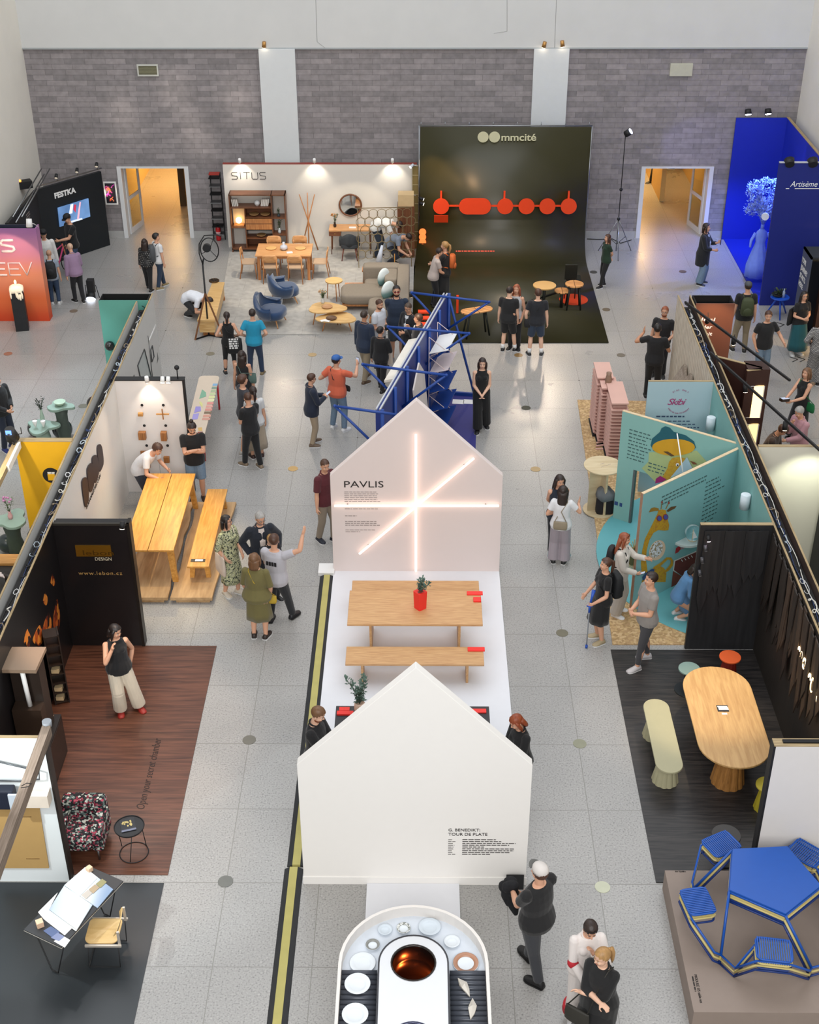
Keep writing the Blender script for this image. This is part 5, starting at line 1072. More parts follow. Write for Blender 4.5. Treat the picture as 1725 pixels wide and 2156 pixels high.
# --- deep blue stand
BD=mat('#0722a8',.6,var=.04); BDN=mat('#081c78',.6,var=.05)
t=thing('blue_wall','tall saturated blue back wall in the far right corner','wall panel'); b=MB(); b.bx(8.87,10.35,38.18,38.24,0,3.56,BD); b.obj('back_panel',t); b=MB(); b.bx(10.3,10.36,33.4,38.18,0,3.56,BD); b.obj('side_panel',t); b=MB(); b.bx(10.29,10.37,33.4,38.24,3.56,3.58,PLY); b.obj('top_edge',t)
b=MB(); b.bx(8.93,10.3,33.3,38.18,0,.012,BD); tag(b.obj('blue_floor'),'bright blue floor covering in the far right stand','floor panel')
t=thing('blue_wall','nearer dark blue wall with white italic lettering','wall panel'); b=MB(); b.bx(8.93,14,33.23,33.3,0,3.8,BDN); b.obj('panel',t); b=MB(); b.bx(8.93,14,33.22,33.31,3.8,3.82,mat('#b9bcc4',.5)); b.obj('top_edge',t)
q=onY(1664,393,33.225); text('Artisème',q,(1,0,0),(0,0,1),.15,mat('#e8ebf2',.5),'lettering',t,shear=.25,width=.68); b=MB(); 
for u0,u1 in((1655,1662),(1674,1725)): a_=onY(u0,397,33.225);c_=onY(u1,397,33.225); b.bx(a_.x,c_.x,33.22,33.23,a_.z-.008,a_.z+.008,WHITE)
b.obj('underline',t)
for u,v,lb in((1576,241,'left white-lit lamp above the blue back wall'),(1618,240,'right white-lit lamp above the blue back wall')):
    q=onY(u,v,37.9); lamp_head(q,q+Vector((.1,-.6,-1.2)),BLACK,r=.1,L=.14,label=lb,arm=(q.x,38.2,3.6),gcol='#e8ecff',power=0)
spot((9.4,36.2,3.5),(9.5,36.4,0),230,100,(.10,.22,1)); spot((9.2,35,3.6),(9.3,35.6,0),380,110,(.12,.25,1)); spot((9.6,36.6,3.9),(8.0,36.5,.3),260,80,(.25,.35,1)); spot((9.9,35.5,2),(10.3,36.5,3.4),60,50,(.3,.45,1))
for u,v,lb in((1662,338,'left black lamp clamped on top of dark blue wall'),(1711,338,'right black lamp clamped on top of the dark blue wall')):
    q=onY(u,v,33.3); q.z=3.86; lamp_head(q,q+Vector((0,.8,.5)),BLACK,r=.13,L=.16,label=lb,gcol='#9fb0ff',gs=2)
# statue with tree crown
SB=mat('#7a95ff',.7,var=.15,bump=.3); t=thing('statue','blue-lit draped statue crowned by an olive tree in the far right stand','statue',(9.22,35.1,.012),R(180))  # blue light is put into the statue and leaf colours
b=MB(); b.bx(-.3,.3,-.3,.3,0,.08,BD); b.obj('plinth',t)
b=MB(); rings=[]
for z,rx,ry in((.08,.32,.26),(.4,.3,.24),(.7,.22,.2),(.9,.16,.13),(1.05,.13,.1),(1.25,.17,.12),(1.35,.13,.09),(1.42,.05,.05)): rings.append([Vector((math.cos(a)*rx*(1+.07*math.sin(a*9+z*5)*(z<.95)),math.sin(a)*ry*(1+.07*math.sin(a*9+z*5)*(z<.95)),z)) for a in [2*PI*k/40 for k in range(40)]])
b.loft(rings,SB); b.obj('draped_body',t)
b=MB(); b.tube([(.16,0,1.3),(.27,.05,1.1),(.3,.15,.95)],[.05,.04,.03],SB); b.obj('arm',t); b=MB(); b.tube([(-.16,0,1.3),(-.27,.05,1.1),(-.26,.15,.95)],[.05,.04,.03],SB); b.obj('arm',t)
b=MB(); b.cyl((0,0,1.4),(0,0,1.55),.05,SB); rn=random.Random(4); pts=[]
for k in range(130):
    a=rn.random()*6.28; r_=rn.random()**.5*.5; zz=2.15+rn.uniform(-.5,.65)*(1-r_*.7); pts.append(Vector((math.cos(a)*r_,math.sin(a)*r_*.8,zz)))
for p_ in pts[:30]: b.tube([(0,0,1.5),(p_.x*.3,p_.y*.3,1.8),p_],[.02,.012,.004],SB,n=5)
b.obj('branches',t); b=MB(); leaves(b,pts,mat('#8fa6ff',.6,var=.5),.07,16,3,.13); b.obj('foliage',t)
b=MB(); b.cyl((.1,.52,1.95),(.12,.56,1.95),.1,mat('#e8ecff',.4),n=24); b.obj('clock_face',t)
# small blue side table with plant and bottle
p=g(1630,640); t=thing('side_table','blue three-legged side table in front of the dark blue wall','table',(9.25,32.55,0)); BT=mat('#1b50c0',.4); b=MB(); b.cyl((0,0,.5),(0,0,.53),.24,BT,n=28); b.obj('tabletop',t)
for a in(-90,30,150): b=MB(); b.tube([(math.cos(R(a))*.05,math.sin(R(a))*.05,.5),(math.cos(R(a))*.3,math.sin(R(a))*.3,0)],[.03,.018],BT,n=6); b.obj('leg',t)
t=thing('planter','dark bowl of green plants on the blue side table','plant',(9.2,32.6,.53)); b=MB(); b.lathe([(0,0),(.12,0),(.16,.06),(.14,.06),(0,.04)],(0,0,0),BLACK); b.obj('bowl',t); b=MB(); rn=random.Random(2); leaves(b,[(rn.uniform(-.14,.14),rn.uniform(-.1,.1),.08) for _ in range(14)],mat('#3a4a2a',.7,var=.3),.07,6,9,.07); b.obj('foliage',t)
t=thing('bottle','clear water bottle on the blue side table','bottle',(9.32,32.5,.53)); b=MB(); b.lathe([(0,0),(.035,0),(.035,.14),(.012,.2),(.012,.24),(0,.24)],(0,0,0),mat('#b9cbe6',.1,alpha=.8),n=16); b.obj('bottle_body',t)
# journey booth
p=g(1693,519,2.25); t=thing('kiosk','dark framed kiosk with white slogan and golden glowing interior','kiosk',(p.x,p.y,0)); GD=mat('#2a2f3c',.4,.3)
b=MB(); b.bx(0,.04,-.75,0,0,2.25,mat('#39425a',.5)); b.obj('side_panel',t); b=MB(); b.bx(0,3,-.75,0,2.2,2.25,mat('#20262e',.6)); b.obj('roof_panel',t); b=MB(); b.bx(.04,3,-.03,0,0,2.2,GD); b.obj('back_panel',t)
b=MB(); b.bx(.45,3,-.95,-.93,0.1,2.1,blotch(['#c98d2e','#e8b95a','#f3d68c','#9c6a22'],5,.5,4)); b.bx(.3,3,-1.92,-1.905,.1,2.35,glow('#e8a848',.8)) if False else None; b.obj('golden_print',t); b=MB(); b.bx(.3,.4,-.95,-.75,0,2.2,mat('#2a140c',.5)); b.obj('frame_post',t)
for k,s_ in enumerate(('YOUR','JOURNEY','STARTS','HERE')): text(s_,(-.004,-.06,1.9-.2*k),(0,-1,0),(0,0,1),.13,WHITE,'lettering',t,width=(.36,.6,.5,.38)[k])
b=MB(); b.tube([(.45,-.2,2.255),(.45,-.5,2.255),(.8,-.5,2.255),(.8,-.2,2.255)],.03,WHITE,closed=True,n=4); b.obj('roof_logo',t)
spot((p.x+1.2,p.y-2.2,2.4),(p.x+1.2,p.y-.95,1.2),260,90,(1,.62,.2))
# tall tripod lamp in front of grey wall
p=g(1307,565); t=thing('tripod_lamp','tall black photographic lamp on a steel tripod by the grey wall','lamp',(p.x,p.y+1.1,0)); b=MB(); b.cyl((0,0,.1),(0,0,1.1),.016,STEEL); b.cyl((0,0,1.0),(0,0,3.4),.012,DARKM); b.obj('mast',t)
for a in(-90,30,150): b=MB(); b.tube([(0,0,1.05),(math.cos(R(a))*.55,math.sin(R(a))*.55,0)],.012,STEEL,n=6); b.tube([(0,0,.3),(math.cos(R(a))*.3,math.sin(R(a))*.3,.48)],.008,BLACK,n=5); b.obj('leg',t)
for z in(1.05,1.9): b=MB(); b.ell((0,0,z),.05,BLACK,n=8); b.obj('clamp',t)
lh=MB(); lh.cyl((.0,0,3.45),(.12,-.06,3.55),.09,BLACK,n=16); lh.obj('lamp_head',t); b=MB(); b.cyl((.125,-.063,3.553),(.13,-.065,3.557),.08,glow('#cfd8ff',8),n=16); b.obj('lamp_lens',t)
b=MB(); b.tube([onY(u,v,38.1)*1 if 0 else g(u,v,.015) for u,v in((1236,503),(1262,504),(1290,503),(1307,512),(1330,505))],.012,BLACK,n=5); tag(b.obj('cable'),'black cable on the floor behind the tripod lamp','cable')
spot((6.2,36.9,3.4),(7.9,38.2,2.6),50,60,(.45,.45,1))
# ================================================================ BACK: furniture stand
OAKL=wood('#c79a5c','#dfba80','x',4,.4,8); WAL=wood('#5a3420','#7f4f31','x',4,.4,10); WALZ=wood('#5a3420','#7f4f31','z',4,.4,10); OAKM=wood('#a8683a','#c98c55','z',4,.4,8); OAKX=wood('#c2854f','#dca873','x',4,.4,8)
b=MB(); b.prism([(-5.2,31.3),(-.27,31.3),(-.12,37.5),(-5.55,37.5)],0,.02,bricks('#a9a6a1','#a4a19c','#8c8984',1.2,.6,.004,('x','y'),bump=.05)); tag(b.obj('stand_floor'),'pale tiled floor panel of the furniture stand','floor panel')
t=thing('stand_wall','white stand wall with thin black lettering behind the wooden furniture','wall panel'); b=MB(); b.bx(-5.6,-.12,37.5,37.62,0,2.45,mat('#d9d4cc',.7,var=.02)); b.obj('panel',t); b=MB(); b.bx(-5.6,-.12,37.5,37.62,2.45,2.47,mat('#8e3a30',.6)); b.obj('top_edge',t)
def onYs(u,v): return onY(u,v,37.495)
q0=onYs(488,377); b=MB(); LT={'S':[[(1,1),(.15,1),(0,.85),(.1,.55),(.9,.45),(1,.15),(.85,0),(0,0)]],'I':[[(.5,1),(.5,0)]],'T':[[(0,1),(1,1)],[(.5,1),(.5,0)]],'U':[[(0,1),(0,.15),(.15,0),(.85,0),(1,.15),(1,1)]]}
x=0
for ch,w_ in(('S',.17),('I',.06),('T',.18),('U',.17),('S',.17)):
    b=MB(); strokes(b,LT[ch],q0+Vector((x,-.004,0)),(1,0,0),(0,0,1),w_,.19,.008,K); b.obj('letter',t); x+=w_+.055
for u,lb in((508,'left'),(664,'middle'),(827,'right')):
    q=onYs(u,345); lamp_head(q+Vector((0,-.25,.12)),q+Vector((0,.0,-.5)),WHITE,r=.045,L=.12,label=lb+' bright white lamp clipped above the furniture stand wall',power=26,ang=95,col=(1,.9,.75),arm=q+Vector((0,0,.05)),gs=30)
# bookshelf
def shelf():
    t=thing('bookshelf','large walnut open bookshelf at left of the white stand wall','bookshelf',(-4.64,37.25,.02)); W=.8;D=.2;Hh=1.7
    def bd(x0,x1,z0,z1,nm,y0=-D,y1=D,m=WAL): b=MB(); b.bx(x0,x1,y0,y1,z0,z1,m); b.obj(nm,t)
    bd(-W,-W+.03,.0,Hh,'side_panel',m=WALZ); bd(W-.03,W,0,Hh,'side_panel',m=WALZ); bd(-W,W,Hh-.03,Hh,'top_panel'); bd(-W,W,.08,.11,'bottom_panel')
    bd(-.38,-.355,.11,1.3,'divider',m=WALZ); bd(.39,.415,.11,Hh,'divider',m=WALZ); bd(-W+.03,.39,1.3,1.325,'shelf_board'); bd(-W+.03,-.38,.72,.745,'shelf_board')
    for z in(1.02,.84,.66,.4): bd(-.355,.39,z,z+.02,'shelf_board')
    bd(-.355,.39,.66,.84,'drawer_front',-D,-D+.02,OAKM); bd(-.355,.39,.86,1.0,'drawer_front',-D,-D+.02,OAKM)
    for z in(.5,1.0): bd(.415,W-.03,z,z+.02,'shelf_board')
    bd(-.355,.39,.11,.4,'back_panel',D-.03,D-.02,WAL); bd(-.355,.39,.66,1.3,'back_panel',D-.03,D-.02,WAL)
    return t
shelf(); bx0=(-4.64,37.25,.02)
def S(x,y,z): return Vector((bx0[0]+x,bx0[1]+y,bx0[2]+z))
BK=mat('#e4e0d8',.7)
rn=random.Random(5)
for k in range(4): b=MB(); b.box((0,0,.1),(.03,.13,.2),BK,ry=-.12); tag(b.obj('book',loc=S(-.72+.045*k,-.02,1.325)),'white book on the top shelf at left','book','white books on the top shelf at left')
for k in range(5): b=MB(); b.box((0,0,.1),(.035,.13,.2),BK,ry=.2); tag(b.obj('book',loc=S(.12+.045*k,-.02,1.33)),'white book leaning on the top shelf right of the white ball','book','white books leaning right of the white ball')
b=MB(); b.ell((0,0,.08),.08,mat('#d9dbdb',.4)); b.cyl((0,0,0),(0,0,.02),.04,BK); tag(b.obj('ball_ornament',loc=S(-.02,-.02,1.325)),'white ball ornament on the top shelf of bookshelf','ornament')
t=thing('table_lamp','glowing square lamp in the left compartment of bookshelf','lamp',S(-.57,-.03,.745)); b=MB(); b.bx(-.15,.15,-.1,.1,0,.03,OAKM); b.obj('lamp_base',t); b=MB(); b.ell((0,-.02,.16),.09,glow('#ffe2ae',5)); b.obj('bulb_shade',t); b=MB(); b.bx(-.17,.17,.12,.125,.0,.54,mat('#e9c99a',.6)); b.obj('back_plate',t)
for x,z,lb in((-.12,1.04,'left wooden bowl in the middle of the bookshelf'),(.2,1.04,'right wooden bowl in the middle of the bookshelf'),(.05,.42,'small pale bowl on the lower bookshelf board')): b=MB(); b.lathe([(0,.01),(.06,.01),(.14,.06),(.135,.065),(.05,.02),(0,.02)],(0,0,0),mat('#b28a5a',.5)); tag(b.obj('bowl',loc=S(x,-.05,z)),lb,'bowl')
def vasepl(pos,lb,col,h=.16,fh=.25,n=5,lc='#55663f',fl=None,r=.04):
    t=thing('vase',lb,'vase',pos); b=MB(); b.lathe([(0,0),(r,0),(r*1.2,h*.4),(r*.6,h*.85),(r*.7,h),(r*.5,h),(0,h*.8)],(0,0,0),mat(col,.3),n=16); b.obj('vase_body',t); sprigs(t,h,n,fh,.12,int(pos[0]*100)%50,mat(lc,.7,var=.3),.035,4)
    if fl: b=MB(); rn=random.Random(3); [b.ell((rn.uniform(-.1,.1),rn.uniform(-.1,.1),h+fh*rn.uniform(.6,1)),.022,mat(fl,.6),n=8) for _ in range(9)]; b.obj('blossom',t)['kind']='stuff'
vasepl(S(.58,-.05,.52),'glass vase with dry stems in the right bookshelf column','#c9d2d6',.16,.25); vasepl(S(.58,-.05,1.02),'small dark sprig vase in upper right bookshelf column','#3c4a52',.08,.14,3)
# coat stand
t=thing('coat_stand','walnut coat stand of three crossing poles by the white wall','coat stand',(-3.22,37.15,.02)); F=[(-.24,.1),(.24,.1),(0,-.15)]
for x,y in F: b=MB(); b.cyl((x,y,0),(-x*.9,-y*.6,1.7),.02,OAKM,r2=.014,n=8); b.obj('pole',t)
# mirror and desk
p=onY(738,432,37.44); t=thing('mirror','round walnut-framed mirror on the white stand wall','mirror',p); b=MB(); b.tube([(math.cos(2*PI*k/36)*.31,0,math.sin(2*PI*k/36)*.31) for k in range(36)],.026,WAL,closed=True); b.obj('mirror_frame',t); b=MB(); b.cyl((0,-.005,0),(0,.03,0),.3,mat('#d9dde0',.03,1,var=0),n=36); b.obj('mirror_glass',t)
t=thing('desk','walnut writing desk with one drawer under the round mirror','desk',(-2.0,37.1,.02)); b=MB(); b.bx(-.62,.62,-.26,.26,.70,.735,OAKX); b.obj('tabletop',t); b=MB(); b.bx(-.62,-.28,-.25,.25,.56,.70,WAL); b.obj('drawer_box',t); b=MB(); b.cyl((-.45,-.27,.63),(-.45,-.25,.63),.015,BRASS); b.obj('drawer_knob',t)
for sx in(-1,1):
    for sy in(-1,1): b=MB(); b.cyl((sx*.56,sy*.2,0),(sx*.54,sy*.19,.70),.012,WALZ,r2=.022,n=8); b.obj('leg',t)
vasepl((-2.46,37.12,.755),'dark vase with orange flowers on the walnut desk','#3a2c26',.14,.25,6,fl='#c98a4a'); b=MB(); b.box((0,0,.01),(.2,.1,.02),WHITE); tag(b.obj('notebook',loc=(-1.95,37.05,.755)),'white notebook on the walnut desk','notebook')
def padchair(lb,x,y,rz,seatm,legm,arms=True):
    t=thing('armchair',lb,'chair',(x,y,.02),rz); b=MB(); b.loft([[Vector((px*.25,py*.24,z)) for px,py in rrect(2,2,.6)] for z in(.38,.40,.46,.48)],seatm); b.obj('seat',t)
    b=MB(); rings=[]
    for z,k in((.42,.9),(.55,1),(.72,1.05),(.80,1.0),(.81,.9)):
        o_=[];i_=[]
        for j in range(13): a=PI*(-.08+1.16*j/12); o_.append(Vector((math.cos(a)*.29*k,-math.sin(a)*.27*k,z-(.16*abs(math.cos(a))**2 if z>.5 else 0)))); i_.append(Vector((math.cos(a)*.25*k,-math.sin(a)*.23*k,z-(.16*abs(math.cos(a))**2 if z>.5 else 0))))
        rings.append(o_+i_[::-1])
    b.loft(rings,seatm); b.obj('backrest',t)
    for sx in(-1,1):
        for sy in(-1,1): b=MB(); b.cyl((sx*.22,sy*.21,0),(sx*.16,sy*.16,.4),.012,legm,r2=.02,n=8); b.obj('leg',t)
padchair('dark grey padded armchair at the walnut desk',-2.02,36.55,R(180+180),mat('#33373c',.9,var=.1,bump=.3),mat('#6b3020',.5))
# dining table with chairs
t=thing('dining_table','oak dining table set with plates in the furniture stand','table',(-3.75,35.32,.02)); b=MB(); b.bx(-.76,.76,-.47,.47,.70,.735,OAKX); b.obj('tabletop',t,bevel=.005)
for sx in(-1,1):
    for sy in(-1,1): b=MB(); b.bx(sx*.68-.035,sx*.68+.035,sy*.38-.03,sy*.38+.03,0,.70,OAKM); b.obj('leg',t)
b=MB(); b.bx(-.65,.65,-.4,-.38,.62,.70,OAKM); b.bx(-.65,.65,.38,.4,.62,.70,OAKM); b.obj('apron',t)
for (u,v),lb in(((571,523),'left round oak plate on the dining table'),((633,523),'right round oak plate on the dining table')): b=MB(); b.lathe([(0,0),(.13,0),(.15,.015),(.14,.018),(0,.008)],(0,0,0),mat('#e0b070',.4),n=28); tag(b.obj('plate',loc=g(u,v,.76)),lb,'plate')
t=thing('vase','white bulb vase in the middle of the dining table','vase',g(598,526,.756)); b=MB(); b.lathe([(0,0),(.06,0),(.11,.06),(.09,.12),(.03,.16),(.035,.22),(.02,.22),(0,.15)],(0,0,0),mat('#c9ccd6',.25),n=24); b.obj('vase_body',t)
b=MB(); b.box((0,0,.006),(.16,.12,.012),WHITE); tag(b.obj('leaflet',loc=g(610,532,.756),rz=.2),'white leaflets beside the bulb vase on the dining table','leaflet')
def dchair(x,y,rz,lb,first=None):
    if first:
        return dup(first,(x,y,.02),rz,lb)
    t=thing('dining_chair',lb,'chair',(x,y,.02),rz,'dining chairs in the furniture stand'); M=OAKM
    b=MB(); b.loft([[Vector((px*.22,py*.21,z)) for px,py in rrect(2,2,.4)] for z in(.42,.445)],mat('#b49a80',.8),smooth=False); b.obj('seat',t)
    b=MB(); rings=[]
    for z,w_ in((.60,.20),(.68,.215),(.78,.19),(.81,.15)): rings.append([Vector((w_*q,-.2-.03*(1-q*q)-(z-.6)*.12,z)) for q in(-1,-.5,0,.5,1)]+[Vector((w_*q,-.185-.03*(1-q*q)-(z-.6)*.12,z)) for q in(1,.5,0,-.5,-1)])
    b.loft(rings,OAKX); b.obj('backrest',t)
    for sx in(-1,1): b=MB(); b.tube([(sx*.2,.2,0),(sx*.18,.17,.42)],[.012,.018],M,n=6); b.obj('leg',t); b=MB(); b.tube([(sx*.2,-.26,0),(sx*.18,-.19,.42),(sx*.18,-.21,.7)],[.012,.018,.014],M,n=6); b.obj('leg',t)
    return t
c0=dchair(-4.72,35.2,R(-90),'wooden dining chair at the left head of the dining table'); KIDS[c0.name]=list(c0.children)
for x,y,rz,lb in((-2.78,35.22,90,'wooden dining chair at the right head of the dining table'),(-4.1,34.88,0,'left wooden dining chair on the near side of the dining table'),(-3.42,34.86,0,'right wooden dining chair on near side of the dining table'),(-4.12,35.95,180,'left wooden dining chair on the far side of the dining table'),(-3.4,35.97,180,'right wooden dining chair on the far side of dining table')): c=dup(c0,(x,y,.02),R(rz),lb)
# ring screen, wardrobe, stool
WIR=mat('#8b7a58',.4,.5); t=thing('ring_screen','openwork metal screen of linked rings standing before the mirror','screen',(-1.0,35.9,.02),R(4)); r=.128
for k in range(6): 
    for j in range(7): 
        zx=-.66+j*.232+(.116 if k%2 else 0); zz=.95+k*.0+(-.5+.0)+k*.2+.02
        if zx>.75: continue
        b=MB(); b.tube([(zx+math.cos(2*PI*i/20)*r,0,.38+k*.235+math.sin(2*PI*i/20)*r) for i in range(20)],.008,WIR,n=5,closed=True); b.obj('ring',t)
b=MB(); b.bar((-.75,0,1.72),(.75,0,1.72),.02,.02,WIR); b.obj('top_bar',t); 
for s in(-1,1): b=MB(); b.bar((s*.74,0,0),(s*.74,0,1.72),.02,.02,WIR); b.obj('post',t)
t=thing('wardrobe','tall narrow dark walnut cabinet with pale top in the stand corner','cabinet',(-.42,36.85,.02)); b=MB(); b.bx(-.24,.24,-.22,.22,0,1.5,WALZ); b.obj('cabinet_body',t); b=MB(); b.bx(-.24,.24,-.24,-.222,.05,1.46,WALZ); b.obj('door',t); b=MB(); b.bx(-.22,.22,-.2,.2,1.5,1.82,mat('#d8b98a',.6)); b.obj('pale_top_box',t)
t=thing('stool','small wooden stool with dark legs behind the sofa','stool',(-1.4,34.6,.02)); b=MB(); b.bx(-.19,.19,-.15,.15,.42,.46,OAKM); b.obj('seat',t)
for sx in(-1,1):
    for sy in(-1,1): b=MB(); b.cyl((sx*.17,sy*.13,0),(sx*.15,sy*.12,.42),.012,DARKM,n=6); b.obj('leg',t)
b=MB()
for sy in(-1,1): b.bar((-.16,sy*.12,.15),(.16,sy*.12,.15),.012,.012,DARKM)
b.obj('stretcher',t)
b=MB(); p=g(832,568,.02); b.cyl((0,0,0),(0,0,.62),.012,mat('#c98a3a',.5)); t=thing('floor_lamp','thin floor lamp with white cone shade beyond the sofa','lamp',(p.x,p.y-.4,.02)); b.obj('pole',t); b=MB(); b.cyl((-.45,.25,.3),(-.35,.3,.75),.09,mat('#dfe4ee',.5),r2=.03,n=14); b.obj('shade',t); b=MB(); b.bar((-.6,.1,.2),(0,0,.1),.02,.02,mat('#c98a3a',.5)); b.obj('arm',t)
# armchairs
NV=mat('#1d3a5f',.9,var=.15,scale=10,bump=.2,sheen=.5); 
def lounge(lb,x,y,rz):
    t=thing('lounge_chair',lb,'chair',(x,y,.02),rz); b=MB(); b.loft([[Vector((px*.36*k,py*.34*k+.03,z)) for px,py in rrect(2,2,.7)] for z,k in((.2,.8),(.24,1),(.36,1.02),(.41,.95),(.42,.8))],NV); b.obj('seat',t)
    b=MB(); rings=[]
    for s in range(5):
        z=[.2,.35,.55,.7,.74][s]; k=[.8,1,1.08,1.08,1.0][s]; o_=[];i_=[]
        for j in range(17):
            a=PI*(-.12+1.24*j/16); ca,sa=math.cos(a),math.sin(a); hz=z if s<2 else z-(.26*abs(ca)**1.5)*(s-1)/3*1.0+(.08 if abs(ca)<.35 else 0)*(s-1)/3
            o_.append(Vector((ca*.44*k,-sa*.40*k,hz))); i_.append(Vector((ca*.34*k,-sa*.28*k,hz)))
        rings.append(o_+i_[::-1])
    b.loft(rings,NV); b.obj('backrest',t)
    for sx in(-1,1):
        for sy in(-1,1): b=MB(); b.cyl((sx*.3,sy*.28,0),(sx*.22,sy*.2,.22),.012,OAKX,r2=.022,n=8); b.obj('leg',t)
lounge('farther navy velvet lounge chair turned toward the coffee tables',-3.62,33.45,R(-70)); lounge('nearer navy velvet lounge chair seen from behind',-3.82,31.98,R(-105))
def organic(r,seed,n=28,k=.12): return [(math.cos(a)*r*(1+k*math.cos(3*a+seed)),math.sin(a)*r*(1+k*math.cos(3*a+seed))) for a in [2*PI*i/n for i in range(n)]]
def cof(lb,x,y,z,r,seed,sc_=1.3):
    t=thing('coffee_table',lb,'table',(x,y,.02)); pts=[(px*sc_,py*.85) for px,py in organic(r,seed)]; b=MB(); b.prism(pts,z-.03,z,OAKL); b.obj('tabletop',t,bevel=.004)
    for a in(90,210,330): b=MB(); b.tube([(math.cos(R(a))*r*sc_*.85,math.sin(R(a))*r*.7,0),(math.cos(R(a))*r*sc_*.65,math.sin(R(a))*r*.5,z-.03)],[.012,.02],OAKM,n=6); b.obj('leg',t)
cof('upper oak coffee table with flowers and round tray',-2.4,32.02,.42,.40,.5,1.2); cof('lower nested oak coffee table with papers and dark bowl',-2.12,31.62,.32,.40,2.2,1.25)
vasepl(g(680,638,.44),'clear vase with white and orange flowers on the upper coffee table','#d5dadc',.14,.2,8,fl='#e0b48a')
for (u,v,z,c,lb) in((689,647,.44,'#b98a60','round wooden tray on the upper coffee table'),(698,671,.34,'#5a3b25','dark round bowl on the lower coffee table')): b=MB(); b.lathe([(0,.005),(.12,.005),(.14,.03),(.13,.03),(.11,.012),(0,.012)],(0,0,0),mat(c,.5),n=24); tag(b.obj('tray',loc=g(u,v,z)),lb,'tray')
b=MB(); b.box((0,0,.005),(.18,.1,.01),WHITE,rz=.5); b.box((.08,-.04,.01),(.16,.09,.008),WHITE,rz=-.4); tag(b.obj('paper',loc=g(682,675,.34)),'white papers on the lower coffee table','paper')
t=thing('side_table','round pale oak side table left of the sofa','table',(-2.3,33.6,.02)); b=MB(); b.cyl((0,0,.5),(0,0,.53),.23,OAKL,n=32,smooth=False); b.obj('tabletop',t)
for a in(50,170,290): b=MB(); b.tube([(math.cos(R(a))*.2,math.sin(R(a))*.2,0),(math.cos(R(a))*.16,math.sin(R(a))*.16,.5)],[.01,.016],OAKM,n=6); b.obj('leg',t)
# sofa
SF=mat('#8f8374',.95,var=.1,scale=20,bump=.25); t=thing('sofa','grey-beige corner sofa with teal cushions in the furniture stand','sofa',(0,0,.02))
def cush(nm,x0,x1,y0,y1,z0,z1,m=SF,par=t,r=.25): b=MB(); cx,cy,w_,h_=(x0+x1)/2,(y0+y1)/2,(x1-x0)/2,(y1-y0)/2; rr=min(w_,h_)*.5; b.loft([[Vector((cx+px,cy+py,z)) for px,py in rrect(2*w_*k,2*h_*k,rr*k,5)] for z,k in((z0,.93),(z0+.04,1),(z1-.06,1),(z1-.015,.95),(z1,.85))],m); return b.obj(nm,par)
cush('seat_cushion',-2.1,-.75,32.75,33.65,.18,.44); cush('seat_cushion',-1.35,-.6,31.95,32.75,.18,.42); cush('backrest_cushion',-1.55,-.55,34.0,34.35,.18,.75); cush('seat_cushion',-1.5,-.6,33.65,34.05,.18,.42); cush('backrest_cushion',-.62,-.3,31.9,34.3,.18,.75); cush('armrest_cushion',-.95,-.62,33.2,34.0,.42,.72)
b=MB(); b.bx(-2.05,-.35,32.8,34.3,.12,.18,OAKM); b.bx(-1.3,-.35,32.0,32.8,.12,.18,OAKM); b.obj('base_frame',t)
for x,y in((-2.0,32.85),(-2.0,33.6),(-.4,32.0),(-1.3,32.0),(-.4,34.25)): b=MB(); b.cyl((x,y,0),(x,y,.12),.02,OAKM,n=8); b.obj('leg',t)
TC=ramp2(['#dfe6e4','#6f9694','#3f6a6c'],[0,.5,1],'z',.1,-.25,.8)
for x,y,z,rx,lb in((-.98,33.55,.62,35,'large teal and white cushion standing on the sofa'),(-.85,32.75,.58,30,'pale teal cushion lying lower on the sofa')):
    b=MB(); b.ell((0,0,0),(.25,.09,.25),TC,n=16,rot=Matrix.Rotation(R(rx),3,'Z')); tag(b.obj('cushion',loc=(x,y,z+.03),rz=R(20)),lb,'cushion')
# fan-like film lamp on wooden tripod, wooden bench with round speaker, ladder, extinguisher
t=thing('tripod_lamp','tall ring-shaped lamp on a wooden and steel tripod','lamp',(-5.35,31.25,0)); BRW=wood('#6b4428','#8c5f3c','z',4,.5)
p0=g(440,707)-Vector((-5.35,31.25,0)); b=MB(); b.cyl(p0,p0+Vector((.0,0,1.9)),.022,BLACK,n=8); b.tube([p0+Vector((0,0,1.9)),p0+Vector((.02,0,2.0)),p0+Vector((.04,0,2.05))],.02,BLACK,n=6); b.obj('mast',t); cz=p0+Vector((.2,-.02,2.28))
b=MB(); b.tube([cz+Vector((math.cos(2*PI*k/28)*.22,0,math.sin(2*PI*k/28)*.3)) for k in range(28)],.014,BLACK,closed=True,n=6); b.obj('outer_ring',t)
b=MB(); b.tube([p0+Vector((.0,0,1.9)),cz+Vector((-.26,0,-.1)),cz+Vector((-.24,0,.15)),cz+Vector((-.1,0,.36)),cz+Vector((.2,0,.38)),cz+Vector((.3,0,.34))],.014,BLACK,n=6); b.obj('yoke',t)
b=MB(); b.cyl(cz+Vector((-.06,-.05,.05)),cz+Vector((-.06,.05,.05)),.1,BLACK,n=16); b.obj('hub',t)
for a in(60,200,320): b=MB(); b.tube([cz,cz+Vector((math.cos(R(a))*.21,0,math.sin(R(a))*.29))],.008,BLACK,n=5); b.obj('spoke',t)
for (u,v) in((411,716),(472,712)): q=g(u,v)-Vector((-5.35,31.25,0)); b=MB(); b.bar(q,p0+Vector((0,0,1.15)),.035,.03,BRW); b.obj('leg',t); b=MB(); b.bar(q+Vector((0,0,.02)),p0+Vector((0,0,.02)),.03,.03,DARKM); b.obj('floor_bar',t)
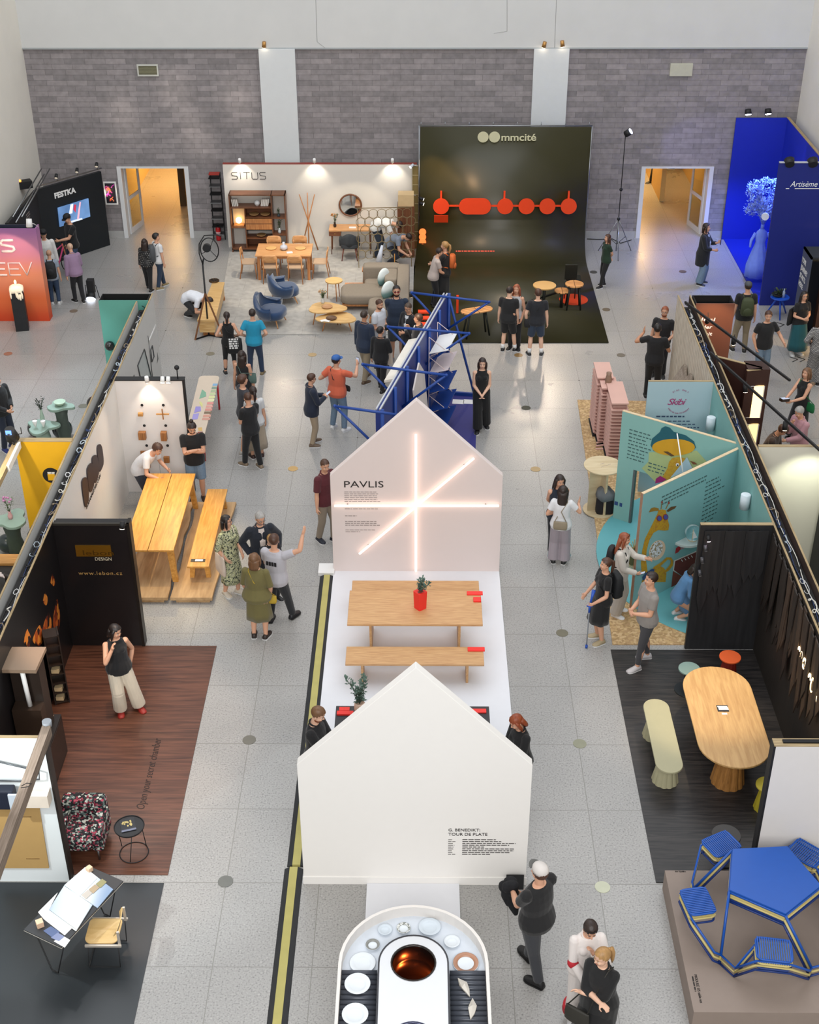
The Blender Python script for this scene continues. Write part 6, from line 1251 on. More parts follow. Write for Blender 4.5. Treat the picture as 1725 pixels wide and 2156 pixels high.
t=thing('bench','long yellow-oak box bench beside the tripod lamp','bench',(-5.33,32.4,.0)); b=MB(); b.slab([(-.25,-1.25,.42),(.2,-1.25,.42),(.12,1.25,.42),(-.2,1.25,.42)],(0,0,.05),OAKL); b.obj('seat',t); b=MB(); b.slab([(-.22,-1.22,.12),(.17,-1.22,.12),(.1,1.2,.12),(-.17,1.2,.12)],(0,0,.3),OAKL); b.obj('box_body',t)
for y in(-1.1,1.1): b=MB(); b.bx(-.15,.12,y-.03,y+.03,0,.12,OAKM); b.obj('leg',t)
t=thing('disc_ornament','dark slotted metal disc lying on the oak bench','disc',g(451,592,.47)); b=MB(); b.cyl((0,0,0),(0,0,.03),.14,mat('#5c4326',.4,.6),n=24); b.obj('disc',t); b=MB(); [b.bar((math.cos(a)*.03,math.sin(a)*.03,.033),(math.cos(a)*.12,math.sin(a)*.12,.033),.02,.006,BLACK) for a in [k*PI/4 for k in range(8)]]; b.obj('slots',t)['kind']='stuff'
t=thing('shelf_ladder','narrow dark metal shelf tower left of the white stand wall','shelf tower',(-5.95,38.05,0)); 
for sx in(-1,1): b=MB(); b.bar((sx*.17,.1,0),(sx*.14,.2,2.0),.03,.03,DARKM); b.obj('side_rail',t)
for k in range(8): b=MB(); b.bx(-.16,.16,-.1,.18,.2+.24*k,.225+.24*k,DARKM if k%2 else STEEL); b.obj('rung_board',t)
b=MB(); b.bx(-.15,.15,-.05,.15,1.98,2.02,mat('#a33026',.5)); b.obj('red_top_tray',t)
p=g(462,503); t=thing('fire_extinguisher','red fire extinguisher on the floor beside the dark shelf tower','fire extinguisher',(p.x,p.y-.1,0)); b=MB(); b.lathe([(0,0),(.07,0),(.075,.05),(.075,.36),(.05,.43),(.02,.46),(0,.46)],(0,0,0),mat('#c4141e',.3,var=.03)); b.obj('cylinder',t); b=MB(); b.cyl((0,0,.46),(0,0,.52),.02,BLACK); b.tube([(0,0,.5),(.08,-.04,.45),(.09,-.05,.2)],.012,BLACK,n=6); b.obj('valve',t); b=MB(); b.cyl((0,0,.17),(0,0,.27),.0765,WHITE,cap=False); b.obj('paper_label',t)
spot((-3.6,34.4,4.6),(-3.6,35.1,0),380,62,(1,.86,.66),.3); spot((-1.6,34.3,4.4),(-2.2,33.6,0),260,60,(1,.86,.66),.3); spot((-1.2,35.0,3.6),(-1.9,36.9,.6),160,50,(1,.85,.62),.3); spot((-4.9,33.2,4.4),(-5.2,32.2,.2),90,40,(1,.82,.55))
# long sample table (aisle, left)
t=thing('sample_table','long rounded cream table covered with pastel colour samples','table',(0,0,0)); z=.74; A_=g(463,791,z);B_=g(420,791,z);C_=g(392,905,z);D_=g(430,918,z)
P_=[A_,B_,C_,D_]; pts=[]
for i in range(4):
    a,b0,c=P_[i-1],P_[i],P_[(i+1)%4]; k1=b0+(a-b0).normalized()*.12; k2=b0+(c-b0).normalized()*.12
    for s in(0,.33,.67,1): pts.append(((1-s)**2*k1+2*s*(1-s)*b0+s*s*k2))
b=MB(); b.prism([(q.x,q.y) for q in pts],z-.03,z,mat('#d5c4b0',.5,var=.03)); b.obj('tabletop',t)
for (u,v) in((457,800),(424,800),(399,897),(426,905)): q=g(u,v,z); b=MB(); b.cyl((q.x,q.y,0),(q.x,q.y,z-.03),.022,mat('#c4202c',.4) ,n=8); b.obj('leg',t)
t=thing('colour_samples','rows of pastel colour sheets spread on the long cream table','paper samples',(0,0,0)); o5=(390,770); s5=13.478
def smp(pp,c,z_=.742): q=[g(o5[0]+x/s5,o5[1]+y/s5,z_) for x,y in pp]; b=MB(); b.slab(q,(0,0,.003),mat(c,.6,var=.03)); b.obj('sheet',t)
for i,c in enumerate(('#86b0d0','#7f9a8a','#a9b795','#c3cf9e','#d7dba0','#dfdfae','#d98f88','#d99a90','#d49084','#7f6a55','#d59a88','#cf9a8a')):
    y=510+88*i; x0=790-27*i; x1=925-19*i; smp([(x0,y),(x1,y),(x1-14,y+62),(x0-16,y+62)],c)
for pp,c in(([(480,670),(590,760),(600,870),(400,940)],'#7fae92'),([(300,1160),(440,1160),(450,1290),(250,1340)],'#9a8fd0'),([(230,1370),(400,1350),(350,1520),(190,1530)],'#a49ad6'),([(420,1000),(500,1080),(490,1190),(400,1060)],'#d8d58e'),([(250,1680),(330,1690),(300,1790),(240,1760)],'#9fb6cf'),([(360,1760),(480,1750),(490,1850),(380,1850)],'#d6b06a'),([(350,1880),(500,1870),(500,1950),(350,1960)],'#8c4a3c')): smp(pp,c)
# ================================================================ BACK: olive-green backdrop stand
OLG=mat('#38351d',.36,var=.08,scale=2); MY=37.1
prof=[(MY,3.62),(MY,1.0)]+[(MY-1.1+1.1*math.cos(a),1.1-1.08*math.sin(a)) for a in [PI/2*k/12 for k in range(1,13)]]+[(30.81,.02)]
t=thing('backdrop','tall dark olive backdrop curving down into the floor','backdrop'); b=MB(); vs=[];n=len(prof)
for i,(y,z) in enumerate(prof):
    xl=-.02-.2*i/n; vs+=[(xl,y,z),(4.68,y,z),(xl,y+.03,z-.015),(4.68,y+.03,z-.015)]
fs=[]
for i in range(n-1): a=4*i; fs+=[(a,a+1,a+5,a+4),(a+2,a+6,a+7,a+3),(a,a+4,a+6,a+2),(a+1,a+3,a+7,a+5)]
fs+=[(0,2,3,1),(4*(n-1),4*(n-1)+1,4*(n-1)+3,4*(n-1)+2)]; b.add(vs,fs,OLG,True); o=b.obj('backdrop_sheet',t); 
b=MB(); b.cyl((-.05,MY+.03,3.64),(4.7,MY+.03,3.64),.02,STEEL,n=8); b.obj('top_bar',t)
for k in range(8): b=MB(); x=.0+.66*k; b.cyl((x,MY+.03,3.64),(x,MY+.05,3.74),.01,STEEL,n=6); b.obj('clip',t)
for s in(-.05,4.7): b=MB(); b.cyl((s,MY+.08,0),(s,MY+.08,3.64),.025,STEEL,n=8); b.obj('post',t)
IV=mat('#cfcba8',.6); 
for u in(1017.5,1041.5): q=onY(u,288.5,MY-.004); b=MB(); b.cyl((q.x,q.y,q.z),(q.x,q.y-.004,q.z),.152,IV,n=40); b.obj('logo_disc',t)
q=onY(1055,296,MY-.004); text('mmcité',q,(1,0,0),(0,0,1),.2,IV,'lettering',t,width=.96,off=.006)
q=onY(978,474,MY-.01); 
ORG=mat('#f2481c',.45,var=.04); t=thing('wall_seating','row of bright orange discs joined by bars on the olive backdrop','wall sign',(0,MY-.12,0))
for u in(929,1064,1109,1153,1198): q=onY(u,435,MY-.12); b=MB(); b.cyl((q.x,0,q.z),(q.x,.05,q.z),.225,ORG,n=36,smooth=False); b.obj('disc',t)
a_=onY(966,435,MY-.12);c_=onY(1035,435,MY-.12); b=MB(); m_=(a_.x+c_.x)/2; b.slab([Vector((m_+y,0,a_.z+x)) for x,y in stadium((c_.x-a_.x)-.02,.46,12)],(0,.05,0),ORG); b.obj('oval_disc',t)
q0=onY(929,438,MY-.12);q1=onY(1198,438,MY-.12); b=MB(); b.bar((q0.x,.07,a_.z),(q1.x,.07,a_.z),.05,.04,ORG); b.obj('bar',t)
for u in(929,1062,1197): q=onY(u,435,MY-.12); b=MB(); b.bx(q.x-.025,q.x+.025,.05,.12,a_.z+.1,a_.z+.42,ORG); b.obj('bracket',t)
q=onY(929,455,MY-.12); b=MB(); b.slab([(q.x-.2,-.02,q.z-.18),(q.x+.2,-.02,q.z-.18),(q.x+.2,-.12,q.z+.06),(q.x-.2,-.12,q.z+.06)],(0,.03,0),ORG); b.obj('tilted_seat',t)
for (u,v,wd) in((978,474,.75),(960,530,1.1)):
    q=onY(u,v,MY-.02 if v<500 else 36.0); b=MB()
    if v>500: q=g(u,v,.06); q.z=.12; q=onY(u,v,36.35)
    lines(b,q,(1,0,0),(0,0,1) if v<500 else (0,.7,.7),wd,1,.06,ORG,th=.6,seed=int(u),jit=0); tag(b.obj('orange_caption'),('upper' if v<500 else 'lower')+' line of small orange writing on the olive backdrop','lettering')
b=MB(); b.cyl((0,0,0),(0,0,.012),.38,mat('#c9401c',.5,var=.04),n=40); tag(b.obj('orange_rug',loc=g(1208,631,.02)),'round orange-red mat on the olive floor under small tables','rug')
DST=mat('#232722',.5,.3)
def slat_table(lb,u,v,z,rx,ry,m,legs=3,rz=0):
    p=g(u,v,z); t=thing('outdoor_table',lb,'table',(p.x,p.y,.02),rz); z-=.02; b=MB()
    if rx==ry: b.prism(circ(rx,32),z-.03,z,m)
    else: b.prism([(y,x) for x,y in stadium(2*rx,2*ry,12)],z-.03,z,m)
    b.obj('tabletop',t,bevel=.003)
    if legs==3:
        for a in((-.5,-.35),(.5,-.35),(-.5,.35),(.5,.35)): b=MB(); b.tube([(a[0]*rx*1.5,a[1]*ry*2,0),(a[0]*rx,a[1]*ry,z-.03)],[.02,.03],DST,n=8); b.obj('leg',t)
    else: b=MB(); b.cyl((0,0,0),(0,0,z-.03),.04,DST); b.obj('leg',t)
    return t
SLT=bricks('#c98f55','#d9a066','#5e3c20',.5,.09,.008,('x','y'),bump=.5,off=0)
slat_table('round oak outdoor table on olive floor, far left of three',1147,600,.7,.3,.3,mat('#c29a5e',.5,var=.05),1); slat_table('small round slatted table in front on the orange mat',1184,611,.5,.2,.2,SLT,1); slat_table('round slatted outdoor table standing on the orange mat',1210,597,.7,.24,.24,SLT,3)
slat_table('oval slatted oak table at the near left of the olive floor',1004,652,.72,.42,.17,SLT,3,R(22))
b=MB(); b.bar(g(1100,640,.3),g(1175,615,.35),.05,.05,DST); tag(b.obj('steel_beam'),'dark steel beam linking the outdoor tables','beam')
p=g(1193,620,.02); t=thing('outdoor_chair','dark folding chair back among the outdoor tables','chair',(p.x+.05,p.y-.3,.02)); b=MB(); b.box((0,0,.75),(.32,.05,.45),DST,rx=.15); b.obj('backrest',t); b=MB(); b.box((.1,.2,.5),(.4,.4,.03),DST); b.obj('seat',t)
for sx in(-1,1): b=MB(); b.cyl((sx*.14,0,0),(sx*.14,.02,.6),.015,DST); b.obj('leg',t)
for k in range(3): p=g(892,655+13*k,.4); b=MB(); b.bx(-.14,.14,-.09,.09,.36,.4,ORG); b.cyl((0,0,.02),(0,0,.36),.02,DST); tag(b.obj('stool',loc=(p.x,p.y,0)),('farthest','middle','nearest')[k]+' small orange stool left of the blue display wall','stool')
b=MB(); b.bx(-.03,.03,-.03,.03,.02,.5,ORG); tag(b.obj('bollard',loc=g(963,660,.02)),'short orange post beside the oval slatted table','post')
# lattice panel between the two stands with lamps
t=thing('lattice_panel','narrow lit lattice panel with clip lamps between two stands','lattice',(-.13,37.25,0)); 
for x in(-.12,.12): b=MB(); b.bar((x,0,0),(x,0,2.5),.012,.012,mat('#c9bc96',.4,.4)); b.obj('upright',t)
for k in range(10): b=MB(); b.bar((-.12,0,.02+k*.275),(.12,0,.02+k*.275),.012,.012,mat('#c9bc96',.4,.4)); b.obj('rung',t)
b=MB(); b.bx(-.11,.11,.02,.03,.05,2.5,mat('#7c6c40',.6)); b.obj('back_strip',t)
for k,(u,v,lb) in enumerate(((872,352,'topmost'),(868,414,'middle'),(867,500,'lowest'))): q=onY(u,v,37.1); lamp_head(q+Vector((-.1,0,0)),q+Vector((-1,-.8,-.6)),mat('#c8ccd4',.4),r=.045,L=.12,label=lb+' pale clip lamp on the lattice panel',arm=q+Vector((.1,.1,0)))
for k in range(5): q=onY(890,488+10*k,36.9); b=MB(); b.cyl((0,0,0),(0,-.04,.0),.1,glow('#ff7a3a',1.2) if k>=0 else ORG,n=20); tag(b.obj('orange_disc_lamp',loc=q+Vector((0,-.02*k,0))),'small glowing orange disc in the column beside the lattice panel','lamp','glowing orange discs beside the lattice panel')
for k,(u,v,lb) in enumerate(((892,420,'upper pair lamp on the backdrop edge'),(892,430,'lower pair lamp on the backdrop edge'))): q=onY(u,v,36.8); lamp_head(q,q+Vector((1,-.2,-.3)),BLACK,r=.05,L=.12,label=lb,gs=6,arm=q+Vector((-.15,.2,0)))
spot((.1,36.3,3.1),(.35,37.1,2.3),45,60,(1,.6,.2),.9); spot((1.2,32.5,5),(2.8,31.6,0),330,80,(1,.72,.42)); spot((.2,35.5,3.8),(1.4,36.9,1.3),120,60,(1,.6,.3))
# ================================================================ LEFT ROW
XF=SPL+.003
def prx(name,parent,pix,m,X=XF,th=.004,lift=0):
    q=[onX(u,v,X)+Vector((lift,0,0)) for u,v in pix]; b=MB(); b.slab(q,(th,0,0),m); return b.obj(name,parent)
pw0=bpy.data.objects['partition_wall']; pw1=bpy.data.objects['partition_wall.001']; pw2=bpy.data.objects['partition_wall.002']
# the walls were built to the left of a->c, i.e. their visible face is at x = SPL
o6=(270,640);s6=11.98; GL=mat('#3a3d3f',.4)
def outline(par,nm,pp,m,r=.012,X=XF):
    q=[onX(u,v,X+.01) for u,v in pp]; b=MB(); b.tube(q,r,m,closed=True,n=5); return b.obj(nm,par)
prx('grey_glass',pw0,Z(o6,s6,[(410,1150),(255,1560),(320,1860),(575,1860),(500,1500)]),mat('#9fa9a8',.2),th=.004); outline(pw0,'black_outline',Z(o6,s6,[(410,1140),(240,1560),(310,1875),(590,1875),(500,1500)]),GL)
outline(pw0,'black_outline',Z(o6,s6,[(610,1050),(570,1160),(600,1460),(655,1330)]),GL); prx('black_shape',pw0,Z(o6,s6,[(730,1220),(740,1360),(725,1500),(760,1380)]),GL); prx('black_shape',pw0,Z(o6,s6,[(150,1780),(100,1870),(175,1870)]),GL)
outline(pw0,'thin_line',Z(o6,s6,[(500,800),(520,960),(620,1870),(610,1870),(525,1000)]),GL,.005); outline(pw0,'pale_frame',Z(o6,s6,[(690,520),(520,920),(525,940),(700,540)]),WHITE,.008)
# --- timber table stand
WB=mat('#e4dfdb',.6,var=.02); t=thing('cross_wall','white cross wall with six small wooden wall pieces','partition wall'); b=MB(); b.bx(SPL,-4.6,23.55,23.62,0,2.5,WB); b.obj('panel',t); b=MB(); b.bx(-4.62,-4.58,23.54,23.64,0,2.5,BLACK); b.obj('side_edge',t); b=MB(); b.bx(SPL,-4.58,23.54,23.7,2.5,2.52,BLACK); b.obj('top_edge',t)
b=MB(); b.bx(-5.25,-5.24,23.548,23.55,.0,1.1,mat('#b9b6b4',.6)); b.obj('panel_joint',t)
WPM=wood('#8a562c','#b47a44','z',4,.5); WPX=wood('#a8743a','#cf9a58','x',4,.5)
def wp(lb,u0,v0,u1,v1,d=.05,m=WPM,nm='wall_piece',cat='wall piece'):
    a=onY(u0,v0,23.54);c=onY(u1,v1,23.54); b=MB(); b.bx(a.x,c.x,23.54-d,23.545,c.z,a.z,m); return tag(b.obj(nm,bevel=.003),lb,cat)
wp('small golden wooden rail at the top left of the white cross wall',291,868,302,874,.06,WPX); wp('dark wooden box with a hole, second row left on the white cross wall',292,907,309,922,.1); wp('wooden box, second row right on the white cross wall',339,907,353,924,.1); wp('flat walnut panel lower left on the white cross wall',296,949,317,984,.03); wp('dark wooden wedge lower right on the white cross wall',345,960,358,972,.06)
t=thing('wall_piece','wooden cross of a rail and a rod at top right of the white cross wall','wall piece'); a=onY(329,872,23.5);c=onY(356,872,23.5); b=MB(); b.bar(a,c,.03,.02,WPX); b.obj('rail',t); a=onY(341,861,23.48);c=onY(344,883,23.48); b=MB(); b.bar(a,c,.02,.02,WPM); b.obj('rod',t)
for i,(u,v) in enumerate(((299,853),(344,853),(304,896),(349,896),(309,938),(353,938))): q=onY(u,v,23.545); b=MB(); b.cyl((0,0,0),(0,-.006,0),.028,BLACK,n=16); tag(b.obj('number_dot',loc=q),'small black number dot above a wooden piece on white wall','sign','number dots on the white cross wall')
for u,v,lb,pw in((310,804,'left white twin spotlight on top of the white cross wall',24),(342,806,'middle white spotlight on top of the white cross wall',8),(354,806,'right white spotlight on top of the white cross wall',8)): q=onY(u,v,23.4); lamp_head(q,q+Vector((0,.1 if pw>10 else -.4,-.6)),WHITE,r=.045,L=.12,label=lb,power=pw,ang=80,col=(1,.86,.7),gs=18,arm=(q.x,23.58,2.52))
LG=mat('#33282a',.5)
for nm in range(4):
    o1_=(0,720);s1_=4.107; pp=[[(833,915),(842,888),(862,882),(877,915),(893,1050),(858,1130),(846,1100)],[(787,1010),(800,985),(820,975),(835,990),(852,1130),(820,1228),(803,1200)],[(743,1105),(760,1065),(783,1043),(795,1060),(808,1240),(780,1305),(763,1285)],[(697,1215),(712,1178),(735,1167),(751,1190),(763,1360),(735,1435),(722,1400)]][nm]
    q=[(o1_[0]+x/s1_,o1_[1]+y/s1_) for x,y in pp]
    P=[onX(u,v,XF) for u,v in q]; n_=len(P); sm=[]
    for i in range(n_):
        a,c,d=P[i-1],P[i],P[(i+1)%n_]; k1=c.lerp(a,.35);k2=c.lerp(d,.35)
        for s in(0,.33,.67,1): sm.append((1-s)**2*k1+2*s*(1-s)*c+s*s*k2)
    b=MB(); b.slab(sm,(.02,0,0),LG); tag(b.obj('logo_panel'),('farthest','second farthest','second nearest','nearest')[nm]+' dark rounded panel of four on the white side wall','logo panel')
a=onX(182,1073,XF);c=onX(213,1001,XF); text('BODANABYTEK.COM',(XF,a.y,a.z),(0,c.y-a.y,c.z-a.z),(0,-(c.z-a.z),c.y-a.y),.075,K,'lettering',pw1,width=(c-a).length*.95)
SLABM=wood('#a8845a','#c7a377','y',2,.7,5)
rn=random.Random(9)
def slab(x0,x1,lb,seed):
    rn=random.Random(seed); L=[];R_=[]
    for i in range(12): y=19.63+3.3*i/11; L.append((x0+rn.uniform(-.03,.03),y)); R_.append((x1+rn.uniform(-.03,.03),y))
    t=thing('timber_slab',lb,'timber slab'); b=MB(); b.prism(L[::-1]+R_,.07,.14,SLABM); b.obj('slab',t,bevel=.01)
    for y in(19.75,21.2,22.6): b=MB(); b.bx(x0+.08,x1-.08,y-.07,y+.07,0,.07,SLABM); b.obj('batten',t)
slab(-5.33,-4.50,'left live-edge timber slab under the long yellow table',3); slab(-4.44,-3.68,'right live-edge timber slab under the long bench',4)
YO=wood('#c18538','#dba354','y',3,.33,8)
t=thing('dining_table','long golden oak table made of two boards on timber slabs','table',(-4.85,21.42,.14)); 
for x0,x1 in((-.46,-.006),(.006,.46)): b=MB(); b.bx(x0,x1,-1.37,1.37,.69,.73,YO); b.obj('board',t,bevel=.004)
b=MB(); b.bx(-.4,.4,-1.2,-1.14,.6,.69,YO); b.bx(-.4,.4,1.14,1.2,.6,.69,YO); b.obj('apron',t)
for sx in(-1,1):
    for sy in(-1,1): b=MB(); b.slab([(sx*.42-.05,sy*1.27-.035,0),(sx*.42+.05,sy*1.27-.035,0),(sx*.36+.06,sy*1.2-.035,.69),(sx*.36-.06,sy*1.2-.035,.69)],(0,.07,0),YO); b.obj('leg',t,bevel=.004)
t=thing('bench','long golden oak bench right of the two-board table','bench',(-4.0,21.5,.14)); b=MB(); b.bx(-.195,.195,-1.37,1.37,.29,.33,YO); b.obj('seat',t,bevel=.004)
for sx in(-1,1):
    for sy in(-1,1): b=MB(); b.slab([(sx*.15-.04,sy*1.2-.04,0),(sx*.15+.04,sy*1.2-.04,0),(sx*.12+.05,sy*1.15-.04,.29),(sx*.12-.05,sy*1.15-.04,.29)],(0,.08,0),YO); b.obj('leg',t)
b=MB(); b.box((0,0,.002),(.26,.09,.004),mat('#2b2724',.5)); b.box((.02,0,.005),(.14,.06,.002),WHITE); tag(b.obj('leaflet',loc=g(417,1180,.475)),'small dark and white leaflet strip on the near end of the golden bench','leaflet')
b=MB(); b.bx(-.17,.17,-.13,.13,0,.95,WHITE); t=thing('pedestal','white pedestal box behind the black web-address wall','pedestal',(-5.0,18.95,0)); b.obj('pedestal_body',t)
for k in range(3): b=MB(); b.lathe([(0,0),(.03,0),(.04,.06),(.035,.06),(0,.02)],(0,0,0),glass('#cfe6e2')); tag(b.obj('glass',loc=(-5.1+.09*k,18.85,.95)),'small clear glass standing on the white pedestal box','glass','small glasses on the white pedestal')
spot((-4.7,22.6,3.6),(-4.8,21.6,.8),330,62,(1,.74,.36),.9); spot((-4.4,20.4,3.9),(-4.3,20.4,.2),150,60,(1,.74,.36),.5); spot((-4.9,23.0,2.7),(-5.95,21.2,1.5),30,80,(1,.8,.6),.8)
# --- dark stand with brown plank floor
b=MB(); b.bx(SPL,-3.47,13.2,18.39,0,.012,wood('#43261a','#6b4331','x',2,.38,11)); tag(b.obj('brown_floor'),'reddish brown striped plank floor in the dark stand','floor panel')
text('Open your secret chamber',(-4.02,14.45,.013),(0,1,0),(-1,0,0),.13,mat('#20100b',.6),'lettering',bpy.data.objects['brown_floor'],width=1.55,shear=.3,depth=.002)
t=thing('cross_wall','black glossy cross wall with gold plate and web address','partition wall'); b=MB(); b.bx(-5.96,-4.72,18.39,18.5,0,2.46,mat('#1a1718',.3,var=.1)); b.obj('panel',t); b=MB(); b.bx(-5.98,-4.7,18.37,18.4,2.44,2.48,mat('#4a4640',.4,.6)); b.bx(-4.74,-4.69,18.37,18.55,0,2.48,mat('#2a2521',.4,.5)); b.obj('metal_trim',t); b=MB(); b.bx(-5.96,-4.72,18.5,18.62,2.4,2.42,BLACK); b.obj('rear_tray',t)
a=onY(158,1148,18.385);c=onY(236,1171,18.385); b=MB(); b.bx(a.x,c.x,18.372,18.388,c.z,a.z,mat('#b8862c',.35,.85,var=.15,scale=3)); b.obj('gold_plate',t)
GT=mat('#8f6a2a',.4,.6); text('lebon',(a.x+.1,18.37,c.z+.03),(1,0,0),(0,0,1),.1,mat('#6f4e16',.4,.7),'lettering',t,width=.5); q=onY(200,1180,18.388); text('DESIGN',q,(1,0,0),(0,0,1),.065,mat('#c9bda4',.4),'lettering',t,width=.27); q=onY(166,1210,18.388); text('www.lebon.cz',q,(1,0,0),(0,0,1),.07,mat('#b08a52',.4),'lettering',t,width=.72,sp=1.2)
q=onY(257,1113,18.2); lamp_head(q,q+Vector((-.1,-.3,-1)),BLACK,r=.045,L=.12,label='lit spotlight at the top right corner of the black web-address wall',arm=(q.x,18.42,2.46),power=14,ang=80,col=(1,.75,.5),gs=16)
FLM=blotch(['#140805','#3a1006','#7e2c0c','#b4561c','#cf7c2c'],9,.5,5,'soft'); m_=FLM
for i,(u,v,w_,h_,ln) in enumerate(((57,1345,9,36,.1),(78,1340,14,42,.3),(97,1318,12,52,.35),(95,1262,6,26,.1),(111,1222,6,24,.0),(118,1300,9,70,.2))):
    pts=[]
    for k in range(20): a_=2*PI*k/20; tt=(1-math.cos(a_))/2; pts.append((u+math.sin(a_)*w_*(1-tt)**.45*1.0+ln*w_*tt*1.5,v+h_*.45-h_*tt+2*math.sin(3*a_)))
    prx('flame_print',pw2,pts,FLM,th=.002)
DK=mat('#2b211b',.4,var=.1); DKT=mat('#8d7763',.4,var=.03)
T4=[g(u,v,2.1) for u,v in((25,1362),(97,1362),(75,1411),(0,1410))]; cx_=sum(p.x for p in T4)/4; cy_=sum(p.y for p in T4)/4
t=thing('display_stand','tall dark stand with a pale brown square top by the firelight print','display stand',(cx_,cy_,0)); b=MB(); b.slab([Vector((p.x-cx_,p.y-cy_,2.04)) for p in T4],(0,0,.06),DKT); b.obj('top_board',t); b=MB(); b.bx(-.22,.2,-.05,.24,0,2.04,DK); b.obj('back_column',t); b=MB(); b.bx(-.22,.2,-.26,-.05,0,1.35,mat('#33261d',.35)); b.obj('lower_box',t); b=MB(); b.cyl((.02,-.15,1.35),(.0,-.15,2.04),.035,WHITE); b.obj('white_tube',t)
t=thing('rack','narrow dark open rack with small lit boxes against the firelight wall','rack',(-5.79,16.95,.012),R(20)); HR=1.36
for x in(-.11,.11): b=MB(); b.bx(x-.01,x+.01,-.12,.12,0,HR,DK); b.obj('side_panel',t)
for k in range(8): b=MB(); b.bx(-.1,.1,-.12,.12,.03+.185*k,.045+.185*k,DK); b.obj('rack_board',t)
for k,(z,y) in enumerate(((.05,-.0),(.235,.0),(.6,.0))): b=MB(); b.box((0,0,.045),(.12,.1,.07),mat('#e2c79a',.5)); tag(b.obj('small_box',loc=(-5.79,16.9+y,z+.012)),('lowest','middle','upper')[k]+' cream box in the narrow dark rack','box')
t=thing('cabinet','low black cabinet box at the left edge of brown floor','cabinet',(-5.66,15.3,.012)); b=MB(); b.bx(-.24,.24,-.42,.42,0,.73,mat('#1d1613',.4)); b.obj('cabinet_body',t); b=MB(); b.bx(.24,.247,-.38,.38,.06,.7,mat('#241a15',.35)); b.obj('door',t); b=MB(); b.bx(-.1,.14,-.36,.38,.73,.745,mat('#d8bb96',.5)); b.obj('painted_lit_top',t)  # pale colour on top paints the lit part of the black cabinet
spot((-4.6,16.2,4.0),(-4.9,16.0,0),230,70,(1,.76,.58),.4); spot((-4.3,14.4,4.2),(-4.5,13.9,0),130,60,(1,.75,.55),.4)
# flowered armchair
FLW=blotch(['#141418','#5d6f6b','#1a1a1e','#c9cfc6','#7e2438','#23262a','#a8b0a6','#17181c','#101014','#b04a5e'],34,.8,2,'voronoi')
t=thing('armchair','armchair in dark fabric with white leaves and red flowers','chair',(-4.72,13.72,.012),R(0)); 
def csh(nm,x0,x1,y0,y1,z0,z1): return cush(nm,x0,x1,y0,y1,z0,z1,FLW,t)
csh('seat',-.2,.2,-.3,.2,.2,.44); csh('backrest',-.3,.32,.15,.34,.2,.72); csh('armrest',-.33,-.18,-.28,.3,.18,.56); csh('armrest',.18,.34,-.28,.3,.18,.56)
for sx in(-1,1):
    for y in(-.24,.26): b=MB(); b.cyl((sx*.25,y,0),(sx*.25,y,.2),.016,STEEL,n=8); b.obj('leg',t)
p=g(272,1740,.5); t=thing('side_table','round black wire side table with a magazine by the flowered armchair','table',(p.x,p.y,.012)); b=MB(); b.cyl((0,0,.47),(0,0,.49),.205,mat('#17181b',.4),n=32,smooth=False); b.obj('tabletop',t); b=MB(); b.tube([(math.cos(a)*.205,math.sin(a)*.205,.495) for a in [2*PI*k/32 for k in range(32)]],.008,BLACK,closed=True,n=6); b.obj('rim',t); b=MB(); b.tube([(math.cos(a)*.2+.02,math.sin(a)*.2-.02,.008) for a in [2*PI*k/32 for k in range(32)]],.007,BLACK,closed=True,n=6); b.obj('base_ring',t)
for a in(30,150,270): b=MB(); b.cyl((math.cos(R(a))*.2,math.sin(R(a))*.2,.008),(math.cos(R(a+20))*.19,math.sin(R(a+20))*.19,.47),.006,BLACK,n=6); b.obj('leg',t)
t=thing('magazine','black magazine with gold flower cover on the wire side table','magazine',(p.x-.02,p.y+.02,.502),R(18)); b=MB(); b.box((0,0,.006),(.2,.24,.012),mat('#22242a',.4)); b.obj('pages',t); b=MB(); b.bx(-.1,.1,-.125,-.09,.012,.014,mat('#6f7488',.4)); b.obj('spine_strip',t); b=MB(); rn=random.Random(6); [b.ell((rn.uniform(-.07,.07),rn.uniform(-.06,.09),.0135),(.014,.02,.002),mat('#cdbb7c',.5),n=8) for _ in range(14)]; b.obj('gold_flowers',t)
# --- white stand at the lower left
t=thing('end_wall','brightly lit white end wall with cardboard at lower left','partition wall'); b=MB(); b.bx(-8.5,-4.8,13.08,13.16,0,2.5,mat('#e6ecee',.6,var=.01)); b.obj('panel',t); b=MB(); b.bx(-8.5,-4.8,13.16,13.22,2.46,2.5,PLYX); b.obj('top_edge',t); b=MB(); b.bx(-4.8,-4.77,13.07,13.22,0,2.5,mat('#241d19',.5)); b.obj('side_edge',t)
b=MB(); q0=onY(-20,1685,13.05);q1=onY(80,1685,13.05);q2=onY(103,1828,13.05);q3=onY(-5,1828,13.05); b.slab([q0,q1,q2,q3],(0,.02,0),mat('#b9965e',.7,var=.04)); t=thing('cardboard','tan cardboard sheet with slits leaning on the white end wall','cardboard'); b.obj('sheet',t)
for u0,u1,v in((45,66,1720),(55,83,1808)): a,c=onY(u0,v,13.045),onY(u1,v,13.045); b=MB(); b.bar(a,c,.006,.004,mat('#6f5630',.7)); b.obj('slit',t)
t=thing('wire_hanger','dark wire frame hanging on the white end wall','frame'); q=[onY(u,v,13.0) for u,v in((-20,1600),(50,1616),(82,1625),(83,1641),(40,1644),(-20,1643))]; b=MB(); b.tube(q,.012,mat('#5c6064',.4,.6),n=6); b.obj('wire',t)
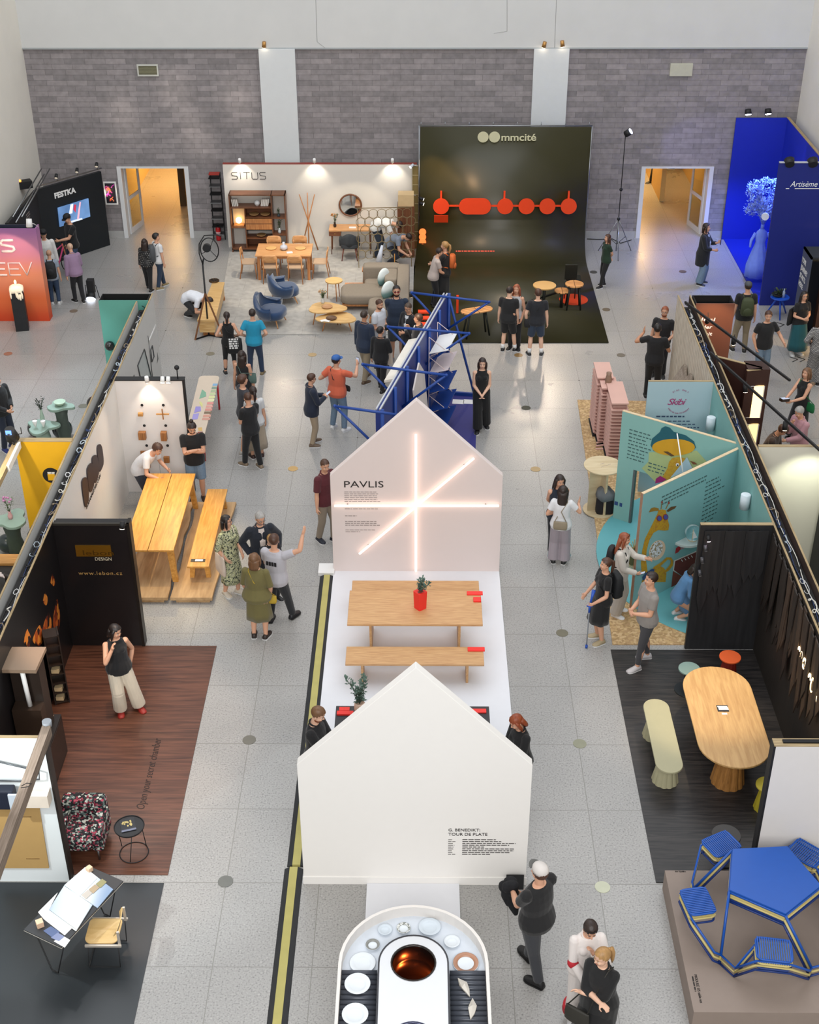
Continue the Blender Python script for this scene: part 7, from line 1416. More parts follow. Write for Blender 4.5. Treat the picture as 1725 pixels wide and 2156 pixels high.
a=onY(58,1692,12.98);c=onY(102,1668,12.98); b=MB(); b.bx(a.x,c.x,12.9,13.07,a.z,c.z,mat('#d9cdbf',.6)); t=tag(b.obj('wall_box'),'small cream wall box above the cardboard sheet','box')
a=onY(-10,1700,12.9);c=onY(28,1662,12.9); t=thing('bag','dark navy bag with clear pouch hanging on the white end wall','bag'); b=MB(); b.bx(a.x-.15,c.x,12.85,13.0,a.z,c.z,mat('#141a2c',.6,bump=.2)); b.obj('bag_body',t,bevel=.02); b=MB(); b.bx(c.x-.06,c.x+.05,12.82,12.85,a.z-.02,c.z-.03,mat('#b9c2cc',.2)); b.obj('pouch',t)
t=thing('roof_beam','weathered wooden roof beam slanting out of the picture at left','beam'); p0=g(98,1530,2.62);p1=g(-60,1960,2.62); b=MB(); b.bar((p0.x,p0.y,2.56),(p1.x,p1.y,2.56),.11,.16,wood('#6b5c4f','#8d7d6f','y',3,.8)) ; o=b.obj('beam_timber',t); b=MB(); b.cyl((p0.x,p0.y+.04,2.6),(p0.x,p0.y+.04,2.68),.06,mat('#8b9097',.5),n=20); b.obj('round_cap',t)
b=MB(); q=g(45,1655,2.68); b.tube([q,q+Vector((.06,.03,.02)),q+Vector((.12,.02,.02)),q+Vector((.1,-.03,.02)),q+Vector((0,-.03,.0))],.005,BLACK,n=5); b.obj('cable_tie',t)
b=MB(); b.bx(-9,-3.5,9.5,13.05,0,.012,mat('#262b2f',.35,var=.06,scale=2)); tag(b.obj('dark_floor'),'smooth dark slate floor at the lower left corner','floor panel')
spot((-6.2,11.6,3.6),(-5.4,13.1,1.2),260,80,(.93,1,1),.3); spot((-4.9,12.9,3.9),(-4.3,11.8,.6),50,55,(.95,.98,1),.12)
# desk
DT=mat('#2c2d30',.45,var=.05); t=thing('desk','slanting dark desktop on thin black legs covered with brochures','table',(-4.4,12.0,.012),R(-29.5)+0); t.rotation_euler[2]=math.atan2(12.69-11.61,-4.39+4.95)-PI/2
b=MB(); b.bx(-.3,.3,-.61,.61,.705,.725,DT); b.obj('tabletop',t,bevel=.002); b=MB(); b.bx(-.302,.302,-.612,.612,.697,.705,mat('#c9c4ba',.5)); b.obj('pale_edge',t)
for sy in(-1,1):
    for s in(-1,1): b=MB(); b.tube([(s*.26,sy*.5,.7),(s*.05,sy*.52,.02),(s*-.0,sy*.52,.02)],.009,BLACK,n=6); b.obj('leg',t)
DZ=.742
def sheet(lb,pix,m,h=.004,z=DZ,nm='brochure',extra=None):
    q=[g(u,v,z) for u,v in pix]; c=sum(q,Vector())/len(q); b=MB(); b.slab([p_-c for p_ in q],(0,0,h),m); o=b.obj(nm); o.location=c; return tag(o,lb,nm)
SKYP=blotch(['#6f86a6','#8fa6bf','#c3cfd8','#5b7394'],3.2,.4,2); o7=(0,1780);s7=4.107
t=thing('photo_book','open spiral photo book with blue cloudy pages on the dark desk','book'); 
def bp_(nm,pp,m,z,h=.006): q=[g(o7[0]+x/s7,o7[1]+y/s7,z) for x,y in pp]; b=MB(); b.slab(q,(0,0,h),m); b.obj(nm,t)
SKY2=ramp2(['#5f7799','#c9d4dc','#e2e6e6','#7f96b4'],[0,.4,.6,1],'x',-4.9,-4.0,.35)
bp_('upper_page',[(735,195),(980,385),(845,545),(555,350)],SKY2,.74,.012); bp_('lower_page',[(555,355),(800,520),(665,735),(425,560)],SKY2,.745,.014); bp_('white_margin',[(425,562),(665,737),(655,742),(415,575)],WHITE,.75,.006); bp_('white_page',[(610,385),(760,235),(840,285),(690,440)],mat('#c8d4dc',.4),.756,.002)
for k in range(3): bp_('printed_picture',[(705+62*k,430-48*k),(760+62*k,385-48*k),(800+62*k,412-48*k),(745+62*k,465-48*k)],mat(('#b9b2aa','#a89478','#8f8a60')[k],.5),.757,.003)
b=MB(); a,c=g(o7[0]+980/s7,o7[1]+390/s7,.745),g(o7[0]+800/s7,o7[1]+600/s7,.745)
for k in range(16): q=a.lerp(c,k/15); b.tube([q,q+Vector((.006,-.004,.012)),q+Vector((.014,-.01,0))],.003,BLACK,n=4)
o=b.obj('spiral_binding',t); o['kind']='stuff'
sheet('white spiral pad with wavy edge lying under the photo book',Z(o7,s7,[(500,410),(330,580),(380,640),(560,780),(620,720),(420,570)]),WHITE,.008,.738,'pad')
sheet('photo card of a blue scene beside the wooden cube',Z(o7,s7,[(375,740),(440,700),(520,750),(455,800)]),mat('#55648a',.4),.004,.74,'card'); sheet('white photo card nearest the wooden cube',Z(o7,s7,[(440,800),(500,755),(560,790),(510,830)]),mat('#7d86a8',.4),.004,.742,'card'); sheet('white label card with a black square at the near desk corner',Z(o7,s7,[(465,830),(540,780),(608,820),(560,885)]),WHITE,.004,.741,'card')
for (u,v,s,rz,lb) in((348,675,.085,.5,'pale wooden cube at the left end of the dark desk'),(775,200,.07,.9,'pale wooden cube at the far end of the dark desk')): b=MB(); b.bx(-s/2,s/2,-s/2,s/2,0,s,mat('#e2bfa0',.6)); tag(b.obj('wooden_cube',loc=g(o7[0]+u/s7,o7[1]+(v+20)/s7,.737),rz=rz,bevel=.003),lb,'cube')
# plywood chair
PLC=wood('#c9a468','#dcbd84','y',3,.4,3); t=thing('plywood_chair','pale plywood chair with steel brackets and black wire legs','chair',(-4.02,11.82,.012),R(-90)); 
b=MB(); b.loft([[Vector((px*.2,py*.21,z+.02*(py*.21/.2)**2)) for px,py in rrect(2,2,.35)] for z in(.43,.445)],PLC,smooth=False); b.obj('seat',t)
b=MB(); rings=[]
for j in range(9): q=-1+2*j/8; w_=.16*(1-.5*q*q); rings.append([Vector((q*.2,.2+.03*(q*q)*-1+dy,.62+z)) for dy,z in((0,-w_/2),(.012,-w_/2),(.05,w_/2),(.038,w_/2))])
b.loft(rings,PLC,smooth=False); b.obj('backrest',t)
ALU=mat('#cfc6ba',.35,.4)
for s in(-1,1): b=MB(); b.bx(s*.22-.012,s*.22+.012,-.2,.26,.41,.44,ALU); b.bx(s*.2-.012,s*.2+.012,.22,.25,.42,.66,ALU); b.obj('bracket',t); b=MB(); b.tube([(s*.22,-.16,.41),(s*.21,-.2,.02),(s*.21,.2,.02),(s*.22,.22,.41)],.008,BLACK,n=6); b.obj('leg_frame',t)
b=MB(); b.tube([(-.21,-.2,.02),(.21,-.2,.02)],.008,BLACK,n=6); b.obj('floor_bar',t)
# ================================================================ FAR LEFT, beyond the spine
TEAL=mat('#5fa394',.6,var=.03); t=thing('display_box','teal box wall with open black top behind the left partition row','wall panel'); b=MB(); b.bx(-7.06,-5.97,27.52,27.55,0,2.5,TEAL); b.obj('front_panel',t); b=MB(); BIN=mat('#0a0a0a',.9); b.bx(-7.05,-7.03,27.53,27.92,0,2.5,BIN); b.bx(-6.0,-5.97,27.56,27.92,0,2.5,BIN); b.bx(-7.05,-5.97,27.89,27.92,0,2.5,BIN); b.obj('side_panels',t); b=MB(); b.bx(-7.03,-6.0,27.56,27.89,2.0,2.02,mat('#060606',.9)); b.obj('inner_shadow_board',t)  # black board added down the box to give it deep shade
BALL=mat('#101014',.06,spec=.8)
def ball(pos,r,lb,m=BALL): b=MB(); b.ell((0,0,r),r,m,n=28); tag(b.obj('ball_lamp',loc=pos),lb,'ball')
q=onY(230,731,27.35); ball((q.x,27.42,q.z-.11),.11,'small glossy black ball fixed on the teal box wall')
ball((g(212,838).x,27.15,0),.17,'glossy black ball on floor below the teal wall'); ball((g(225,832).x+.02,27.3,0),.15,'glossy black ball partly hidden behind the partition top edge'); p=g(134,922); ball(p,.22,'large glossy black ball right of the far green sculpted table'); p=g(74,930); ball((p.x,p.y+.25,0),.2,'glossy black ball half hidden behind the yellow wall')
ball(g(18,1160),.18,'dark grey ball on the floor beside the near green table',mat('#3a4448',.3))
spot((-8.6,26.5,4.2),(-8.0,26.6,0),330,80,(.75,.9,1),.5)
YEL=mat('#d9a514',.6,var=.1,scale=2.5); t=thing('yellow_wall','bright yellow wall with round black sticker beyond the left partition row','wall panel'); b=MB(); b.bx(-7.24,-6.22,21.08,21.15,0,2.5,YEL); b.obj('panel',t); b=MB(); b.bx(-7.26,-6.22,21.07,21.2,2.5,2.515,PLYX); b.obj('top_edge',t)
q=onY(108,1001,21.075); b=MB(); b.cyl((q.x,21.079,q.z),(q.x,21.074,q.z),.155,BLACK,n=36); b.obj('round_sticker',t); b=MB(); b.bx(q.x-.065,q.x+.065,21.07,21.074,q.z-.1,q.z+.03,YEL); b.obj('yellow_square',t); b=MB(); lines(b,(q.x-.06,21.074,q.z+.055),(1,0,0),(0,0,1),.13,2,.025,WHITE,th=.6,jit=0); b.obj('small_text',t)
spot((-7.4,19.6,3.6),(-6.8,21.1,1.5),120,70,(1,.9,.65),.3)
t=thing('roof_beam','short white and wooden beam with a lamp left of yellow wall','beam'); p0=g(34,936,2.5);p1=g(-40,1090,2.5); b=MB(); b.bar(p0,p1,.1,.1,PLY); b.obj('beam_timber',t); b=MB(); b.bar(p0+Vector((.06,0,0)),p0.lerp(p1,.35)+Vector((.06,0,0)),.05,.12,WHITE); b.obj('white_box',t)
t=thing('stage_lamp','black stage lamp with blue display on the beam by the yellow wall','lamp',g(22,915,2.75)); b=MB(); b.cyl((0,.1,-.12),(0,-.02,.1),.12,BLACK,r2=.09,n=16); b.obj('housing',t); b=MB(); b.bx(-.05,.05,-.09,-.08,.04,.12,glow('#5a86ff',1.5)); b.obj('display',t); b=MB(); b.tube([(0,0,-.1),(.05,0,-.25)],.02,BLACK); b.obj('clamp',t); b=MB(); b.tube([(.1,0,.0),(.2,0,.02),(.2,0,.14)],.01,BLACK,n=5); b.obj('lever',t)
GRN=mat('#8fa79b',.5,var=.1); GRD=mat('#46524c',.6,var=.2)
def wavy(lb,x,y,z,r,seed,m=GRN,dark=False,rr=1.0):
    t=thing('sculpted_table',lb,'table',(x,y,0)); pts=[(math.cos(a)*r*(1+.22*math.sin(3*a+seed)+.1*math.sin(5*a+seed*2)),math.sin(a)*r*rr*(1+.22*math.sin(3*a+seed)+.1*math.cos(4*a))) for a in [2*PI*k/36 for k in range(36)]]
    b=MB(); b.prism(pts,z-.06,z,m,smooth=False); b.obj('tabletop',t,bevel=.01); rings=[]
    for j in range(7): zz=(z-.06)*j/6; rings.append([Vector((math.cos(a)*r*.5*(1+.15*math.sin(j*2+seed)+.06*math.sin(4*a+j)),math.sin(a)*r*.45*(1+.1*math.cos(j*1.7)+.06*math.sin(4*a+j)),zz)) for a in [2*PI*k/20 for k in range(20)]])
    b=MB(); b.loft(rings,GRD if dark else m); b.obj('pedestal',t); return t
wavy('far lower green sculpted table with white horn vases',-7.95,25.0,.75,.30,.6); wavy('far upper green sculpted table with pale bowl',-7.6,25.35,1.05,.27,2.0,dark=True,rr=.8); wavy('near green sculpted table carrying a pink glass vase',-7.62,21.25,.78,.3,4,dark=True)
b=MB(); b.lathe([(0,0),(.06,0),(.13,.08),(.12,.09),(0,.03)],(0,0,0),mat('#b3c9b4',.4)); tag(b.obj('bowl',loc=(-7.6,25.35,1.05)),'pale green bowl on the far upper sculpted table','bowl')
for k in range(2): b=MB(); b.lathe([(0,.0),(.015,.02),(.055,.16),(.04,.17),(0,.1)],(0,0,0),WHITE); tag(b.obj('horn_vase',loc=(-8.05+.17*k,24.9,.75)),('left','right')[k]+' white horn-shaped vase on the far green table','vase')
vasepl((-7.95,25.12,.75),'tall pale vase with thin dark twigs on the far green table','#a9bfae',.32,.25,6,lc='#3a4038')
vasepl((-7.62,21.25,.78),'pink glass vase with pink blossom on the near green table','#d9a6a8',.16,.3,3,fl='#c98ab8')
b=MB(); b.bx(-10,-6.22,20.55,21.0,0,.012,mat('#8a8f2c',.8)); tag(b.obj('green_carpet'),'olive-yellow carpet strip beyond the left partition row','carpet')
t=thing('counter','wooden counter with dark middle left of the partition row','counter'); b=MB(); b.bx(-9.5,-6.45,18.6,19.9,0,.8,mat('#17130f',.5)); b.obj('counter_body',t); b=MB(); b.bx(-9.5,-6.45,19.65,19.95,.8,.85,WPX); b.bx(-9.5,-6.45,18.3,18.65,.8,.85,WPX); b.obj('wooden_ledge',t)
t=thing('jar','dark jar with white flowers on the wooden counter','vase',g(20,1222,.85)); b=MB(); b.lathe([(0,0),(.07,0),(.08,.14),(.06,.16),(0,.12)],(0,0,0),mat('#2a2320',.4)); b.obj('jar_body',t); b=MB(); rn=random.Random(8); [b.ell((-.12+rn.uniform(-.06,.06),rn.uniform(-.06,.06),.1),.03,mat('#e4d6d2',.6),n=8) for _ in range(8)]; b.obj('blossom',t)
b=MB(); [b.ell((.03*k-.06,.02*(k%2),.02),.02,mat('#d9ccc4',.6),n=8) for k in range(5)]; tag(b.obj('porcelain_beads',loc=g(8,1275,.82)),'small white beads and cable at the left picture edge','ornament')
# gradient box with letters, candle pillar
y=32.15; t=thing('gradient_wall','pink to orange gradient box wall with white letters','wall panel'); GR=ramp2(['#c9431c','#d96a3a','#d98a6a','#b87a9c','#a06a9e'],[0,.22,.48,.8,1],'z',0,2.5,.6)
b=MB(); b.bx(-14,-9.57,y,y+.03,0,2.48,GR); b.bx(-9.60,-9.57,y+.03,y+.32,0,2.48,GR); b.obj('panel',t); b=MB(); b.bx(-14,-9.6,y+.28,y+.31,0,2.48,mat('#2a2f40',.5)); b.obj('rear_panel',t); b=MB(); b.bx(-14,-9.6,y+.03,y+.28,2.2,2.22,mat('#1c2230',.8)); b.obj('inner_board',t)
LS=mat('#e9dfe2',.5)
def yl(ch,u,v,w_,h_,r=.022):
    q=onY(u,v,y-.01); D={'S':[[(1,1),(.2,1),(0,.85),(.05,.6),(.9,.42),(1,.18),(.8,0),(0,0)]],'E':[[(1,1),(0,1),(0,0),(1,0)],[(0,.5),(.9,.5)]],'V':[[(0,1),(.5,0),(1,1)]]}
    b=MB(); strokes(b,D[ch],q,(1,0,0),(0,0,1),w_,h_,r,LS); b.obj('letter',t)
yl('S',4,529,.33,.29,.035); yl('E',-12,579,.33,.32,.022); yl('E',21,579,.28,.32,.014); yl('V',44,579,.32,.34,.014)
p=g(45,698); t=thing('candle_pillar','tall black pillar topped with dripping white wax and flame','candle',(p.x,p.y+.15,0),R(12)); b=MB(); b.bx(-.16,.16,-.14,.14,0,1.08,mat('#17191d',.5,var=.3,bump=.3)); b.obj('pillar',t); WX=mat('#efe2c8',.4,emit=.3); b=MB(); b.loft([[Vector((px*.165*k,py*.145*k,z)) for px,py in rrect(2,2,.4)] for z,k in((1.03,1.02),(1.08,1.05),(1.14,1.0),(1.19,.6))],WX); rn=random.Random(5)
for k in range(9): b.ell((-.15+.3*rn.random(),-.145,1.03-.12*rn.random()),(.02,.015,.09),WX,n=8)
b.obj('wax',t); b=MB(); b.ell((0,0,1.27),(.03,.03,.06),glow('#ffcf6a',12),n=10); b.obj('flame',t); spot((-10.1,31.2,2.2),(-10.4,32.15,1.45),36,95,(1,.6,.35),.2)
q=g(63,480,2.75); lamp_head(onY(62,478,31.9),onY(62,478,31.9)+Vector((0,-.3,-1)),WHITE,r=.08,L=.2,label='white lamp on top of the gradient box wall',gs=.5,arm=(q.x,32.2,2.5))
# black stand with screen
FZ=2.19; A0=g(77,400,FZ);A1=g(213,361,FZ); t=thing('screen_wall','black angled wall with white lettering and a video screen','wall panel'); a=Vector((A0.x,A0.y));c=Vector((A1.x,A1.y)); d=(c-a).normalized(); nn=Vector((d.y,-d.x))
NB=mat('#12181d',.4,var=.05); b=MB(); b.wl(a,c,0,FZ,.1,NB); b.obj('panel',t); b=MB(); b.wl(a+Vector((0,.12)),c+Vector((0,.12)),FZ+.04,FZ+.07,.03,STEEL); b.obj('top_rail',t)
for k,lb in((.3,'left'),(.62,'middle'),(.93,'right')): q=a.lerp(c,k); lamp_head((q.x,q.y+.05,FZ+.16),(q.x,q.y-1,FZ-.8),BLACK,r=.05,L=.12,label=lb+' small black lamp on the rail of the screen wall',gs=.3,arm=(q.x,q.y+.12,FZ+.06))
q=onP(115,418,a,c); text('FESTKA',q+nn.to_3d()*.002,d.to_3d(),(0,0,1),.15,WHITE,'lettering',t,width=.72,off=.01)
SCR=blotch(['#4a7ab8','#5f8cc4','#3f6ba6','#b9cde6'],3,.3,2); P4=[onP(u,v,a,c) for u,v in((120,437),(184,417),(188,455),(124,477))]; 
m,nt,bs=NT('video_screen'); bs.inputs['Emission Strength'].default_value=.8; nz=nt.nodes.new('ShaderNodeTexNoise'); nz.inputs['Scale'].default_value=1.6; cr=nt.nodes.new('ShaderNodeValToRGB'); cr.color_ramp.elements[0].color=s2l('#24426e'); cr.color_ramp.elements[1].color=s2l('#7fa9dc'); tcn=nt.nodes.new('ShaderNodeTexCoord'); lk(nt,tcn.outputs['Object'],nz.inputs[0]); lk(nt,nz.outputs[0],cr.inputs[0]); lk(nt,cr.outputs[0],bs.inputs['Emission Color']); lk(nt,cr.outputs[0],bs.inputs['Base Color'])
b=MB(); b.slab([q_+nn.to_3d()*.02 for q_ in P4],nn.to_3d()*.03,m); b.obj('screen',t); 
for pp,cc in(([(143,450),(146,430),(152,428),(150,448)],'#e6e9f2'),([(152,440),(154,430),(158,430),(157,447)],'#c4304a'),([(160,460),(165,425),(168,424),(164,460)],'#e8b0c0'),([(145,465),(170,458),(172,461),(148,468)],'#dfe6ee')): qq=[onP(u,v,a,c)+nn.to_3d()*.052 for u,v in pp]; b=MB(); b.slab(qq,nn.to_3d()*.002,glow(cc,.7)); b.obj('screen_image',t)
L0=g(17,470,FZ); t=thing('side_wall','black side wall with faded white writing beside the screen wall','wall panel'); e=Vector((L0.x,L0.y)); b=MB(); b.wl(e,a,0,FZ,.08,mat('#1c1c1e',.6,var=.3)); b.obj('panel',t); dd=(a-e).normalized(); q=onP(55,455,e,a); b=MB(); lines(b,q,dd.to_3d(),(0,0,1),.35,4,.07,mat('#8a7f7c',.7),th=.5,seed=3); o=b.obj('small_text',t)
t=thing('truss','light metal truss with amber lamp behind the black side wall','truss'); 
for s in((0,0,0),(.15,.1,.12),(-.1,.15,.1)): b=MB(); q0=Vector((e.x+.1,e.y+.3,FZ-.1))+Vector(s);q1=Vector((a.x+.1,a.y+.6,FZ+.25))+Vector(s); b.cyl(q0,q1,.02,STEEL,n=6); b.obj('tube',t)
b=MB(); q=Vector((a.x-.35,a.y+.2,FZ+.1)); b.box(q,(.35,.25,.2),BLACK,rz=.5); b.obj('dark_case',t); b=MB(); b.ell(q+Vector((-.1,-.1,.12)),.04,glow('#e08a3a',3)); b.obj('amber_lamp',t)
# poster by the door
a_=onY(217,383,38.2);c_=onY(252,431,38.2); t=thing('poster','white-framed poster with pink and orange swirls beside the left doorway','poster'); b=MB(); b.bx(a_.x,c_.x-.04,38.2,38.24,c_.z,a_.z,WHITE); b.obj('poster_frame',t); b=MB(); b.bx(a_.x+.04,c_.x-.08,38.19,38.2,c_.z+.05,a_.z-.04,mat('#171320',.5)); b.obj('print_ground',t)
rn=random.Random(12); 
for k in range(15):
    x=a_.x+.09+rn.random()*(c_.x-a_.x-.24); z=c_.z+.12+rn.random()*(a_.z-c_.z-.24); pts=[(x+.07*math.cos(j*1.1+k)*(j*.25),38.186,z+.07*math.sin(j*1.3+k*2)*(j*.25)) for j in range(5)]; b=MB(); b.tube(pts,.016,mat(('#e04a9c','#f0633a','#c03aa8','#f08a5a')[k%4],.5),n=6); b.obj('swirl',t)
q=onY(212,408,38.0); lamp_head(q,q+Vector((.3,.2,-.05)),BLACK,r=.05,L=.12,label='lit lamp pointing at the pink and orange poster',power=10,ang=90,arm=(q.x-.25,38.2,q.z))
p=g(193,628); t=thing('floor_lamp','black stage lamp standing on the floor beside the teal box','lamp',p); b=MB(); b.bx(-.09,.09,-.02,.18,.12,.5,BLACK); b.cyl((0,.05,.14),(0,-.08,.02),.1,BLACK,r2=.13,n=16); b.obj('housing',t); b=MB(); b.cyl((0,-.081,.019),(0,-.09,.01),.12,glow('#e8f0ff',5),n=16); b.obj('lens',t); b=MB(); b.tube([(-.14,.05,.0),(-.14,.05,.35),(.14,.05,.35),(.2,.05,0)],.012,BLACK,n=5); b.obj('yoke',t)
# pink bicycle
p=g(112,600); t=thing('bicycle','pink and orange road bicycle in front of the black screen wall','bicycle',(g(122,590).x,g(122,590).y+.3,0),R(78)); PKB=mat('#e8508a',.3); 
for x,nm in((-.5,'rear_wheel'),(.5,'front_wheel')): b=MB(); b.tube([(x+math.cos(2*PI*k/28)*.33,0,.34+math.sin(2*PI*k/28)*.33) for k in range(28)],.014,BLACK,closed=True,n=6); [b.cyl((x,0,.34),(x+math.cos(a)*.32,0,.34+math.sin(a)*.32),.002,STEEL,n=4) for a in [k*PI/8 for k in range(16)]]; b.obj(nm,t)
b=MB(); 
for q0,q1,r_ in(((-.05,0,.3),(-.2,0,.78),.018),((-.2,0,.76),(.36,0,.78),.018),((-.05,0,.3),(.38,0,.70),.024),((-.05,0,.3),(-.5,0,.34),.01),((-.2,0,.76),(-.5,0,.34),.01)): b.cyl(q0,q1,r_,PKB,n=8)
b.obj('bicycle_frame',t); b=MB(); b.cyl((.36,0,.82),(.5,0,.34),.018,mat('#f08a5a',.3),n=8); b.obj('fork',t); b=MB(); b.tube([(.36,0,.82),(.36,0,.9),(.44,0,.92),(.46,.2,.92),(.56,.22,.88),(.5,.21,.78)],.014,BLACK,n=6); b.tube([(.44,0,.92),(.46,-.2,.92),(.56,-.22,.88),(.5,-.21,.78)],.014,BLACK,n=6); b.obj('handlebar',t); b=MB(); b.ell((-.24,0,.86),(.14,.06,.025),BLACK,n=10); b.cyl((-.2,0,.76),(-.23,0,.85),.012,BLACK); b.obj('saddle',t)
# dark bags behind the grey partition
p=g(356,800); t=thing('planter_bag','black crumpled bag on a small stand beside the grey partition','bag',(-5.5,26.3,0)); b=MB(); b.ell((0,0,.85),(.22,.25,.22),mat('#18181a',.7,var=.3,bump=.5),n=12); b.obj('bag_body',t); b=MB(); b.cyl((.05,0,0),(0,0,.7),.015,DARKM); b.obj('stand_pole',t)
t=thing('basket','dark wicker basket with brown bag beside the grey partition','basket',(-5.45,24.6,0)); b=MB(); b.lathe([(0,0),(.18,0),(.22,.45),(.2,.46),(0,.3)],(0,0,0),mat('#1c1a18',.8,var=.4,scale=40,bump=.5)); b.obj('basket_body',t); b=MB(); b.ell((.2,.05,.3),(.1,.16,.3),mat('#7a5f42',.7,bump=.2),n=12); b.obj('brown_bag',t)
b=MB(); q=onY(374,796,23.6); b.cyl((q.x,23.62,2.52),(q.x,23.62,2.72),.012,BLACK); b.ell((q.x,23.62,2.75),.05,BLACK); tag(b.obj('microphone_lamp'),'small black round lamp head on the corner of white cross wall','lamp')
# ================================================================ PEOPLE
def pp(label,at_=None,crown=None,head_px=None,h=None,pos_=None,**k):
    """at_ = floor point between the shoes, crown = image row of the top of the head; or the middle of the head and a height"""
    if pos_: return person(label,pos=(pos_[0],pos_[1],0),h=h,**k)
    if at_:
        q=g(*at_); hh=onY(at_[0],crown,q.y).z if crown else h; hh=h or max(1.45,min(1.95,hh*.985)); return person(label,pos=q+Vector((0,0,k.pop('z',0))),h=hh,**k)
    q=g(head_px[0],head_px[1],h*.925); off=k.pop('off',(0,0)); return person(label,pos=(q.x+off[0],q.y+off[1],k.pop('z',0)),h=h,**k)
BKC='#131316'; NVY='#1a2336'; JEAN=mat('#33445e',.85,var=.2,scale=30,bump=.4); JEANL=mat('#6d8296',.85,var=.2,scale=30,bump=.4); KH='#a08e76'
PLAID=bricks('#2a2a2c','#8a8784','#151517',.05,.05,.012,('x','z'),bump=0); CHK=bricks('#bdb9b4','#9d9995','#4a4a4d',.03,.03,.006,('x','z'),bump=0); LEAF=blotch(['#c6c59a','#4d5b3c','#d8d7b4','#3b4231'],28,.85,2)
PH=dict(L=(-.03,.17,.665),Rr=(.03,.17,.665),Lh=(1,.5,.2),Rh=(-1,.5,.2)); CR=dict(L=(.035,.11,.675),Rr=(-.035,.13,.70),Lh=(1,.1,.1),Rh=(-1,.1,.1),Lp=(-.8,.2,-1),Rp=(.8,.2,-1)); WALK=((-.05,.09),(.05,-.09)); WIDE=((-.085,.0),(.085,.0)); BEH=dict(L=(.02,-.085,.54),Rr=(-.02,-.085,.55),Lp=(-1,-.5,0),Rp=(1,-.5,0))
# -- far left, by the black screen wall
pp('bald man in lilac shirt leaning toward the pink bicycle',(168,636),513,f=215,skin=0,top=('long','#8f7590'),bot=('pants','#17171c'),hair=('buzz','#c9a58c'),lean=16,Rr=(.06,.14,.52),feet=((-.05,.05),(.05,-.06)))
a=pp('bald man with black backpack beside the gradient wall',(118,640),527,f=190,top=('tee','#8f9aa8'),bot=('pants',JEAN),hair=('buzz','#b98d70'),lean=8,shoe='#d8d8d8'); backpack(a,'black backpack on the bald man by the gradient wall','#18191c')
pp('man in white shirt and black waistcoat behind the gradient wall',head_px=(91,492),h=1.78,f=20,top=('long','#d7d5d2'),bot=('pants','#17171c'),hair=('short','dark'),cap=('#15161a',),lean=5)
pp('man in black cap and black T-shirt standing at the bicycle',head_px=(137,459),h=1.82,f=-50,off=(.1,0),top=('tee','#101013'),bot=('pants',JEAN),hair=('short','dark'),cap=('#101013',),L=(.0,.2,.62),head=(25,10))
a=pp('woman with long dark hair in black checked shirt',(315,611),505,f=175,fem=1,top=('long',PLAID),bot=('pants','#121215'),hair=('longw','dark'),fat=1.1,Rr=(.1,.02,.5),feet=WALK)
a=pp('man in white T-shirt with a grey backpack by the doorway',(340,606),490,f=130,top=('tee','#dcdcdc'),bot=('pants','#26364c'),hair=('curly','black'),shoe='#8b7a55',feet=WALK,head=(0,-30)); backpack(a,'dark grey backpack on the man in white T-shirt','#4b4e51')
pp('person in white shirt crouching at the yellow-oak bench',(398,662),None,h=1.72,f=70,top=('tee','#d9dde6'),bot=('pants','#16181c'),hair=('short','dark'),lean=105,drop=.27,feet=((-.07,-.02),(.07,.0)),knee=((-.5,1,.2),(.5,1,.2)),L=(-.09,.3,.12),Rr=(.09,.34,.12),head=(-20,0))
# -- left aisle queue
a=pp('woman in black vest and leggings with printed tote bag',(487,787),655,f=185,fem=1,top=('tank',BKC),bot=('slim',BKC),hair=('pony','dark'),feet=((-.08,.0),(.07,-.06)),L=(-.1,.06,.6),Rr=(.1,.06,.58),skin=0)
t=bag(a,'black tote bag with white lettering on the woman in black vest','#131315',at=(.09,-.1,.50),w=.36,h=.38,name='tote_bag',side=1); b=MB(); lines(b,(-.0,-.23,.98),(1,0,0),(0,0,1),.22,5,.055,WHITE,th=.7,seed=4,jit=.1); o=b.obj('tote_lettering',t); o.location=(0.02,-.02,0)
pp('man in bright teal T-shirt and dark jeans seen from behind',(540,789),649,f=182,top=('tee','#1b8cae'),bot=('pants','#24344e'),hair=('short','dark'),L=(-.12,.06,.57),Rr=(.12,.05,.57),shoe='#7a6a4c',feet=WIDE,fat=1.08)
a=pp('woman with long dark hair in black sleeveless top behind the queue',head_px=(509,750),h=1.66,f=170,fem=1,top=('tank',BKC),bot=('pants','#1d1e22'),hair=('long','dark')); bag(a,'grey-green shoulder bag on the long-haired woman in the queue','#587068',at=(.12,0,.62),w=.2,h=.24)
pp('curly-haired man in dark grey T-shirt and beige sneakers',head_px=(511,802),h=1.80,f=120,top=('tee','#33343a'),bot=('shorts','#20222a'),hair=('curly','brown'),shoe='#a9a49c',L=(-.02,.16,.62),feet=WALK)
pp('woman with ponytail in white T-shirt and beige skirt',head_px=(533,826),h=1.66,f=200,fem=1,top=('tee','#cfd0d0'),bot=('longskirt','#a99a86',.14),hair=('pony','dark'),shoe='#3a2420',L=(-.03,.15,.6))
pp('man in black T-shirt and black trousers with hand at chest',(533,983),826,f=225,top=('tee',BKC),bot=('pants',BKC),hair=('buzz','brown'),beard='brown',L=(-.02,.12,.72),Rr=(.03,.15,.62),Rh=(-1,.2,.1),head=(10,-20),shoe='#7d6c58',feet=WALK)
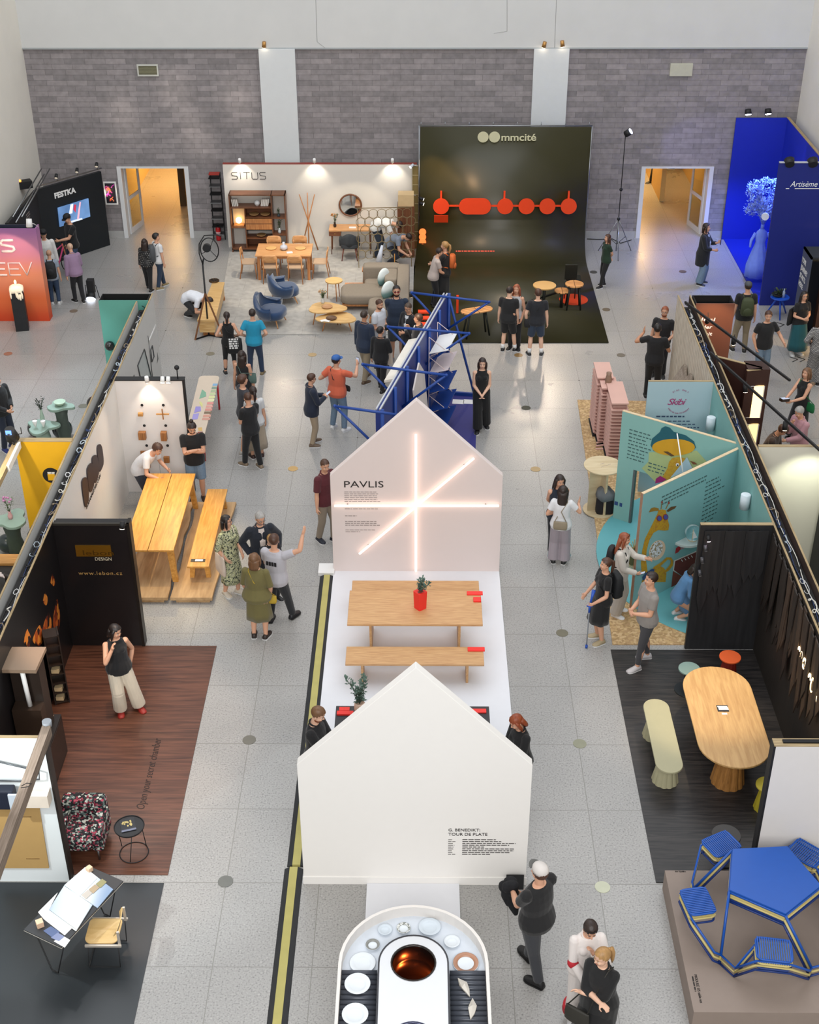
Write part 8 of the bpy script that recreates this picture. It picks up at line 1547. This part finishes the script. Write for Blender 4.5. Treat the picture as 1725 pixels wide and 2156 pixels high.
# -- centre aisle
a=pp('man in navy blazer and beige trousers reading his phone',(660,936),785,f=110,top=('jacket',NVY),bot=('pants',KH),hair=('short','brown'),glasses='clear',head=(12,0),shoe='#6d5a48',feet=((-.06,.03),(.06,-.03)),**PH); phone(a,1,'pale phone held by the man in the navy blazer',col='#dddddd',rx=-50)
a=pp('man in orange T-shirt and blue cap filming with a phone',(713,905),746,f=150,top=('tee','#cf6345'),bot=('pants',JEANL),hair=('short','dark'),cap=('#2f5fa3',),Rr=(.14,.24,.80),Rh=(0,.1,1),L=(-.17,.08,.68),Lh=(0,.6,.3),fat=1.12,shoe='#e4e4e4',feet=WIDE,head=(0,-15)); phone(a,1,'dark phone held up by the man in orange T-shirt',off=(0,0,.03))
bag(a,'thin black crossbody pouch on the man in orange T-shirt','#1d1b1c',at=(.1,.07,.56),w=.16,h=.12,d=.05,name='crossbody_bag')
a2=a; b=MB(); b.box((0,0,-.17),(.26,.03,.34),mat('#e3e2e2',.7,bump=.2)); t=tag(b.obj('tote_bag'),'white cloth bag in left hand of man in orange T-shirt','bag'); t.matrix_world=Matrix.Translation(hold(a,0))
pp('man in dark blue suit jacket and khaki trousers, nearest of the talking group',(770,802),652,f=145,skin=1,top=('jacket','#1f2c42'),bot=('pants','#94866f'),hair=('buzz','#3a2d24'),shoe='#5d4a38',fat=1.1,shirt=None,feet=WALK)
a=pp('man in black jumper and black trousers with white neck strap',(803,822),686,f=160,top=('long',BKC),bot=('pants',BKC),hair=('short','black'),shoe=BKC,feet=WALK,Rr=(.06,.15,.6),head=(0,-30))
b=MB(); b.box((0,0,-.22),(.22,.03,.34),mat('#cfc6bb',.7,bump=.2)); t=tag(b.obj('tote_bag'),'cream cloth bag held by the man in black jumper','bag'); t.matrix_world=Matrix.Translation(hold(a,1))
pp('bearded man in white T-shirt in the talking group',head_px=(797,641),h=1.76,f=60,top=('tee','#c9ccd2'),bot=('pants','#2a2c33'),hair=('buzz','brown'),beard='brown',L=(.0,.14,.62),Rr=(.04,.13,.62),Lh=(1,.2,0),Rh=(-1,.2,0),head=(15,-10))
pp('tall bearded man in dark blue shirt and shorts with red-tinted sunglasses',head_px=(835,614),h=1.93,f=5,top=('long','#1d2b40'),bot=('shorts','#3a3f45'),hair=('short','black'),beard='black',glasses='red',fat=1.18,sleeve=.8,shoe='#8c8c8e',**BEH)
pp('balding man in dark suit and white shirt in the talking group',head_px=(862,648),h=1.74,f=-40,top=('jacket','#17191f'),bot=('pants','#16181e'),hair=('buzz','#4a3a2e'),glasses='clear',shirt='#d9dce2',head=(20,0),L=(-.03,.14,.62),Rr=(.06,.13,.6))
pp('man in dark suit half hidden by the blue display wall',head_px=(881,672),h=1.74,f=-100,top=('jacket','#161b26'),bot=('pants','#161b26'),hair=('short','brown'),Rr=(.0,.13,.8),shirt='#c8ccd4')
# -- olive backdrop stand
a=pp('blonde woman in black dress with orange backpack',head_px=(937,519),h=1.74,f=255,fem=1,top=('dress',BKC),bot=('skirt',BKC,.2),hair=('pony','blond'),L=(-.06,.2,.52),Rr=(.06,.2,.62),shoe=BKC); backpack(a,'orange backpack on the blonde woman in black dress','#c4622a',.26,.36,.14)
pp('person in white T-shirt and dark trousers beside the blonde woman',head_px=(922,540),h=1.62,f=100,top=('tee','#b7aaa4'),bot=('pants','#141418'),hair=('short','dark'),lean=15,off=(-.1,.3),L=(-.02,.2,.55),Rr=(.03,.2,.55))
pp('man in black shirt and shorts with white stripes',(1068,740),602,f=160,top=('tee','#18181a'),bot=('shorts','#141416'),hair=('short','dark'),skin=3,fat=1.15,shoe='#1b1b1d',socks='#e6e6e6',feet=((-.07,.0),(.1,.06)),head=(10,-20),Rr=(.13,.05,.46))
pp('red-haired woman in white vest and black trousers',head_px=(1088,610),h=1.68,f=-15,fem=1,top=('tank','#b8b8ba'),bot=('pants','#141416'),hair=('longw','red'),Rr=(.03,.13,.62),L=(-.1,.05,.5),shoe=BKC)
a=pp('man in black patterned T-shirt and denim shorts with small black bag',(1127,748),606,f=180,top=('tee','#1b1d24'),bot=('shorts','#29384c'),hair=('short','brown'),skin=3,fat=1.1,shoe='#2a2a2c',socks='#e8e8e8',L=(-.14,.02,.5),feet=WIDE); bag(a,'small black sling bag on the man in denim shorts','#141416',at=(-.12,-.02,.5),w=.2,h=.22,d=.07,side=-1)
pp('woman in dark green T-shirt and black trousers with hands behind back',(1272,603),492,f=-70,fem=1,skin=0,top=('tee','#16301f'),bot=('pants','#121214'),hair=('long','brown'),shoe=BKC,feet=((-.06,.1),(.06,-.02)),fat=1.05,**BEH)
a=pp('woman in long black blazer and pale jeans holding a phone',(1474,598),476,f=65,fem=1,skin=0,top=('coat','#141519'),bot=('wide',JEANL),hair=('half','dark'),shirt='#aeb6c0',L=(-.04,.2,.7),Lh=(0,.3,1),Rr=(.03,.17,.6),h=1.72); phone(a,0,'phone raised by the woman in black blazer')
for i,(u,v,f,lb) in enumerate(((1378,384,-80,'person in black trousers walking in the right corridor, nearer'),(1407,358,-95,'person in black trousers walking in the right corridor, farther'))): pp(lb,(u,v),None,h=1.75,f=f,top=('tee','#2a2a2e'),bot=('pants','#131316'),feet=WALK,shoe=BKC)
# -- bending men in the furniture stand
pp('man in white shirt and dark jeans bending forward by the ring screen',(793,541),None,h=1.8,f=75,top=('tee','#e2e2e0'),bot=('pants','#1e2a3a'),hair=('short','dark'),lean=95,drop=.02,L=(-.07,.36,.22),Rr=(.06,.38,.22),shoe=BKC,head=(-10,0))
pp('man in grey T-shirt stooping beside the tall walnut cabinet',(822,556),None,h=1.7,f=60,top=('tee','#7f8896'),bot=('pants','#1b2230'),hair=('short','dark'),lean=75,drop=.16,L=(-.07,.34,.25),Rr=(.06,.35,.25),shoe=BKC)
# -- centre
pp('woman with long fringe in black jumpsuit with clasped hands',(1012,903),751,f=0,fem=1,skin=3,top=('tank','#111113'),bot=('wide','#111113'),hair=('long','dark'),L=(-.02,.11,.55),Rr=(.02,.11,.55),Lh=(.5,.2,-1),Rh=(-.5,.2,-1),shoe='#1b1b1d',head=(12,0),feet=((-.07,-.07),(.04,.08)))
pp('man in maroon T-shirt stepping out behind the light-tube wall',(689,1139),963,f=50,skin=0,top=('long','#561c24'),bot=('pants','#8b7e6e'),hair=('buzz','brown'),shoe='#1d2230',head=(15,-20),sleeve=.8,feet=((-.05,.05),(.05,-.07)),h=1.8)
pp('man with bun in black T-shirt with arms crossed',(418,1052),896,f=12,skin=0,top=('tee','#101012'),bot=('shorts',JEANL),hair=('bun','dark'),shoe='#3a2a22',head=(32,8),fat=1.05,beard='dark',h=1.8,**CR)
pp('man in white T-shirt leaning on the far end of golden table',pos_=(-5.52,23.02),h=1.72,f=70,skin=0,top=('tee','#dfdfe2'),bot=('pants','#2b2f3a'),hair=('curly','brown'),lean=52,drop=.03,L=(-.1,.30,.49),Rr=(.13,.32,.49),head=(-22,-5))
a=pp('woman in leaf-patterned dress and glasses carrying white bag',(490,1250),1083,f=55,fem=1,skin=0,top=('dress',LEAF),bot=('skirt',LEAF,.2),hair=('half','black'),glasses='clear',shoe='#cfc4b4',L=(-.03,.16,.57),Rr=(.1,.05,.52),sleeve=1.1,feet=((-.05,.04),(.06,-.05)),head=(0,25)); bag(a,'large white cloth bag of the woman in leaf-patterned dress',mat('#d4c3b4',.8,bump=.3),at=(.115,-.03,.44),w=.36,h=.4,rz=1.2,side=1)
pp('grey-haired bearded man in navy jacket with red glasses',head_px=(546,1090),h=1.80,f=20,skin=0,top=('jacket','#151c28'),bot=('pants','#2a2c33'),hair=('short','grey'),beard='grey',glasses='clear',shirt='#cfc4be',L=(-.16,.06,.58),Rr=(.12,.03,.55),head=(20,10))
pp('small fair-haired boy in dark top in the group',head_px=(567,1133),h=1.42,f=35,skin=3,top=('long','#171c26'),bot=('pants','#1d1f26'),hair=('short','blond'),head=(35,0))
a=pp('man in grey printed T-shirt pointing with raised right arm',(588,1312),1112,f=160,skin=0,top=('tee','#b4b2b9'),bot=('pants','#1b1d22'),hair=('short','brown'),Rr=(.25,.10,1.0),Rh=(.3,.2,1),L=(-.04,.17,.62),feet=((-.09,.0),(.09,.12)),shoe='#15151a',sole='#222222',h=1.83,curl=(.4,.25),head=(5,20))
for k in range(4): b=MB(); b.box(Vector((-.08+.05*k,-.145+.002*abs(k-1.5),1.33)),(.036,.012,.075),mat('#1d1b1f',.6)); b.obj('shirt_print',a['root'])
a=pp('woman in olive dress and sandals seen from behind',(548,1342),1155,f=172,fem=1,skin=0,top=('dress','#6a6238'),bot=('skirt','#6a6238',.23),hair=('half','lightb'),fat=1.35,sleeve=1.0,shoe='#2b211c',h=1.72,L=(-.12,.08,.5),Rr=(.12,.06,.5)); bag(a,'mustard yellow small bag on the woman in olive dress','#b4962a',at=(.13,.03,.46),w=.2,h=.16,side=1)
# -- dark stand left
pp('woman in black sleeveless top and cream trousers with hand at her cheek',(264,1497),1324,f=25,fem=1,skin=0,top=('vest','#121215'),bot=('wide','#d4c8b4'),hair=('half','black'),Rr=(.055,.10,.80),Rh=(-.2,.0,1),Rp=(.5,.4,-1),L=(-.11,-.02,.51),shoe='#9c2c24',sole='#7a2a1c',head=(18,35),feet=((-.13,.02),(.04,.0)),h=1.72)
a=pp('bearded man in black jumper half hidden behind front wall at left',head_px=(662,1503),h=1.82,f=75,skin=3,top=('long','#131317'),bot=('pants','#1b1b1f'),hair=('short','lightb'),beard='red',head=(28,0),L=(-.02,.2,.62),Rr=(.02,.2,.62)); phone(a,1,'dark phone held by the man behind the front wall',rx=-50)
pp('auburn-haired woman in black coat behind front wall at right',head_px=(1084,1524),h=1.74,f=-60,off=(.12,.1),fem=1,top=('long','#111114'),bot=('pants','#111114'),hair=('half','auburn'),head=(25,0),lean=6,L=(-.02,.18,.62),Rr=(.02,.18,.62))
# -- right aisle
a=pp('man in white and grey cap and black T-shirt carrying a dark jacket',(1122,2048),1813,f=222,skin=0,top=('tee','#141416'),bot=('pants','#33353a'),hair=('short','brown'),cap=('#cfc9c4','#5d5d5a'),L=(-.02,.2,.62),Rr=(.06,.2,.53),fat=1.22,shoe='#0f0f11',sole='#0f0f11',feet=((-.05,-.10),(.06,.10)),h=1.93,head=(-4,-10))
t=thing('jacket','dark bundled jacket hanging over the arm of the man in cap','jacket',hold(a,0)); b=MB(); jm=mat('#141418',.9,bump=.5,scale=5); rn=random.Random(3)
for k in range(11): b.ell((rn.uniform(-.1,.06),rn.uniform(-.06,.06),rn.uniform(-.08,.07)),(rn.uniform(.05,.1),rn.uniform(.04,.08),rn.uniform(.05,.09)),jm,n=10)
b.tube([(-.02,0,-.04),(-.0,.03,-.2),(.05,.0,-.36),(.08,0,-.5)],[.08,.07,.07,.03],jm); b.tube([(-.06,0,-.04),(-.07,.03,-.2),(-.03,.0,-.34)],[.07,.05,.02],jm); fuse(b,'cloth_bundle',t,.012,2)
a=pp('person in white and red tracksuit touching their face',head_px=(1243,1966),off=(0,.12),f=8,fem=1,skin=0,top=('long','#ded6d2'),bot=('wide','#dcd4d0'),hair=('short','dark'),glasses='top',head=(30,0),L=(-.01,.11,.78),Lh=(.2,.0,1),Lp=(-.8,.3,-1),Rr=(.04,.16,.56),shoe='#cfcfcf',h=1.76)
for z0,z1 in((.36,.5),(.54,.58),(.3,.33)): b=MB(); K0=a['KN'][1];A0_=a['AN'][1]; q0=A0_.lerp(K0,z0);q1=A0_.lerp(K0,z1); b.cyl(q0*a['S'],q1*a['S'],.078*a['S'],mat('#b4202c',.7),n=20); b.obj('red_stripe',a['root'])
b=MB(); q0=a['EL'][1]; b.ell(q0*a['S'],.04*a['S'],mat('#b4202c',.7)); b.obj('red_elbow_patch',a['root'])
a=pp('blonde woman in black coat with folded arms and leather bag',head_px=(1262,2026),off=(.06,.08),f=-35,fem=1,skin=3,top=('coat','#111113'),bot=('longskirt','#111113',.2),hair=('pony','blond'),head=(12,-25),h=1.74,sleeve=1.4,L=(.07,.12,.64),Rr=(-.07,.14,.66),Lh=(1,.1,.1),Rh=(-1,.2,.2),Lp=(-.8,.2,-1),Rp=(.8,.2,-1)); bag(a,'dark olive leather handbag of the blonde woman in black coat','#2a2822',at=(.08,.15,.43),w=.32,h=.24,d=.09,name='handbag',side=1)
a=pp('woman in dark sleeveless top talking with arms behind her',head_px=(1178,1012),h=1.72,f=8,fem=1,skin=0,top=('vest','#1b2230'),bot=('pants','#1d1e22'),hair=('long','dark'),head=(15,8),shoe='#8fa0a4',feet=((-.12,.0),(.05,.0)),**BEH); a=pp('woman in white T-shirt and wide grey trousers with raised hand',(1176,1185),1037,f=170,fem=1,skin=0,top=('tee','#dddcde'),bot=('wide','#9a9097'),hair=('long','dark'),Rr=(.17,.17,.70),Rh=(.3,.2,1),L=(-.08,.1,.6),curl=(.4,.1),h=1.66); bag(a,'beige pouch bag on the back of the woman in white T-shirt','#8c7f6a',at=(.0,-.11,.56),w=.26,h=.17,d=.06,side=-1)
a=pp('woman in black dress leaning on a blue crutch',(1262,1348),1163,f=-75,fem=1,skin=0,top=('dress','#111113'),bot=('skirt','#111113',.27),hair=('pony','brown'),Rr=(.12,.13,.53),L=(-.1,.14,.55),shoe='#a89878',h=1.68); backpack(a,'large black backpack on the woman with the crutch','#16181b',.32,.46,.17)
q=hold(a,1); q2=hold(a,0); fp=g(1235,1364); hh=q if (q-Vector((fp.x,fp.y,q.z))).length<(q2-Vector((fp.x,fp.y,q2.z))).length else q2
t=thing('crutch','blue and grey forearm crutch of the woman in black dress','crutch',(fp.x,fp.y,0)); d=hh-Vector((fp.x,fp.y,0)); b=MB(); b.cyl((0,0,.04),d,.011,mat('#aab0b8',.3,.7),n=8); b.obj('shaft',t); BC=mat('#1f4fb0',.4); b=MB(); b.cyl((0,0,0),(0,0,.06),.022,BC); b.obj('rubber_tip',t); b=MB(); b.cyl(d*.85,d*1.0+Vector((0,0,.02)),.02,BC); b.tube([d,d+Vector((.03,.05,.12)),d+Vector((.06,.08,.26))],[.018,.02,.035],BC); b.obj('cuff',t); b=MB(); b.bar(d-Vector((.05,0,0)),d+Vector((.05,0,0)),.025,.025,BC); b.obj('hand_grip',t)
a=pp('woman in cream jacket and trousers at the story wall',(1298,1292),1133,f=70,fem=1,skin=0,top=('jacket','#cfc8bf'),bot=('wide','#b4aca2'),hair=('longw','red'),glasses='top',L=(-.05,.24,.72),Lh=(0,1,0),Rr=(.04,.17,.58),shoe='#e4e4e4',h=1.68,head=(10,0)); phone(a,1,'phone held by the woman in cream jacket',rx=-60); backpack(a,'black backpack with pointed ears on the woman in cream jacket','#17171a',.24,.34,.12)
pp('man in grey polo shirt and dark trousers with folded hands',(1352,1398),1211,f=-75,skin=0,top=('tee','#8b8682'),bot=('slim','#3a3a3e'),hair=('short','dark'),L=(-.02,.14,.60),Rr=(.03,.15,.60),Lh=(1,.3,0),Rh=(-1,.3,0),feet=((-.07,.08),(.07,-.08)),shoe='#b4b0b2',sole='#d4d4d4',h=1.84)
pp('child in blue denim jacket crouching at the story wall',(1424,1300),None,h=1.5,f=95,skin=0,fem=1,top=('long','#5b8ab8'),bot=('skirt','#5d83ad',.1),hair=('half','dark'),lean=28,drop=.22,knee=((-.4,1,.2),(.4,1,.2)),L=(-.04,.2,.42),Rr=(.05,.2,.42),shoe='#dddddd')
# -- behind the right row
pp('dark-haired man in black shirt raising his hand by leaning planks',head_px=(1385,694),h=1.84,f=165,skin=1,top=('tee',BKC),bot=('pants',BKC),hair=('short','black'),L=(-.17,.12,.82),Lh=(-.2,.0,1),Rr=(.08,.15,.7),curl=(.2,.4))
pp('bearded man with glasses half hidden by the board partition',head_px=(1409,661),h=1.76,f=-20,skin=0,top=('tee','#1d1a1c'),bot=('pants','#1d1a1c'),hair=('short','red'),beard='red',glasses='clear',off=(-.08,.1),L=(-.1,.15,.6))
a=pp('man in grey cap with olive backpack seen from behind',(1557,740),591,f=178,skin=0,top=('tee','#141416'),bot=('pants','#8f8068'),hair=('short','dark'),cap=('#4a4c50',),feet=((-.09,.03),(.06,-.02))); backpack(a,'olive backpack on the man in grey cap','#3c4428')
pp('man in black T-shirt holding his arm out to the side',(1598,800),652,f=10,skin=0,top=('tee','#141417'),bot=('pants',JEANL),hair=('short','brown'),L=(-.22,.12,.58),Rr=(.12,.02,.5),shoe='#222222',head=(10,-15))
a=pp('dark-haired woman in black top and long teal skirt',(1674,745),612,f=15,fem=1,skin=0,top=('tee','#121214'),bot=('longskirt','#14525a',.1),hair=('long','black'),glasses='clear',shoe='#e4e4e4',L=(-.03,.14,.64),Rr=(.03,.13,.62)); bag(a,'large black shoulder bag of the woman in teal skirt','#16161a',at=(.14,-.03,.62),w=.34,h=.42,rz=.6,cross=False,side=1)
pp('person in grey checked suit at the right edge',(1712,810),664,f=170,skin=0,top=('long',CHK),bot=('wide',CHK),hair=('short','dark'),shoe=BKC,L=(-.13,.08,.6))
a=pp('woman in black dress with green handbag pointing a device',(1676,925),765,f=-60,fem=1,skin=0,top=('tank','#101012'),bot=('longskirt','#101012',.1),hair=('half','lightb'),Rr=(.03,.25,.64),L=(-.02,.2,.6),h=1.7); bag(a,'bright green handbag of the woman in black dress','#136b3a',at=(-.14,.0,.52),w=.26,h=.2,side=-1,name='handbag'); phone(a,1,'dark brown device held out by the woman with the green handbag',col='#33261c',rx=-80,sz=(.1,.06,.22))
pp('man in pink shirt with hand at mouth at black counter',head_px=(1694,865),h=1.74,f=-65,skin=0,top=('long','#b58890'),bot=('pants','#22242a'),hair=('short','grey'),Rr=(.03,.12,.78),L=(-.02,.22,.6),head=(20,0),lean=8)
a=pp('curly-haired person in brown jacket bending over a phone',head_px=(1639,895),h=1.7,f=60,off=(-.15,0),skin=1,top=('jacket','#3d302a'),bot=('pants','#241f20'),hair=('curly','brown'),lean=20,head=(30,0),L=(-.02,.22,.6),Rr=(.02,.22,.6)); phone(a,1,'phone held by the curly-haired person in the brown booth',rx=-60,col='#dddddd')
# -- far left edge
pp('person in black shirt cut off by the left picture edge',head_px=(-8,800),h=1.78,f=60,top=('long','#16171a'),bot=('pants','#1b2436'),hair=('short','dark'),shoe='#2a3570',L=(-.03,.14,.6),Rr=(.05,.15,.58))
pp('person in black jacket leaning forward in front of the yellow wall',head_px=(106,1062),h=1.72,f=85,off=(-.35,.0),top=('long','#121214'),bot=('pants','#121214'),hair=('short','dark'),lean=42,L=(-.03,.3,.55),Rr=(.05,.3,.55))
run_jobs()
